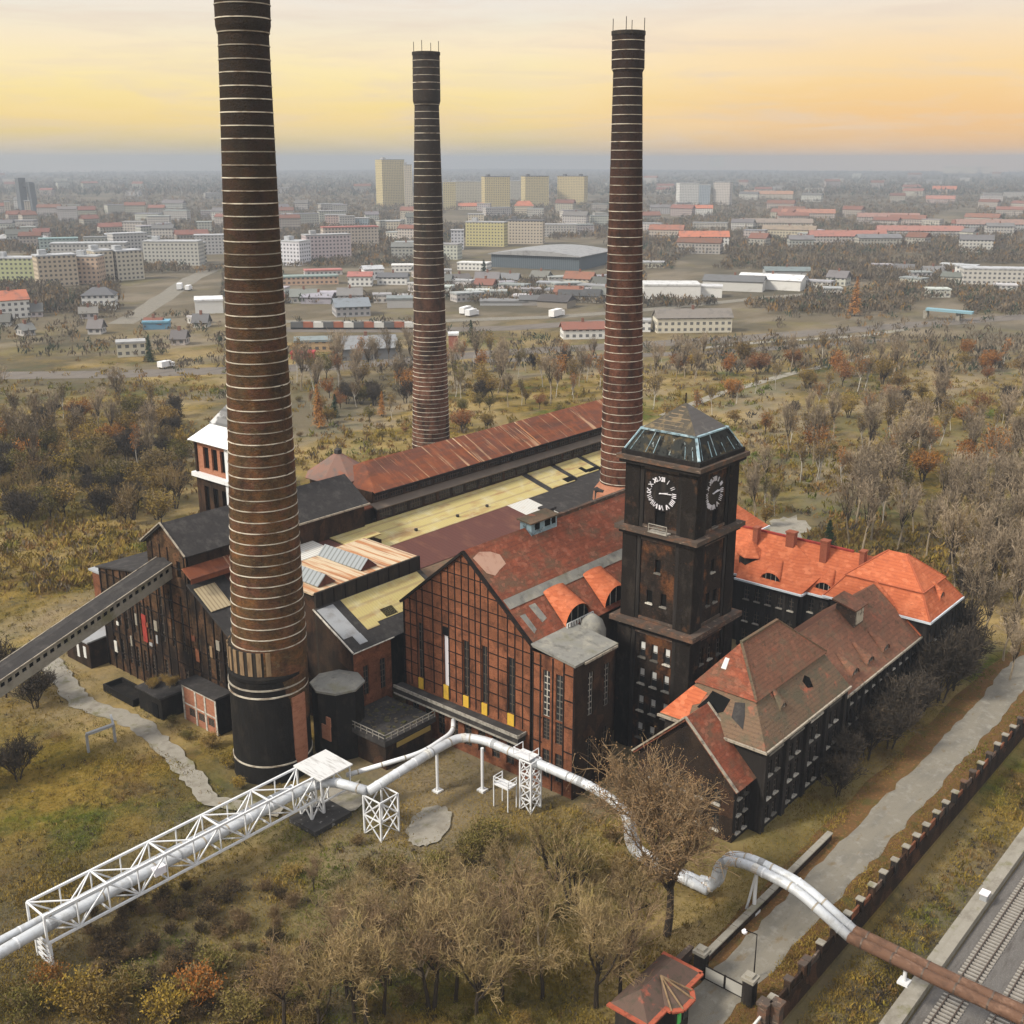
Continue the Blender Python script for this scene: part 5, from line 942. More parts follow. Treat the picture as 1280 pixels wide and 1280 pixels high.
for x, y in ((83.4, 39.2), (84.2, 38.2)): part('pillar', MB().box(x - .45, x + .45, y - .45, y + .45, -3, 2.3).box(x - .6, x + .6, y - .6, y + .6, 2.3, 2.6), 'cornice', gs)
solo('white_barrier', MB().bar((83.0, 39.3, 1.0), (77.5, 39.2, .9), .22), 'curtain', (80, 39.3, 0), 'white wooden rail leaning from the fence pillars to the frame edge', 'barrier')
gh_ = thing('gatehouse', 'small gatehouse with red edged mossy tiled roof at the road gate', 'gatehouse', (77, 48, 0))
part('wall', MB().box(73.0, 81.4, 46.0, 49.4, 0, 3.3).box(76.2, 78.6, 44.7, 46.0, 0, 3.3), 'stripe', gh_)
m_ = MB(); rgz = [(72.6, 45.4), (82.0, 45.4), (82.0, 50.0), (72.6, 50.0)]; rdg = [(74.6, 47.7, 5.0), (80.2, 47.7, 5.0)]
m_.slab([(72.6, 45.4, 3.3), (82, 45.4, 3.3), rdg[1], rdg[0]], .18).slab([(72.6, 50, 3.3), (82, 50, 3.3), rdg[1], rdg[0]], .18).slab([(72.6, 45.4, 3.3), (72.6, 50, 3.3), rdg[0]], .18).slab([(82, 45.4, 3.3), (82, 50, 3.3), rdg[1]], .18)
bayp = [(75.6, 45.6), (75.6, 44.8), (76.5, 44.1), (78.3, 44.1), (79.2, 44.8), (79.2, 45.6)]; bt_ = (77.4, 47.3, 4.95)
for a, b_ in zip(bayp, bayp[1:]): m_.slab([(*a, 3.35), (*b_, 3.35), bt_], .15)
groof = part('roof', m_, mat('mossy gatehouse tiles', (.105, .07, .055), [(n_, (.32, .09, .055), (.7, .7, .7), .58, .68, .8), (n_, (.06, .055, .04), (1.5, 1.5, 1.5), .5, .66, .7)]), gh_)
ed = MB()
for a, b_ in (((72.6, 45.4), (75.6, 45.4)), ((79.2, 45.4), (82, 45.4)), ((72.6, 45.4), (72.6, 50)), ((82, 45.4), (82, 50))): ed.bar((*a, 3.36), (*b_, 3.36), .5, .2)
for a, b_ in zip(bayp, bayp[1:]): ed.bar((*a, 3.42), (*b_, 3.42), .5, .2)
part('red_eave', ed, mat('fresh red eave tiles', (.32, .085, .048), [(n_, (.14, .05, .035), (1.5, 1.5, 1.5), .5, .66, .8)]), groof)
hp = MB()
for a in bayp[1:5]: hp.bar((*a, 3.5), (bt_[0], bt_[1], bt_[2] + .1), .14, .12)
part('hip_line', hp, 'tan', groof)
part('notice_board', MB().box(76.5, 77.1, 44.6, 44.69, 1.3, 2.5), 'green', gh_); part('window', MB().box(77.5, 78.3, 44.6, 44.69, 1.2, 2.4), 'glass', gh_)
solo('garden_wall', MB().box(81.9, 86.6, 49.2, 49.6, 0, 1.6).box(81.8, 86.7, 49.1, 49.7, 1.6, 1.75), 'cornice', (84, 49.4, 0), 'short stone wall piece behind the gatehouse', 'wall')
lp = thing('street_lamp', 'thin dark lamp post with small white head beside the road gate', 'street lamp', (88.5, 43.0, 0))
part('pole', MB().bar((88.5, 43, 0), (88.5, 43, 5.3), .16, n=8, w2=.1).bar((88.5, 43, 5.3), (88.1, 44.1, 5.5), .08), 'steel', lp); part('lamp_head', MB().lathe([(.28, 5.15), (.3, 5.35), (.12, 5.55)], (88.1, 44.2), 10), 'whitepanel', lp)
# railway
solo('ballast_bed', MB().add([(40, 29.9, -3.93), (320, 29.9, -3.93), (320, 14, -3.93), (40, 14, -3.93)], [(0, 3, 2, 1)]), 'ballast', (0, 0, 0), 'grey gravel bed under the railway tracks', 'ballast', kind='stuff')
solo('platform_edge', MB().box(60, 230, 30.1, 31.1, -4.2, -3.1).box(60, 230, 31.1, 31.9, -4.2, -3.35), 'concrete', (100, 30.6, -4), 'weathered concrete platform edge beside the railway', 'platform edge')
slm = MB().box(-.13, .13, -1.3, 1.3, 0, .16).mesh('sleeper', 'sleeper')
for yc, lab in ((27.4, 'railway track nearest the concrete platform edge'), (22.6, 'railway track at the lower right corner of the view')):
    tk = thing('railway_track', lab, 'railway track', (110, yc, -3.93), 'railway tracks')
    for dy in (-.75, .75): part('rail', MB().box(60, 260, yc + dy - .05, yc + dy + .05, -3.77, -3.6), 'rail', tk)
    for k in range(100): place('sleeper', slm, tk, (90 + .62 * k, yc, -3.92))
sg = thing('signal_box', 'small grey cabinet with white lid on the platform edge', 'cabinet', (121.5, 30.6, -3.1)); part('body', MB().box(121, 122, 30.2, 31, -3.1, -2.3), 'grey', sg); part('lid', MB().box(120.9, 122.1, 30.1, 31.1, -2.3, -2.15), 'whitepanel', sg)
# ================================================================== TREES
def ribbon(V, Fc, p, q, w0, w1, side):
    o = len(V); V += [p - side * w0, p + side * w0, q + side * w1, q - side * w1]; Fc.append((o, o + 1, o + 2, o + 3))
def rv(k=1.0): return Vector((random.uniform(-k, k), random.uniform(-k, k), random.uniform(-k, k)))
def make_tree(seed, h, trunk_h, spread, r, stems=1, levels=4, twig=.03, up=.35, leaf=0, leafsize=.3, nb=(4, 5, 5, 4), droop=0.0, wob=.11):
    """returns (wood MB, crown MB): trunk and limbs as tapered tubes, crown as fine twigs and leaf faces"""
    random.seed(seed); wood = MB(); V, Fc = [], []; tips = []
    def grow(p, d, ln, rad_, lv):
        segs = 3 if lv < 2 else 2; pts = [p]; dd = d.copy()
        for s_ in range(segs):
            dd = (dd + rv(.14 + wob * lv) + Vector((0, 0, up * .12 - droop * .1 * lv))).normalized(); pts.append(pts[-1] + dd * (ln / segs))
        for i in range(segs):
            a, b = pts[i], pts[i + 1]; ra, rb = rad_ * (1 - .35 * i / segs), rad_ * (1 - .35 * (i + 1) / segs)
            wood.m = 1 if lv else 0
            if lv <= 1: wood.bar(a, b, ra * 2, n=6 if lv == 0 else 4 if False else 5, w2=rb * 2)
            else:
                s1 = (b - a).cross(rv()).normalized(); w = max(twig, ra)
                ribbon(V, Fc, a, b, w, max(twig * .7, rb), s1)
                if lv == 2: ribbon(V, Fc, a, b, w, max(twig * .7, rb), s1.cross((b - a).normalized()))
        if lv >= levels: tips.append(pts[-1]); return
        n = nb[min(lv, len(nb) - 1)]
        for k in range(n):
            t = (.28 + .72 * (k + random.random()) / n) if lv else (.62 + .38 * (k + .6) / n); i = min(segs - 1, int(t * segs)); q = pts[i].lerp(pts[i + 1], t * segs - i)
            a = 2 * math.pi * (k / n + random.random() * .35) + lv
            out = Vector((math.cos(a), math.sin(a), 0)); sp = random.uniform(.35, 1.35) * spread
            nd = (dd * (1.0 if lv else .75) + out * sp + rv(.2) + Vector((0, 0, up))).normalized()
            grow(q, nd, ln * random.uniform(.42, .86) if lv else (h - trunk_h) * random.uniform(.26, .52), rad_ * .5, lv + 1)
        if lv: grow(pts[-1], dd, ln * .55, rad_ * .4, lv + 1)
        else: grow(pts[-1], dd, (h - trunk_h) * .45, rad_ * .6, 1)
    for s_ in range(stems):
        a = 2 * math.pi * s_ / stems + random.random()
        o = Vector((math.cos(a), math.sin(a), 0)) * (.35 * (stems > 1)); d = Vector((math.cos(a) * .25, math.sin(a) * .25, 1)).normalized() if stems > 1 else (Vector((0, 0, 1)) + rv(.06)).normalized()
        grow(o + Vector((0, 0, -.3)), d, trunk_h, r, 0)
    cr = MB(); cr.v = [tuple(p) for p in V]; cr.f = Fc; cr.mi = [0] * len(Fc)
    if leaf:
        for t in tips:
            for k in range(leaf):
                p = t + rv(1.0) * leafsize * 2.6; a = rv().normalized(); b = a.cross(rv()).normalized(); s_ = leafsize * random.uniform(.5, 1.1); o = len(cr.v)
                cr.v += [tuple(p - a * s_), tuple(p + b * s_ * .55), tuple(p + a * s_), tuple(p - b * s_ * .55)]; cr.f.append((o, o + 1, o + 2, o + 3)); cr.mi.append(1)
    return wood, cr
def make_conifer(seed, h, r, layers, mt):
    random.seed(seed); wood = MB().bar((0, 0, -.2), (0, 0, h), .4, n=6, w2=.06); cr = MB()
    for i in range(layers):
        t = i / layers; z = h * (.1 + .9 * t); rr = r * (1 - t) ** .85 + .15; n = int(9 + 10 * (1 - t))
        for k in range(n):
            a = random.random() * 6.28; L = rr * random.uniform(.7, 1.1); d = Vector((math.cos(a), math.sin(a), -.28)); s = Vector((-math.sin(a), math.cos(a), 0)); p = Vector((0, 0, z))
            for j in range(3):
                q = p + d * (L * (.35 + .3 * j)); w = .28 * (1 - .25 * j) * random.uniform(.7, 1.2) * r / 2.2; dz = rv(.12); o = len(cr.v)
                cr.v += [tuple(q - s * w + dz), tuple(q + d * w * 1.3), tuple(q + s * w - dz), tuple(q - d * w * 1.3 + Vector((0, 0, .12)))]; cr.f.append((o, o + 1, o + 2, o + 3)); cr.mi.append(0)
    return wood, cr
PROTO = {}
def proto(kind, wood, cr, wm, cm):
    PROTO.setdefault(kind, []).append((wood.mesh('trunk', wm), cr.mesh('crown', cm)))
for s in (1, 2, 3, 4, 5): proto('tan', *make_tree(10 + s, 15, 4.0 + s * .5, .62, .25, levels=4, twig=.021, nb=(5, 5, 5, 5), up=.34, wob=.17), ['bark', 'bark' if s % 3 else 'barktan'], ['twigtan' if s not in (2, 4) else 'twigbrown', 'leaf'])
proto('bigtan', *make_tree(31, 22, 7.5, .75, .46, levels=4, twig=.03, nb=(8, 7, 6, 6), up=.16, wob=.16, leaf=3, leafsize=.11), ['bark', 'bark'], ['twigbrown', 'leaf'])
for s in (1, 2): proto('multi', *make_tree(40 + s, 11, 3.4, .55, .2, stems=4, levels=3, twig=.03, nb=(3, 4, 4, 4), up=.4, leaf=3, leafsize=.11), ['bark', 'bark'], ['twigtan', 'leaf'])
for s in (1, 2, 3): proto('grey', *make_tree(50 + s, 18, 7.5, .5, .26, levels=4, twig=.05, nb=(5, 4, 4, 3), up=.6), ['barktan', 'bark'], ['twiggrey', 'leaf'])
for s in (1, 2, 3): proto('birch', *make_tree(60 + s, 14, 6, .30, .15, levels=3, twig=.045, nb=(7, 5, 4, 3), up=.7, leaf=2, leafsize=.26), ['birch', 'birch'], ['twiggrey', 'leaf'])
for s in (1, 2, 3): proto('leafy', *make_tree(70 + s, 10, 2.8, .75, .2, stems=1 + (s == 2) * 2, levels=3, twig=.05, nb=(5, 5, 4, 3), up=.35, leaf=9, leafsize=.26), ['bark', 'bark'], ['twiggrey', 'leaf'])
for s in (1, 2): proto('dark', *make_tree(80 + s, 8.5, 1.8, .85, .14, stems=3, levels=4, twig=.04, nb=(4, 5, 4, 4), up=.35), ['bark', 'bark'], ['twigdark', 'leaf'])
for s in (1, 2): proto('shrub', *make_tree(90 + s, 3.4, .5, .9, .05, stems=5, levels=3, twig=.022, nb=(3, 4, 4, 3), up=.5, leaf=3, leafsize=.13), ['bark', 'barktan'], ['twigtan', 'leaf'])
proto('thicket', *make_tree(95, 4.4, .6, .7, .06, stems=6, levels=3, twig=.03, nb=(4, 4, 4, 4), up=.4, leaf=1, leafsize=.12, wob=.18), ['bark', 'bark'], ['twigdark', 'leaf'])
proto('thicket', *make_tree(96, 4.0, .6, .7, .05, stems=6, levels=3, twig=.026, nb=(4, 4, 4, 4), up=.4, leaf=1, leafsize=.12, wob=.2), ['bark', 'bark'], ['twigbrown', 'leaf'])
proto('larch', *make_conifer(101, 14, 2.7, 34, 0), 'bark', ['larch'])
proto('spruce', *make_conifer(102, 10, 2.4, 28, 0), 'bark', ['needle'])
ZT = lambda x, y: gz(x, y)
def tree(kind, x, y, sc, label, group, name, color=(.20, .15, .055), v=None, sz=None):
    L = PROTO[kind]; w, c = L[random.randrange(len(L)) if v is None else v]
    t = thing(name, label, 'shrub' if kind in ('shrub', 'thicket') else 'tree', (x, y, ZT(x, y)), group)
    rz = random.uniform(0, 6.28); t.rotation_euler = (random.uniform(-.04, .04), random.uniform(-.04, .04), rz); t.scale = (sc, sc, sc * (sz or random.uniform(.9, 1.1)))
    for nm, me in (('trunk', w), ('crown', c)):
        o = bpy.data.objects.new(nm, me); COL.objects.link(o); o.parent = t
        k = random.uniform(.8, 1.2); o.color = (color[0] * k, color[1] * k * random.uniform(.92, 1.08), color[2] * k, 1)
    return t
random.seed(21)
OLIVE, OCHRE, ORG, YEL, BRN, RUSTY = (.105, .090, .024), (.21, .135, .035), (.30, .115, .025), (.26, .175, .03), (.115, .075, .032), (.22, .085, .03)
# foreground: individually placed
fg = [('bigtan', 88.3, 53.4, 1.0, 'largest bare tree, crown hiding the end gable of the black wing'), ('tan', 83.7, 54.7, .95, 'leaning bare tree just left of the largest one, dark forked trunk'),
      ('tan', 74.6, 52.8, 1.05, 'tall bare tree left of the gatehouse with thick dark trunk'), ('tan', 72.0, 57.5, .95, 'bare tan tree second to the left of the gatehouse'),
      ('tan', 69.2, 60.4, .95, 'bare pale tree at the bottom edge between two dark trunks'), ('tan', 66.0, 63.8, .9, 'spreading pale tree at the middle of the bottom edge'),
      ('tan', 70.0, 68.5, .85, 'wide tan tree above the middle of the bottom edge'), ('tan', 63.5, 70.5, .85, 'pale bare tree left of the bottom edge middle'),
      ('tan', 59.5, 72.5, .8, 'bare tree with one black limb near the brown thicket'), ('tan', 77.5, 64.5, .85, 'dark stemmed bare tree right below the multi stemmed trees'),
      ('multi', 88.0, 68.5, 1.0, 'olive multi stemmed tree in front of the tall corner block'), ('multi', 86.0, 64.5, .95, 'olive multi stemmed tree left of the largest bare tree'),
      ('tan', 76.0, 72.5, .5, 'bare tan tree below the concrete patch'), ('shrub', 79.0, 79.5, 1.2, 'tan bush at the foot of the square lattice support'),
      ('tan', 72.5, 76.5, .6, 'small bare tan tree below the square lattice support'), ('shrub', 75.2, 82.6, 1.3, 'tan bush left below the square lattice support'),
      ('tan', 67.5, 76.0, .62, 'small bare tree between the thicket and the lattice support'), ('tan', 64.0, 79.5, .5, 'smallest bare tree right of the brown thicket'),
      ('shrub', 84.2, 78.5, 1.4, 'pale bush between the concrete patch and the olive trees'), ('shrub', 88.5, 79.0, 1.3, 'pale bush below the ladder platform'),
      ('tan', 81.5, 71.5, .55, 'bare tan tree left of the olive multi stemmed tree')]
for k, x, y, s, lab in fg: tree(k, x, y, s, lab, None, 'bare_tree' if k in ('tan', 'bigtan') else 'multi_stem_tree' if k == 'multi' else 'bush', (.20, .125, .06) if k == 'bigtan' else OLIVE)
for i, (px, py, s, col) in enumerate([(250, 1255, 1.3, ORG), (210, 1270, 1.3, YEL), (95, 1262, 1.3, YEL), (130, 1275, 1.5, OCHRE), (40, 1268, 1.2, OLIVE), (300, 1275, 1.1, OLIVE), (165, 1240, 1.0, OLIVE), (330, 1235, .9, OCHRE), (60, 1245, 1.0, ORG), (270, 1215, 1.0, OLIVE)]):
    g = G(px, py); tree('shrub', g[0], g[1], s * 1.1, 'yellow and orange leaved bush at the bottom left corner', 'autumn bushes at the bottom left', 'autumn_bush', col)
for i in range(120):
    px, py = random.uniform(110, 390), random.uniform(1110, 1285); g = G(px, py); tree('thicket', g[0], g[1], random.uniform(.3, .65), 'dark leafless shrub in the brown thicket below the pipe bridge', 'dark shrubs of the thicket', 'thicket_shrub', BRN)
for i, (px, py, s) in enumerate([(5, 870, 1.2), (45, 885, .95), (22, 975, .85)]):
    g = G(px, py); tree('dark', g[0], g[1], s, ['dark bare tree below the conveyor at the left edge', 'dark bare tree under the conveyor beside the concrete track', 'dark bare tree in the left meadow below the conveyor'][i], None, 'bare_tree')
for i in range(30):
    px, py = random.uniform(335, 790), random.uniform(1070, 1310); g = G(px, py)
    if 69 < g[0] < 84 and 42 < g[1] < 51.5: continue
    tree('tan', g[0], g[1], min(1.0, max(.24, (py - 1035) / 240)) * random.uniform(.8, 1.05), 'pale leafless tree in the grove filling the bottom middle', 'pale trees of the bottom grove', 'bare_tree', random.choice([OLIVE, OCHRE, BRN]))
for i in range(34):
    px, py = random.uniform(330, 800), random.uniform(1050, 1300); g = G(px, py)
    if 69 < g[0] < 84 and 42 < g[1] < 51.5: continue
    tree('shrub', g[0], g[1], random.uniform(.5, .95), 'tan brushwood bush under the bottom grove', 'bushes under the bottom grove', 'bush', random.choice([OLIVE, OCHRE, BRN, OLIVE]))
# along the black wing
for i, (x, y, s) in enumerate([(126.4, 51.6, .75), (131.5, 52.6, .8), (138, 52.6, .95), (143, 51.5, .95), (148, 52.8, 1.05), (153, 51.8, 1.0), (157.5, 52.2, 1.05), (162, 51.3, 1.1), (167.5, 51.5, 1.2), (173, 51.8, 1.1), (177, 53.5, 1.2), (180, 58, 1.3)]):
    tree('dark', x, y, s, 'dark leafless tree growing against the road front of the black wing', 'dark trees along the black wing', 'bare_tree', sz=random.uniform(1.0, 1.5))
for i, (px, py, s, col) in enumerate([(262, 935, .8, OCHRE), (285, 960, .75, YEL), (235, 925, .6, OLIVE), (300, 985, .6, YEL), (215, 905, .5, OLIVE)]):
    g = G(px, py); tree('shrub', g[0], g[1], s, 'yellow green bush at the foot of the tarred chimney drum', 'bushes at the chimney drum', 'bush', col)
for i in range(5): tree('shrub', random.uniform(81, 85), random.uniform(138, 143), .5, 'ochre weeds sprouting from the black shed roof', 'weeds on the shed roof', 'weed', OCHRE).location.z = 3.8
def scatter(n, box, test=None, mind=3.0):
    out = []; tries = 0
    while len(out) < n and tries < 6000:
        tries += 1; px, py = random.uniform(box[0], box[2]), random.uniform(box[1], box[3]); g = G(px, py); x, y = g[0], g[1]
        if 78 < x < 206 and 36 < y < 170 or (170 < x < 192 and 170 < y < 190): continue
        if y < 52 and x < 260: continue
        if test and not test(px, py): continue
        if all((x - a) ** 2 + (y - b) ** 2 > mind ** 2 for a, b in out): out.append((x, y))
    return out
def wood(n, box, kinds, cols, lab, grp, sr=(.8, 1.2), test=None, mind=3.5):
    for x, y in scatter(n, box, test, mind):
        k = random.choice(kinds); nm = {'grey': 'bare_tree', 'tan': 'bare_tree', 'birch': 'birch_tree', 'leafy': 'autumn_tree', 'dark': 'dark_tree', 'larch': 'larch_tree', 'spruce': 'spruce_tree', 'multi': 'multi_stem_tree', 'shrub': 'bush', 'thicket': 'thicket_shrub'}[k]
        w_ = {'grey': 'grey leafless tree', 'tan': 'tan leafless tree', 'birch': 'white stemmed birch', 'leafy': 'ochre leaved tree', 'dark': 'dark leafless tree', 'multi': 'olive multi stemmed tree', 'shrub': 'low ochre bush', 'spruce': 'dark green spruce', 'larch': 'orange larch'}[k]
        tree(k, x, y, random.uniform(*sr), '%s %s' % (w_, lab), '%ss %s' % (w_, grp), nm, random.choice(cols))
wood(44, (0, 590, 225, 660), ['leafy', 'leafy', 'dark', 'multi'], [OLIVE, OCHRE, BRN, OLIVE, YEL], 'in the wood left of the coal tower', 'left of the coal tower', (.8, 1.15), lambda x, y: y > 600 or x > 30)
wood(62, (0, 520, 235, 592), ['leafy', 'dark', 'dark', 'grey', 'birch', 'leafy'], [OLIVE, OCHRE, BRN, ORG, YEL], 'in the hazy wood far left of the coal tower', 'far left of the coal tower', (.75, 1.1))
wood(8, (0, 520, 60, 640), ['grey', 'dark'], [BRN], 'at the left edge of the far wood', 'at the left edge', (.9, 1.3))
wood(80, (365, 455, 760, 510), ['birch', 'birch', 'grey', 'grey', 'leafy', 'birch', 'dark'], [RUSTY, OCHRE, ORG, OLIVE], 'on the scrubland behind the rust roofed hall', 'on the scrubland behind the hall', (.75, 1.2))
wood(40, (365, 500, 760, 548), ['birch', 'leafy', 'shrub', 'leafy'], [BRN, OCHRE, OLIVE, RUSTY, YEL], 'close behind the octagonal turret and rust roof', 'close behind the rust roof', (.5, .8))
wood(74, (815, 445, 1280, 545), ['leafy', 'birch', 'grey', 'grey', 'birch', 'leafy', 'leafy', 'dark'], [OCHRE, ORG, OCHRE, ORG, RUSTY, YEL], 'on the hazy slope right of the clock tower', 'on the slope right of the clock tower', (.65, 1.1))
wood(46, (960, 540, 1280, 610), ['grey', 'grey', 'birch', 'leafy', 'birch'], [OCHRE, ORG, OCHRE], 'in the grove above the orange roofs', 'in the grove above the orange roofs', (.85, 1.15))
wood(54, (1060, 610, 1280, 735), ['grey', 'grey', 'grey', 'tan', 'birch'], [OLIVE, BRN, OCHRE], 'in the tall wood right of the orange roofed pavilion', 'right of the orange pavilion', (.8, 1.05), lambda x, y: y < 735 and (x > 1180 or y < 700), 3)
wood(16, (1195, 735, 1280, 825), ['grey', 'dark', 'grey'], [OLIVE, BRN], 'beside the road bend at the right edge', 'beside the road bend', (.8, 1.0), None, 4)
wood(8, (930, 600, 980, 660), ['birch', 'leafy', 'grey'], [OCHRE, OLIVE], 'just right of the clock tower behind the orange roofs', 'just behind the orange roofs', (.6, .85))
for px, py, sc_ in ((1212, 778, .85), (1240, 752, .9), (1268, 792, .95), (1229, 806, .8), (1277, 742, .95), (1254, 826, .8), (1202, 748, .8), (1283, 705, .9), (1222, 722, .85), (1250, 700, .9), (1262, 850, .7)):
    g = G(px, py); tree('grey', g[0], g[1], sc_, 'tall leafless tree beside the road bend at the right edge', 'tall trees at the road bend', 'bare_tree')
for px, py, s, lab, k in ((400, 535, .95, 'bright orange larch left of the middle chimney', 'larch'), (477, 520, .6, 'small orange larch beside the middle chimney', 'larch'), (418, 522, .8, 'dark green spruce right behind the orange larch', 'spruce'), (1035, 690, .8, 'dark spruce behind the orange roof ridge', 'spruce'), (590, 428, 1.0, 'lone dark spruce near the railway sheds', 'spruce'), (605, 352, 1.6, 'dark spruce pair left of the big grey hall', 'spruce'), (1068, 395, 1.5, 'orange conical larch in the hazy fields at right', 'larch'), (188, 452, 1.1, 'dark spruce beside the small signal house', 'spruce')):
    g = G(px, py); tree(k, g[0], g[1], s, lab, None, 'larch_tree' if k == 'larch' else 'spruce_tree')
# ================================================================== UNCOUNTABLE GROWTH
def cards(name, P_, size, mts, mi, lab, nf=5, flat=.6):
    """many small leaf faces around each point"""
    n = len(P_); sz = np.asarray(size).reshape(-1, 1) * np.ones((n, 1))
    off = rng.normal(size=(n, nf, 3)); off /= np.linalg.norm(off, axis=2, keepdims=True) + 1e-6; off *= rng.uniform(.3, 1, (n, nf, 1)); off[..., 2] = np.abs(off[..., 2]) * flat
    c = P_[:, None, :] + off * sz[:, :, None]
    a = rng.normal(size=(n, nf, 3)); a[..., 2] += 1.3 * np.sign(a[..., 2]); a /= np.linalg.norm(a, axis=2, keepdims=True); b = np.cross(a, rng.normal(size=(n, nf, 3))); b /= np.linalg.norm(b, axis=2, keepdims=True) + 1e-6
    fs = (sz[:, :, None] * rng.uniform(.14, .34, (n, nf, 1)))
    v = np.stack([c - a * fs * 1.5, c + b * fs * .38, c + a * fs * 1.5, c - b * fs * .38], 2).reshape(-1, 3)
    nq = n * nf; me = bpy.data.meshes.new(name); me.vertices.add(nq * 4); me.vertices.foreach_set('co', v.ravel().astype(np.float32))
    me.loops.add(nq * 4); me.loops.foreach_set('vertex_index', np.arange(nq * 4, dtype=np.int32)); me.polygons.add(nq); me.polygons.foreach_set('loop_start', np.arange(0, nq * 4, 4, dtype=np.int32))
    for m_ in mts: me.materials.append(M[m_])
    me.polygons.foreach_set('material_index', np.repeat(np.asarray(mi, dtype=np.int32), nf)); me.update(calc_edges=True)
    o = bpy.data.objects.new(name, me); COL.objects.link(o); return props(o, lab, None, None, 'stuff')
def blocked(x, y):
    return ((x > 82) & (x < 206) & (y > 54) & (y < 170)) | ((y > 41.5) & (y < 48.5) & (x < 260)) | ((y > 38) & (y < 40)) | ((y < 32)) | ((x > 69.5) & (x < 83) & (y > 43.5) & (y < 50.5))
def field(n, box):
    px, py = rng.uniform(box[0], box[2], n), rng.uniform(box[1], box[3], n)
    d = fw[None] * F + rt[None] * (px - 640)[:, None] - upv[None] * (py - 640)[:, None]; t = -H / d[:, 2]
    return (np.array([0, 0, H]) + d * t[:, None]), px, py
# grass blades near the camera
n = 170000; Pn, _, _ = field(n, (-20, 690, 1300, 1300)); x, y = Pn[:, 0], Pn[:, 1]
keep = ~(((x > 81.5) & (x < 206) & (y > 55.2) & (y < 170) & ~((x < 102) & (y < 99) & (y > 56))) | ((y > 42.0) & (y < 48.2) & (x < 260)) | ((y > 38) & (y < 40)) | (y < 32) | ((x > 69.5) & (x < 83) & (y > 43.5) & (y < 50.5)) | ((abs(x - 77) < 1.9) & (y > 108) & (y < 165)) | ((abs(x - 86.5) < 3.0) & (abs(y - 87.5) < 1.6)) | ((abs(x - 82.5) < 4.3) & (abs(y - 100.5) < 2.6)))
Pn = Pn[keep]; 
Pn[:, 2] = np.array([gz(a, b) for a, b in Pn[:, :2]]) + .04
nz = np.sin(Pn[:, 0] * .35) * np.cos(Pn[:, 1] * .31) + np.sin(Pn[:, 0] * .13 + 1) * np.cos(Pn[:, 1] * .17)
cards('grass', Pn, .22 + .16 * np.clip(nz, 0, 2) + rng.uniform(0, .14, len(Pn)), ['grassblade'], np.zeros(len(Pn)), 'dry yellow and green grass of the meadows', 3, 1.2)
n = 9000; Pn, px, py = field(n, (-20, 640, 900, 1300)); x, y = Pn[:, 0], Pn[:, 1]
k = ~blocked(x, y) & ~((abs(x - 77) < 2.1) & (y > 108) & (y < 165)) & ~((abs(x - 86.5) < 3.4) & (abs(y - 87.5) < 2.0)) & ~((abs(x - 82.5) < 4.5) & (abs(y - 100.5) < 3)); k |= (x > 83) & (x < 101) & (y > 56) & (y < 80)
dn = np.sin(x * .21 + 1) * np.cos(y * .19) + .6 * np.sin(x * .53 + y * .4); k &= rng.uniform(-1.2, 1.2, n) < dn; Pn = Pn[k]
cards('tussocks', Pn, rng.uniform(.25, .75, len(Pn)), ['grassblade', 'wood2', 'twigdark', 'wood1'], rng.choice(4, len(Pn), p=[.62, .12, .12, .14]), 'rough tussocks and weeds standing in the meadow', 14, .9)
# embankment and scrub clumps
n = 6000; Pn, px, py = field(n, (900, 760, 1300, 1300)); k = (Pn[:, 1] < 38.5) & (Pn[:, 1] > 32.5); Pn = Pn[k]; Pn[:, 2] = -3.4
cards('embankment_scrub', Pn, rng.uniform(.25, .9, len(Pn)), ['twigdark', 'wood2', 'grassblade'], rng.choice(3, len(Pn), p=[.25, .15, .6]), 'tangled brown scrub on the railway embankment', 16, .9)
n = 11000; Pn, px, py = field(n, (-20, 450, 1300, 740)); x, y = Pn[:, 0], Pn[:, 1]
k = ~blocked(x, y) & ~((abs(x - 225) < 11) & (abs(y - 110) < 6)); dens = np.sin(x * .05) * np.cos(y * .043) + .35 * np.sin(x * .17) + .4; k &= rng.uniform(0, 1, n) < np.clip(dens + .25, .12, 1); Pn = Pn[k]
cards('scrub', Pn, rng.uniform(.6, 2.2, len(Pn)), ['wood1', 'wood2', 'grassblade'], rng.choice(3, len(Pn), p=[.16, .26, .58]), 'low ochre and brown scrub covering the wasteland', 18, .9)
# far woods
def far(n, box, w, s, lab, p=(.75, .12, .13), nm='distant_woods', gap=0.0, nf=16):
    Pn, px, py = field(n, box); x, y = Pn[:, 0], Pn[:, 1]
    k = ~blocked(x, y); 
    if gap: d = np.sin(px * .021 + 2) * np.sin(py * .11) + .6 * np.sin(px * .051 + py * .07); k &= d > gap * 2 - 1.2
    for a in CLEAR: k &= ~((px > a[0]) & (px < a[2]) & (py > a[1]) & (py < a[3]))
    Pn = Pn[k]; Pn[:, 2] += s * .35
    return cards(nm, Pn, rng.uniform(.6, 1.1, len(Pn)) * s, ['wood1', 'wood2', 'wood3'], rng.choice(3, len(Pn), p=p), lab, nf, 1.1)
CLEAR = [(560, 300, 760, 352), (600, 395, 760, 420), (150, 342, 280, 395), (800, 385, 960, 425), (805, 338, 1010, 378), (340, 380, 760, 402), (360, 415, 520, 450), (350, 335, 520, 375), (1140, 380, 1210, 400), (1195, 330, 1290, 362), (240, 375, 290, 400), (700, 400, 760, 440), (0, 448, 200, 475)]
far(1300, (-30, 392, 1310, 470), 0, 3.0, 'grey brown woods across the middle distance', gap=.35)
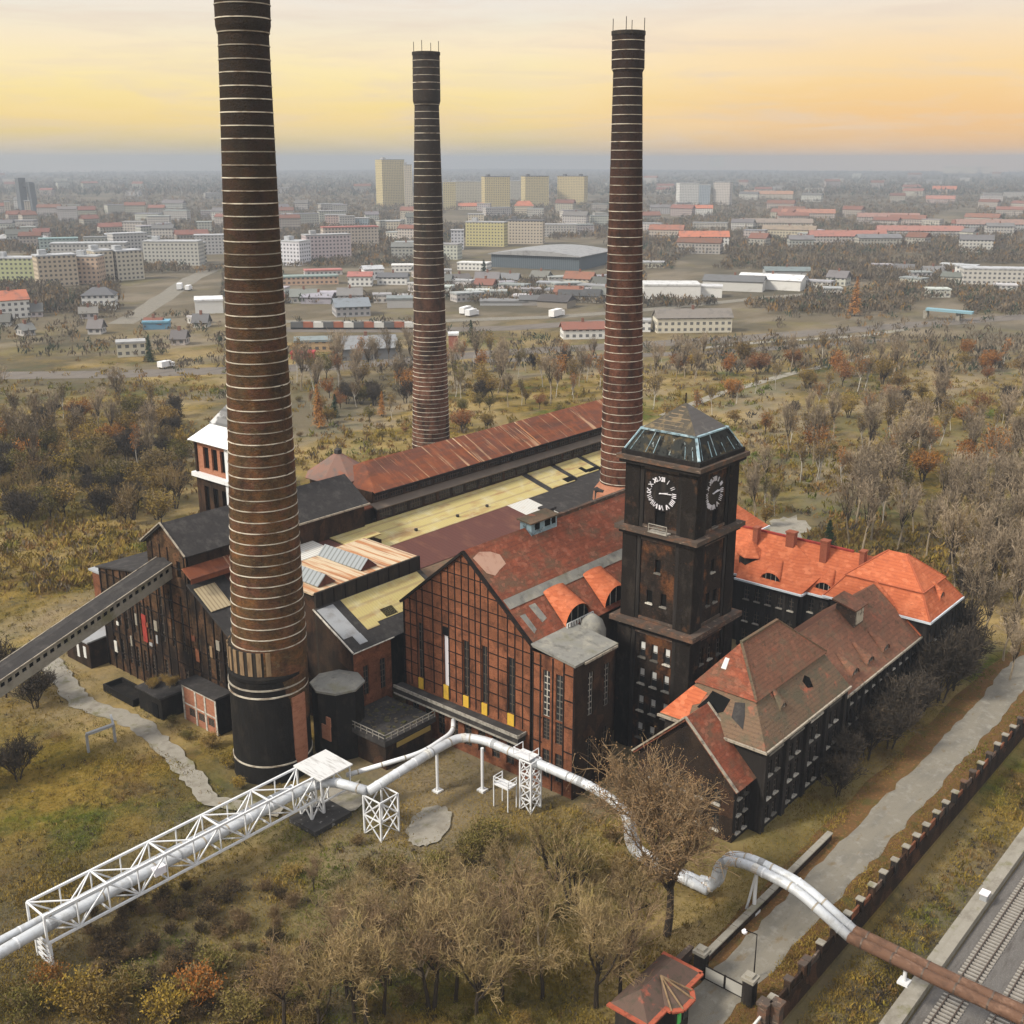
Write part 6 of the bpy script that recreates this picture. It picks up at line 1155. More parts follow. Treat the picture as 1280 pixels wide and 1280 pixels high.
far(14000, (-30, 318, 1310, 392), 0, 3.9, 'hazy woods between the town houses', gap=.2)
far(19000, (-60, 246, 1340, 318), 0, 5.4, 'misty treetops around the far estates', gap=.12, nf=12)
far(9000, (-80, 214, 1360, 246), 0, 11.0, 'blue grey forest fading into the haze at the horizon', p=(.6, .03, .37), nf=10)
far(900, (1000, 326, 1290, 352), 0, 5.0, 'band of leafless woods right of the white depot', p=(.95, .03, .02))
far(300, (840, 425, 1290, 462), 0, 3.4, 'dark hedgerow woods along the far railway', p=(.8, .15, .05))
# ================================================================== TOWN
def house(px, py, wpx, hpx, dep, yaw, wall, roofc, label, name='apartment_block', cat='building', roof='flat', rh=.0, grp=None, wins=True, rm='cityroof'):
    g = G(px, py); s = depth(g) / F; W = wpx * s; Hh = hpx * s * 1.03
    los = math.atan2(g[1], g[0]); ang = los - R(90) + R(yaw); ca = max(.35, abs(math.cos(R(yaw)))); L = W / ca * (.92 if yaw else 1)
    t = thing(name, label, cat, tuple(g), grp); t.rotation_euler = (0, 0, ang); ROOTLOC[t.name] = (0, 0, 0)
    x0, x1 = -L / 2, L / 2; e = rh * s
    part('wall', MB().box(x0, x1, 0, dep, -.5, Hh), 'citywall' if wins else 'cityplain', t, color=wall)
    m_ = MB(); o = .6
    if roof == 'flat': m_.box(x0 - .3, x1 + .3, -.3, dep + .3, Hh + .003, Hh + .9)
    elif roof == 'gable': m_.slab([(x0 - o, -o, Hh), (x1 + o, -o, Hh), (x1 + o, dep / 2, Hh + e), (x0 - o, dep / 2, Hh + e)], .4).slab([(x0 - o, dep + o, Hh), (x1 + o, dep + o, Hh), (x1 + o, dep / 2, Hh + e), (x0 - o, dep / 2, Hh + e)], .4); m_.add([(x0, 0, Hh), (x0, dep, Hh), (x0, dep / 2, Hh + e - .3), (x1, 0, Hh), (x1, dep, Hh), (x1, dep / 2, Hh + e - .3)], [(0, 1, 2), (3, 5, 4)])
    else:
        k = min(L * .3, dep * .5)
        for p in hipring((x0 - o, x1 + o, -o, dep + o), Hh, (x0 + k, x1 - k, dep / 2 - .1, dep / 2 + .1), Hh + e): m_.slab(p, .3)
    part('roof', m_, rm, t, color=roofc)
    if roof == 'flat' and hpx > 26:
        m_ = MB(); 
        for kx in np.linspace(x0 + L * .2, x1 - L * .2, max(1, int(L / 25))): m_.box(kx - 2.5, kx + 2.5, dep * .3, dep * .7, Hh + .9, Hh + 4)
        part('lift_house', m_, 'cityroof', t, color=roofc)
    elif roof != 'flat':
        part('chimney', MB().box(-.6, .6, dep * .5 - .6, dep * .5 + .6, Hh + e * .7, Hh + e + 1.6), 'cityroof', t, color=(.2, .1, .07))
    return t
YW, CR, WH, GY, PK, RD, TR = (.52, .43, .22), (.50, .44, .34), (.62, .61, .58), (.34, .34, .34), (.48, .36, .32), (.33, .12, .08), (.42, .16, .10)
DG, LG = (.12, .12, .125), (.40, .41, .42)
for a in [
    (493, 258, 30, 54, 40, 18, YW, GY, 'tallest pale yellow tower block left of the middle chimney'), (511, 260, 10, 50, 40, 0, CR, GY, 'narrow pale tower block touching the middle chimney'),
    (562, 262, 16, 32, 30, 0, (.45, .38, .2), GY, 'short yellow tower block right of the middle chimney'), (622, 262, 34, 38, 30, 12, YW, DG, 'yellow slab block, leftmost of the bright trio'),
    (671, 257, 32, 34, 30, 15, YW, DG, 'yellow slab block, middle of the bright trio'), (713, 256, 36, 33, 30, -14, (.5, .41, .22), DG, 'yellow slab block, rightmost of the bright trio'),
    (585, 255, 36, 26, 30, 0, (.42, .38, .28), GY, 'dim hazy slab behind the bright yellow blocks'), (640, 250, 60, 22, 30, 0, (.4, .37, .3), GY, 'long faint slab furthest behind the yellow blocks'),
    (861, 256, 26, 25, 26, 15, WH, GY, 'grey white tower pair right of the right chimney, left one'), (901, 256, 22, 26, 26, -12, (.5, .46, .42), GY, 'grey white tower pair right of the right chimney, right one'), (880, 256, 14, 23, 26, 0, (.30, .34, .38), GY, 'dark bluish block between the grey white tower pair'),
    (896, 209, 18, 13, 60, 0, (.6, .5, .3), GY, 'tiny pale block on the horizon right of the right chimney'), (1200, 217, 40, 8, 60, 0, (.6, .5, .35), GY, 'faint pale slab on the horizon at far right'), (1228, 217, 24, 8, 60, 0, (.58, .47, .34), GY, 'faint second slab on the horizon at far right'),
    (20, 355, 62, 30, 14, -22, (.40, .42, .24), LG, 'grey green flat block at the left edge'), (75, 358, 50, 36, 14, 12, (.46, .38, .28), LG, 'beige panel block second from the left edge'), (110, 355, 30, 32, 14, -20, (.45, .33, .24), LG, 'tan panel block behind the white villa'), (133, 352, 24, 36, 14, 20, CR, LG, 'cream stepped block above the white villa'), (165, 350, 34, 34, 14, 24, (.48, .44, .36), LG, 'cream block with balconies right of the white villa'),
    (112, 328, 96, 22, 14, -12, (.40, .39, .37), LG, 'long grey estate slab behind the beige blocks'), (165, 320, 44, 26, 14, 20, (.44, .43, .42), LG, 'grey white balcony block in the left estate'), (215, 332, 72, 28, 14, -18, (.42, .41, .37), LG, 'long pale slab left of the nearest chimney'), (238, 330, 44, 24, 14, 25, (.44, .42, .36), LG, 'pale end block beside the nearest chimney'), (265, 318, 40, 22, 14, 0, (.42, .41, .4), LG, 'grey slab half hidden by the nearest chimney'),
    (75, 318, 46, 18, 14, 0, (.34, .40, .38), (.22, .32, .32), 'block with blue green roof in the left estate'),
    (363, 332, 26, 28, 16, -35, (.58, .57, .60), LG, 'white gable end block right of the nearest chimney'), (412, 326, 60, 30, 14, 16, (.50, .42, .42), GY, 'pinkish slab block with dark window strips'), (440, 312, 74, 26, 14, 12, (.47, .40, .33), (.36, .14, .12), 'long cream block behind the pinkish slab'), (420, 284, 26, 14, 14, 0, PK, GY, 'small red toned block in the haze left of the middle chimney'), (447, 284, 30, 10, 16, 0, (.30, .35, .38), GY, 'low bluish block in the haze left of the middle chimney'), (492, 292, 18, 14, 14, 0, CR, GY, 'small cream block beside the middle chimney'),
    (606, 308, 52, 28, 14, -16, (.45, .40, .20), GY, 'yellow balcony block left above the big grey hall'), (572, 312, 16, 22, 14, 0, (.46, .46, .48), GY, 'grey block touching the middle chimney right side'), (655, 305, 50, 27, 14, -10, (.44, .38, .30), DG, 'long block with tan end wall above the big grey hall'), (595, 282, 20, 13, 14, 0, CR, GY, 'cream cube in the haze above the yellow balcony block'), (690, 296, 60, 14, 14, 0, (.36, .34, .31), GY, 'dim low block behind the bare trees right of the yellow blocks'),
]: house(*a[:9], rm='cityroof')
for a in [
    (124, 388, 42, 18, 12, -10, WH, DG, 'white three storey villa with dark hipped roof', 'villa', 'house', 'hip', 9), (18, 398, 42, 22, 12, 12, WH, TR, 'white house with bright red roof at the left edge', 'town_house', 'house', 'gable', 11),
    (880, 312, 66, 15, 13, 8, WH, TR, 'long white house with red roof right of the right chimney', 'town_house', 'house', 'gable', 7), (872, 262 + 8, 36, 9, 12, 0, WH, TR, 'small white house with red roof below the grey tower pair', 'town_house', 'house', 'gable', 4), (832, 300, 46, 12, 13, -8, (.42, .36, .3), (.28, .13, .09), 'brownish terrace beside the right chimney', 'town_house', 'house', 'gable', 6),
    (1060, 306, 100, 10, 13, 14, (.40, .37, .34), (.32, .15, .12), 'long terrace with faded red roof, left end of the far row', 'terrace_house', 'house', 'gable', 7), (1150, 298, 110, 9, 13, 14, (.38, .36, .34), (.32, .16, .13), 'long terrace with faded red roof, middle of the far row', 'terrace_house', 'house', 'gable', 6), (1240, 290, 90, 9, 13, 14, (.37, .37, .36), (.27, .18, .15), 'long terrace with faded red roof, right end of the far row', 'terrace_house', 'house', 'gable', 6),
    (970, 288, 96, 9, 13, 4, (.46, .41, .34), (.24, .2, .17), 'pale terrace with grey roof in the right hand haze', 'terrace_house', 'house', 'gable', 5), (985, 300, 70, 12, 13, -6, (.45, .40, .30), (.25, .2, .15), 'cream terrace in front of the pale grey roofed one', 'terrace_house', 'house', 'gable', 5), (1010, 275, 70, 8, 13, 6, (.42, .36, .32), (.34, .17, .12), 'orange roofed row in the right hand haze', 'terrace_house', 'house', 'gable', 5), (1110, 280, 80, 8, 13, 6, (.4, .36, .33), (.28, .17, .14), 'dull red roofed row behind the far terraces', 'terrace_house', 'house', 'gable', 5),
    (1180, 242, 28, 5, 14, 0, (.55, .45, .38), TR, 'tiny pale house with red roof in the blue woods at right', 'town_house', 'house', 'gable', 4), (1175, 254, 34, 5, 14, 0, (.45, .36, .33), (.35, .17, .13), 'tiny red roofed row in the blue woods at right', 'town_house', 'house', 'gable', 4), (960, 248, 60, 5, 14, 0, (.48, .42, .34), (.35, .2, .13), 'tiny ochre row in the haze right of the grey tower pair', 'town_house', 'house', 'gable', 4),
    (655, 268, 24, 10, 12, 0, CR, TR, 'small house with red hipped roof above the big grey hall', 'town_house', 'house', 'hip', 6), (590, 262, 34, 4, 12, 0, CR, TR, 'low red roof among the yellow tower blocks', 'town_house', 'house', 'gable', 4),
    (730, 424, 56, 12, 10, 10, WH, (.22, .10, .075), 'white barracks with dark red roof left of the right chimney', 'barracks', 'building', 'gable', 8), (868, 416, 100, 18, 11, 14, (.56, .52, .42), (.19, .17, .15), 'cream two storey barracks with grey roof right of the right chimney', 'barracks', 'building', 'gable', 10), (808, 415, 10, 12, 9, 0, WH, GY, 'small white annex touching the right chimney', 'outbuilding', 'building', 'flat', 0),
    (840, 374, 76, 16, 22, 6, WH, (.55, .55, .54), 'white flat depot hall nearest to the right chimney', 'depot_hall', 'warehouse', 'flat', 0), (885, 372, 34, 12, 14, 0, WH, (.5, .5, .5), 'white depot office in the middle of the depot', 'depot_hall', 'warehouse', 'flat', 0), (915, 364, 80, 12, 20, -8, (.5, .49, .46), (.13, .13, .13), 'dark roofed depot hall behind the white office', 'depot_hall', 'warehouse', 'gable', 6), (960, 362, 84, 12, 18, -16, WH, (.60, .60, .60), 'long white roofed depot hall at the right end of the depot', 'depot_hall', 'warehouse', 'gable', 6), (985, 346, 60, 7, 18, 8, GY, (.16, .19, .19), 'grey green roofed shed behind the depot', 'shed', 'building', 'gable', 4),
    (1245, 356, 84, 18, 16, 12, (.46, .44, .40), LG, 'grey factory block at the right edge of the view', 'factory_block', 'building', 'flat', 0), (1205, 348, 26, 14, 14, -10, WH, LG, 'white end block of the grey factory at right', 'factory_block', 'building', 'flat', 0),
    (690, 385, 40, 8, 14, -22, (.24, .21, .17), (.075, .07, .07), 'dark roofed shed left of the arched shed', 'shed', 'building', 'gable', 7), (722, 378, 56, 8, 16, -10, (.36, .33, .28), (.07, .07, .07), 'long black roofed shed beside the right chimney', 'shed', 'building', 'gable', 7), (663, 382, 26, 7, 10, 0, (.3, .28, .26), (.12, .12, .12), 'low grey shed below the scrub clearing', 'shed', 'building', 'gable', 5),
    (262, 392, 34, 15, 18, 0, WH, (.62, .62, .62), 'bright white flat hall left of the nearest chimney', 'hall', 'warehouse', 'flat', 0), (195, 412, 34, 8, 8, -8, (.12, .24, .34), (.16, .32, .42), 'blue container like shed beside the left railway', 'shed', 'building', 'flat', 0), (165, 446, 34, 16, 8, 0, (.50, .47, .38), GY, 'small cream signal house beside the left railway', 'signal_house', 'building', 'flat', 0), (172, 300, 90, 6, 26, -6, (.40, .38, .36), LG, 'low pale hall behind the left estate', 'hall', 'warehouse', 'flat', 0), (28, 306, 60, 8, 30, 0, GY, (.36, .36, .36), 'wide grey hall at the left edge behind the estate', 'hall', 'warehouse', 'hip', 7),
    (388, 356, 76, 9, 12, 4, (.5, .34, .24), (.22, .27, .25), 'salmon walled low shop right of the nearest chimney', 'shop', 'building', 'flat', 0), (450, 358, 32, 12, 12, -6, WH, (.33, .14, .12), 'cream house with red roof among the shops', 'shop', 'building', 'gable', 5), (468, 350, 26, 13, 12, 14, (.66, .65, .64), LG, 'white gabled house with round windows among the shops', 'shop', 'building', 'gable', 4), (490, 356, 40, 9, 12, -10, WH, DG, 'white row with dark roof left of the middle chimney', 'shop', 'building', 'gable', 5), (405, 344, 50, 5, 12, 6, (.5, .46, .44), (.4, .17, .15), 'low red edged shop behind the salmon one', 'shop', 'building', 'flat', 0), (520, 340, 60, 7, 14, 0, WH, (.58, .57, .55), 'white roofed hall behind the middle chimney', 'shop', 'building', 'flat', 0), (590, 338, 40, 8, 12, -18, WH, (.6, .6, .58), 'white sheds in front of the big grey hall, left end', 'shop', 'building', 'flat', 0),
    (442, 396, 46, 12, 18, 8, (.34, .33, .33), (.19, .21, .23), 'blue grey gabled workshop left of the middle chimney', 'workshop', 'building', 'gable', 9), (395, 380, 40, 8, 14, -15, (.32, .30, .33), (.27, .26, .29), 'mauve grey shed below the salmon shop', 'shed', 'building', 'gable', 5), (500, 385, 32, 10, 14, 0, (.36, .35, .34), (.2, .22, .22), 'grey green shed touching the middle chimney', 'shed', 'building', 'flat', 0),
    (462, 450, 80, 14, 26, 6, (.20, .20, .20), (.21, .215, .22), 'large grey roofed railway shed left of the middle chimney', 'railway_shed', 'building', 'gable', 11), (392, 440, 46, 12, 12, 0, (.46, .32, .18), (.2, .23, .23), 'orange fronted store beside the railway shed', 'store', 'building', 'flat', 0), (378, 449, 30, 6, 6, -8, (.36, .06, .06), (.36, .06, .06), 'bright red wagon like hut beside the railway shed', 'hut', 'building', 'flat', 0), (567, 440, 12, 20, 6, 0, (.30, .12, .08), (.6, .6, .6), 'narrow white roofed hut at the middle chimney', 'hut', 'building', 'flat', 0),
    (630, 382, 60, 4, 14, 0, GY, (.2, .2, .2), 'flat grey shed beside the parked trucks', 'shed', 'building', 'flat', 0), (805, 335, 50, 6, 12, 0, (.4, .38, .3), GY, 'low pale row half hidden by the right chimney', 'outbuilding', 'building', 'flat', 0)]:
    house(*a[:9], name=a[9], cat=a[10], roof=a[11], rh=a[12], wins=a[10] in ('house', 'building') and a[9] not in ('shed', 'hut', 'railway_shed'))
random.seed(404); spots = []
TOWN_CLEAR = CLEAR + [(470, 205, 740, 262), (845, 230, 915, 258), (0, 318, 290, 360), (545, 275, 690, 312), (340, 290, 480, 335), (150, 338, 280, 400), (840, 295, 920, 315)]
def jit(c):
    k_ = random.uniform(.72, 1.12); return tuple(v * k_ * random.uniform(.95, 1.05) for v in c)
def belt(n, box, kinds, wr, hr, dep):
    c = 0; tries = 0
    while c < n and tries < n * 40:
        tries += 1; px, py = random.uniform(box[0], box[2]), random.uniform(box[1], box[3])
        if any(a[0] - 6 < px < a[2] + 6 and a[1] < py < a[3] + 2 for a in TOWN_CLEAR): continue
        if any(abs(px - a) < 22 and abs(py - b_) < 4 for a, b_ in spots): continue
        spots.append((px, py)); c += 1; kd = random.choice(kinds)
        wall, roofc, roof, lab, nm, grp = kd; k = (py - 195) / 100
        house(px, py, random.uniform(*wr) * k + 6, random.uniform(*hr) * k + 3, dep, random.uniform(-28, 28), jit(wall), jit(roofc), lab, nm, 'building', roof, random.uniform(2.5, 4.5) * k + 1.2, grp)
HR = ((.42, .38, .33), (.215, .105, .078), 'gable', 'small hazy house with red roof among the far trees', 'far_house', 'hazy red roofed houses of the far town')
HG = ((.45, .43, .40), (.17, .165, .16), 'gable', 'small hazy house with grey roof among the far trees', 'far_house', 'hazy grey roofed houses of the far town')
HF = ((.43, .41, .37), (.30, .30, .30), 'flat', 'hazy pale flat roofed block among the far trees', 'far_block', 'hazy flat roofed blocks of the far town')
HW = ((.55, .54, .52), (.42, .42, .42), 'flat', 'low white hazy shed among the far yards', 'far_shed', 'white sheds of the far yards')
belt(40, (810, 238, 1280, 318), [HR, HR, HG, HF], (14, 46), (5, 10), 13)
belt(30, (340, 262, 760, 330), [HF, HR, HG, HF], (12, 40), (7, 14), 13)
belt(34, (-10, 262, 280, 330), [HF, HG, HF, HR], (12, 36), (7, 14), 13)
belt(40, (340, 335, 760, 400), [HW, HG, HW, HF, HR], (9, 20), (2, 4), 10)
belt(12, (810, 338, 1280, 372), [HW, HG, HF], (9, 18), (2, 4), 10)
belt(9, (0, 385, 290, 440), [HG, HG, HR, HW], (4, 9), (1, 2), 8)
belt(36, (-10, 222, 1290, 250), [HF, HR, HF], (14, 40), (5, 11), 16)
# big grey hall with vaulted roof
g = G(668, 336); s = depth(g) / F; t = thing('grey_hall', 'big grey blue hall with shallow curved roof between the chimneys', 'warehouse', tuple(g)); t.rotation_euler = (0, 0, math.atan2(g[1], g[0]) - R(90) + R(-24)); ROOTLOC[t.name] = (0, 0, 0)
W = 120 * s; Hh = 17 * s; D = 70
part('wall', MB().box(-W / 2, W / 2, 0, D, 0, Hh), 'curtainwall', t)
m_ = MB(); n = 12
prof_ = [(-W / 2 - 2 + (W + 4) * k / n, Hh + 5.5 * s * math.sin(math.pi * k / n)) for k in range(n + 1)]
m_.prism(prof_ + [(W / 2 + 2, Hh - .5), (-W / 2 - 2, Hh - .5)], -2, D + 2, 'y'); part('roof', m_, 'cityroof', t, color=(.27, .27, .27))
# headframe of the mine far left
g = G(30, 266); t = thing('mine_headframe', 'faint dark mine headframe in the haze at far left', 'headframe', tuple(g)); s = depth(g) / F
part('frame', MB().bar(tuple(g + [0, 0, 0]), tuple(g + [0, 0, 42 * s]), 9 * s).bar(tuple(g + rt * 14 * s), tuple(g + rt * 12 * s + [0, 0, 36 * s]), 7 * s).bar(tuple(g + rt * 0 + [0, 0, 34 * s]), tuple(g + rt * 14 * s + [0, 0, 34 * s]), 6 * s), mat('far dark steel', (.12, .13, .14)), t)
for px, h, lab in ((11, 18, 'pale tower stub left under the mine headframe'), (36, 19, 'pale tower stub right under the mine headframe')): house(px, 272, 7, h, 12, 0, (.5, .45, .38), GY, lab, 'tower_block', rm='cityroof')
# far roads, tracks, fields
def froad(nm, pts, w, m, lab, z=.06, kind='structure'): solo(nm, strip([tuple(G(*p)[:2]) for p in pts], w, z, w * .06, 18), m, (0, 0, 0), lab, nm, kind=kind)
froad('road', [(150, 405), (178, 390), (215, 365), (240, 348), (262, 338)], 13, 'asphalt', 'far street running up past the white villa')
froad('railway', [(-30, 470), (150, 468), (420, 458), (640, 440), (900, 425), (1290, 395)], 16, 'tracks', 'far railway line crossing behind the scrubland', .07)
froad('road', [(330, 402), (520, 402), (700, 396), (800, 388), (960, 372), (1040, 366)], 11, 'asphalt', 'far lane in front of the sheds and depot', .08)
froad('railway', [(350, 412), (540, 413), (640, 410), (760, 402)], 16, 'tracks', 'far railway sidings behind the grey roofed shed', .09)
froad('path', [(850, 438), (950, 428), (1080, 420), (1130, 412)], 5, 'concrete', 'pale dirt track across the right hand scrub', .1)
froad('path', [(830, 520), (900, 492), (985, 468), (1090, 445)], 4, 'concrete', 'pale earth track climbing the slope right of the clock tower', .1)
froad('railway', [(590, 452), (760, 446), (900, 440), (1130, 424)], 9, 'tracks', 'disused railway strip behind the scrubland', .11)
froad('road', [(1090, 366), (1190, 355), (1290, 352)], 14, 'concrete', 'pale access road of the grey factory at right', .1)
froad('field', [(180, 378), (290, 378)], 90, 'ground', 'grass plot beside the bright white hall', .05)
random.seed(12)
for k in range(14):   # freight wagons on the sidings
    px = 372 + k * 12.6; g = G(px, 411.5); wg = thing('freight_wagon', ['dark freight wagon in the line left of the middle chimney', 'rust red freight wagon in the line left of the middle chimney', 'pale covered freight wagon in the line left of the middle chimney'][k % 3], 'wagon', tuple(g), ['dark freight wagons', 'rust red freight wagons', 'pale freight wagons'][k % 3])
    a = math.atan2(*(G(500, 412.6) - G(400, 412.2))[1::-1]); wg.rotation_euler = (0, 0, a); ROOTLOC[wg.name] = (0, 0, 0)
    part('body', MB().box(-3.1, 3.1, -1.4, 1.4, 1.0, 3.6), 'cityplain', wg, color=[(.1, .1, .1), (.27, .1, .06), (.5, .49, .46)][k % 3]); part('chassis', MB().box(-3.2, 3.2, -1.1, 1.1, .3, .997), 'felt', wg)
def vehicle(px, py, yaw, col, lab, nm, L=4.4, W=1.8, Hh=1.45):
    g = G(px, py); t = thing(nm, lab, 'car' if nm == 'parked_car' else 'truck', tuple(g)); t.rotation_euler = (0, 0, yaw); ROOTLOC[t.name] = (0, 0, 0)
    part('body', MB().box(-L / 2, L / 2, -W / 2, W / 2, .35, Hh * .62).prism([(-L * .36, Hh * .623), (L * .25, Hh * .623), (L * .12, Hh), (-L * .28, Hh)], -W * .44, W * .44, 'y') if nm == 'parked_car' else MB().box(-L / 2, L * .26, -W / 2, W / 2, .8, Hh).box(L * .28, L / 2, -W / 2, W / 2, .5, Hh * .72), 'cityplain', t, color=col)
    for sx in (-.32, .32):
        for sy in (-.46, .46): part('wheel', MB().lathe([(.34, -.12), (.34, .12)], (0, 0), 10), 'felt', t).matrix_local = __import__('mathutils').Matrix.Translation((sx * L, sy * W, .34)) @ __import__('mathutils').Matrix.Rotation(R(90), 4, 'X')
vehicle(225, 362, .9, (.7, .7, .7), 'white truck on the square left of the nearest chimney', 'truck', 12, 3, 4.2); vehicle(236, 363, .7, (.72, .72, .72), 'white van beside the white truck on the square', 'truck', 8, 2.6, 3.4)
vehicle(583, 392, .3, (.7, .7, .7), 'white lorry on the lane right of the middle chimney', 'truck', 12, 3, 4); vehicle(590, 395, .2, (.66, .66, .66), 'second white lorry right of the middle chimney', 'truck', 10, 3, 3.8); vehicle(696, 396, .2, (.75, .74, .72), 'white lorry parked by the sheds left of the right chimney', 'truck', 13, 3.2, 4.2); vehicle(208, 460, .2, (.7, .7, .7), 'white van beside the left railway sidings', 'truck', 7, 2.6, 3)
# blue footbridge at right
g0, g1 = G(1157, 398), G(1215, 402); fb = thing('road_bridge', 'pale blue bridge with white ramp in the right hand scrub', 'bridge', tuple(g0))
part('deck', MB().bar(tuple(g0 + [0, 0, 5]), tuple(g1 + [0, 0, 4.5]), 5, 1.2), mat('pale blue steel', (.20, .33, .38)), fb); part('pier', MB().bar(tuple(g0), tuple(g0 + [0, 0, 4.3]), 2.2).bar(tuple(g0 + (g1 - g0) * .7), tuple(g0 + (g1 - g0) * .7 + [0, 0, 4.2]), 2.0), 'concrete', fb)
# ================================================================== AIR, SKY, SUN
hz = MB().box(-700, 8900, -3300, 7900, -7, 109)
hm = bpy.data.materials.new('pale haze'); hm.use_nodes = True; nt = hm.node_tree; nt.nodes.remove(nt.nodes['Principled BSDF'])
vol = nt.nodes.new('ShaderNodeVolumePrincipled'); vol.inputs['Color'].default_value = (.50, .555, .63, 1); vol.inputs['Density'].default_value = 2.3e-4; vol.inputs['Anisotropy'].default_value = .1
nt.links.new(vol.outputs[0], nt.nodes['Material Output'].inputs['Volume'])
MATS['pale haze'] = hm; M['haze'] = hm
solo('haze', hz, 'haze', (0, 0, 0), kind='stuff')

SUN_AZ, SUN_EL = math.atan2(.45, -1.0), R(42)     # light from the left of the camera
w = bpy.data.worlds.new('World'); S.world = w; w.use_nodes = True; nt = w.node_tree; L = nt.links.new
out = nt.nodes['World Output']; bg = nt.nodes['Background']
sky = nt.nodes.new('ShaderNodeTexSky'); sky.sky_type = 'NISHITA'; sky.sun_disc = False; sky.sun_elevation = SUN_EL; sky.sun_rotation = math.pi / 2 - SUN_AZ; sky.dust_density = 3
L(sky.outputs[0], bg.inputs[0]); bg.inputs[1].default_value = .07
tc = nt.nodes.new('ShaderNodeTexCoord'); sp = nt.nodes.new('ShaderNodeSeparateXYZ'); L(tc.outputs['Generated'], sp.inputs[0])
cr = nt.nodes.new('ShaderNodeValToRGB'); L(sp.outputs[2], cr.inputs[0])
def s2l(c): return tuple(((x / 255) / 12.92 if x / 255 < .04045 else ((x / 255 + .055) / 1.055) ** 2.4) for x in c)
stops = [(0.0, (194, 184, 162)), (.008, (206, 190, 152)), (.020, (230, 205, 140)), (.032, (244, 213, 136)), (.045, (246, 219, 146)), (.068, (248, 227, 168)), (.088, (244, 226, 188)), (.112, (234, 224, 206)), (.135, (225, 220, 216)), (.22, (226, 226, 230)), (.6, (224, 228, 234)), (1.0, (222, 227, 236))]
el = cr.color_ramp.elements
while len(el) < len(stops): el.new(.5)
for e, (p, c) in zip(el, stops): e.position = p; e.color = (*s2l(c), 1)
# warmer glow towards the right, faint cloud streaks
dt = nt.nodes.new('ShaderNodeVectorMath'); dt.operation = 'DOT_PRODUCT'; L(tc.outputs['Generated'], dt.inputs[0])
a_ = AZ - R(22); dt.inputs[1].default_value = (math.cos(a_), math.sin(a_), 0)
mr = nt.nodes.new('ShaderNodeMapRange'); mr.inputs[1].default_value = .93; mr.inputs[2].default_value = 1; mr.inputs[3].default_value = 0; mr.inputs[4].default_value = .8; L(dt.outputs['Value'], mr.inputs[0])
lo = nt.nodes.new('ShaderNodeMapRange'); lo.inputs[1].default_value = .14; lo.inputs[2].default_value = .03; L(sp.outputs[2], lo.inputs[0])
ml = nt.nodes.new('ShaderNodeMath'); ml.operation = 'MULTIPLY'; L(mr.outputs[0], ml.inputs[0]); L(lo.outputs[0], ml.inputs[1])
mx = nt.nodes.new('ShaderNodeMix'); mx.data_type = 'RGBA'; L(ml.outputs[0], mx.inputs[0]); L(cr.outputs[0], mx.inputs[6]); mx.inputs[7].default_value = (*s2l((244, 190, 130)), 1)
mp = nt.nodes.new('ShaderNodeMapping'); mp.inputs['Scale'].default_value = (2.2, 2.2, 16); L(tc.outputs['Generated'], mp.inputs[0])
nz = nt.nodes.new('ShaderNodeTexNoise'); nz.inputs['Scale'].default_value = 2.0; nz.inputs['Detail'].default_value = 5; L(mp.outputs[0], nz.inputs['Vector'])
m2 = nt.nodes.new('ShaderNodeMapRange'); m2.inputs[1].default_value = .46; m2.inputs[2].default_value = .72; m2.inputs[4].default_value = .32; L(nz.outputs['Fac'], m2.inputs[0])
mx2 = nt.nodes.new('ShaderNodeMix'); mx2.data_type = 'RGBA'; L(m2.outputs[0], mx2.inputs[0]); L(mx.outputs[2], mx2.inputs[6]); mx2.inputs[7].default_value = (*s2l((252, 226, 196)), 1)
mp3 = nt.nodes.new('ShaderNodeMapping'); mp3.inputs['Scale'].default_value = (3.0, 3.0, 30); mp3.inputs['Location'].default_value = (4, 1, 2); L(tc.outputs['Generated'], mp3.inputs[0])
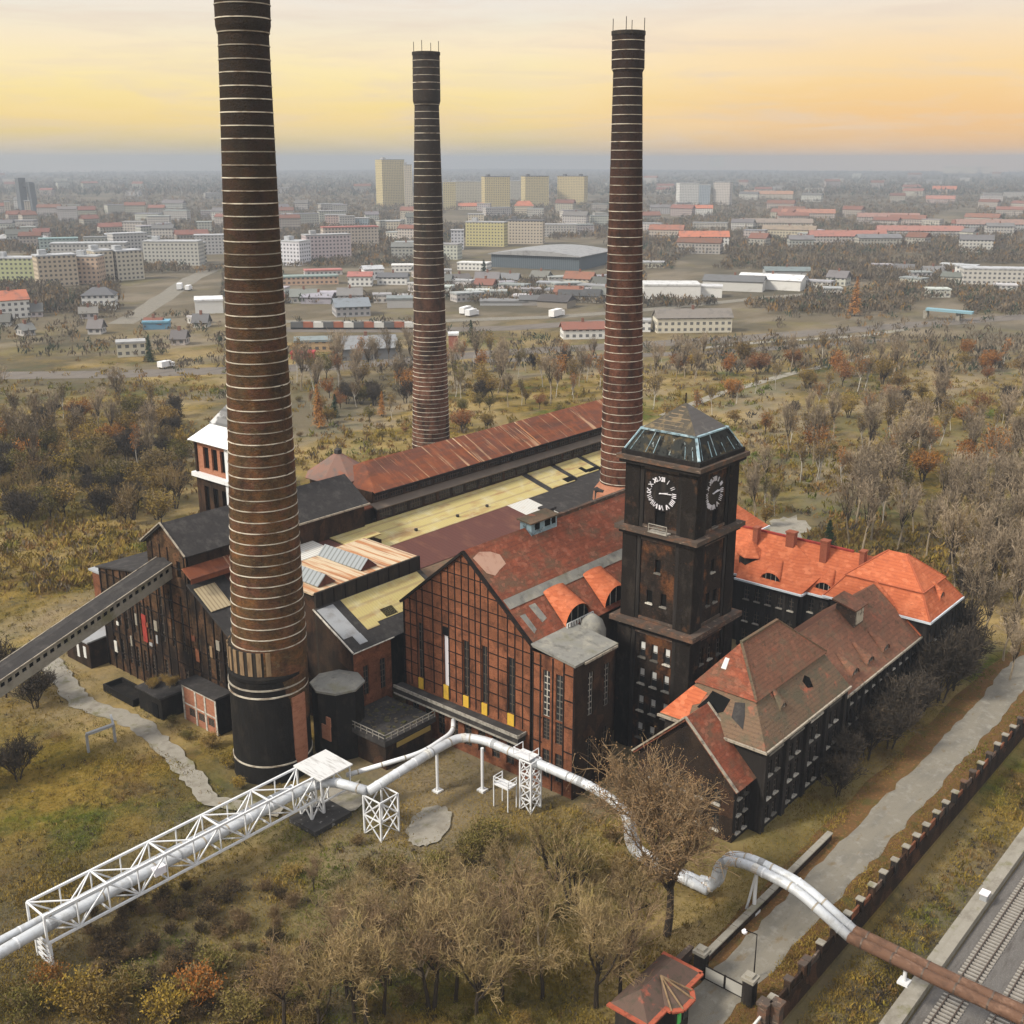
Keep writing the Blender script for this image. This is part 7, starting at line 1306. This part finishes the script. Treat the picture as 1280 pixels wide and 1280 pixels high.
nz3 = nt.nodes.new('ShaderNodeTexNoise'); nz3.inputs['Scale'].default_value = 2.4; nz3.inputs['Detail'].default_value = 7; nz3.inputs['Roughness'].default_value = .6; nz3.inputs['Distortion'].default_value = .6; L(mp3.outputs[0], nz3.inputs['Vector'])
m3_ = nt.nodes.new('ShaderNodeMapRange'); m3_.inputs[1].default_value = .47; m3_.inputs[2].default_value = .70; m3_.inputs[4].default_value = .55; L(nz3.outputs['Fac'], m3_.inputs[0])
mx3 = nt.nodes.new('ShaderNodeMix'); mx3.data_type = 'RGBA'; L(m3_.outputs[0], mx3.inputs[0]); L(mx2.outputs[2], mx3.inputs[6]); mx3.inputs[7].default_value = (*s2l((226, 206, 186)), 1)
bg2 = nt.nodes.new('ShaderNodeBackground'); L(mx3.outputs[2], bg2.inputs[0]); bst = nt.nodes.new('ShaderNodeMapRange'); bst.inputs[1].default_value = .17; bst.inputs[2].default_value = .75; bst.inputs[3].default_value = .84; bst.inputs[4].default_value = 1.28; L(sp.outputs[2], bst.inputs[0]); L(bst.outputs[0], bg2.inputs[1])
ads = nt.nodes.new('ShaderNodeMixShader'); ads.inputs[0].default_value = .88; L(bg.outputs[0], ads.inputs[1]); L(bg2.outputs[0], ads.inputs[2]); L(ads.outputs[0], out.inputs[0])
sun = bpy.data.lights.new('sun', 'SUN'); sun.energy = 3.2; sun.angle = R(10); sun.color = (1, .93, .81)
so = bpy.data.objects.new('sun', sun); COL.objects.link(so)
d = Vector((math.cos(SUN_AZ) * math.cos(SUN_EL), math.sin(SUN_AZ) * math.cos(SUN_EL), math.sin(SUN_EL))); so.rotation_euler = d.to_track_quat('Z', 'Y').to_euler(); so.location = (0, 0, 300)
S.view_settings.view_transform = 'Standard'; S.view_settings.look = 'None'; S.view_settings.gamma = 1; S.view_settings.exposure = 0.52
S.render.engine = 'CYCLES'; S.cycles.use_denoising = True; S.cycles.max_bounces = 5; S.cycles.diffuse_bounces = 2; S.cycles.glossy_bounces = 2; S.cycles.transparent_max_bounces = 6; S.cycles.volume_bounces = 0
S.cycles.use_adaptive_sampling = True; S.cycles.adaptive_threshold = .02
S.render.resolution_x = S.render.resolution_y = 1024
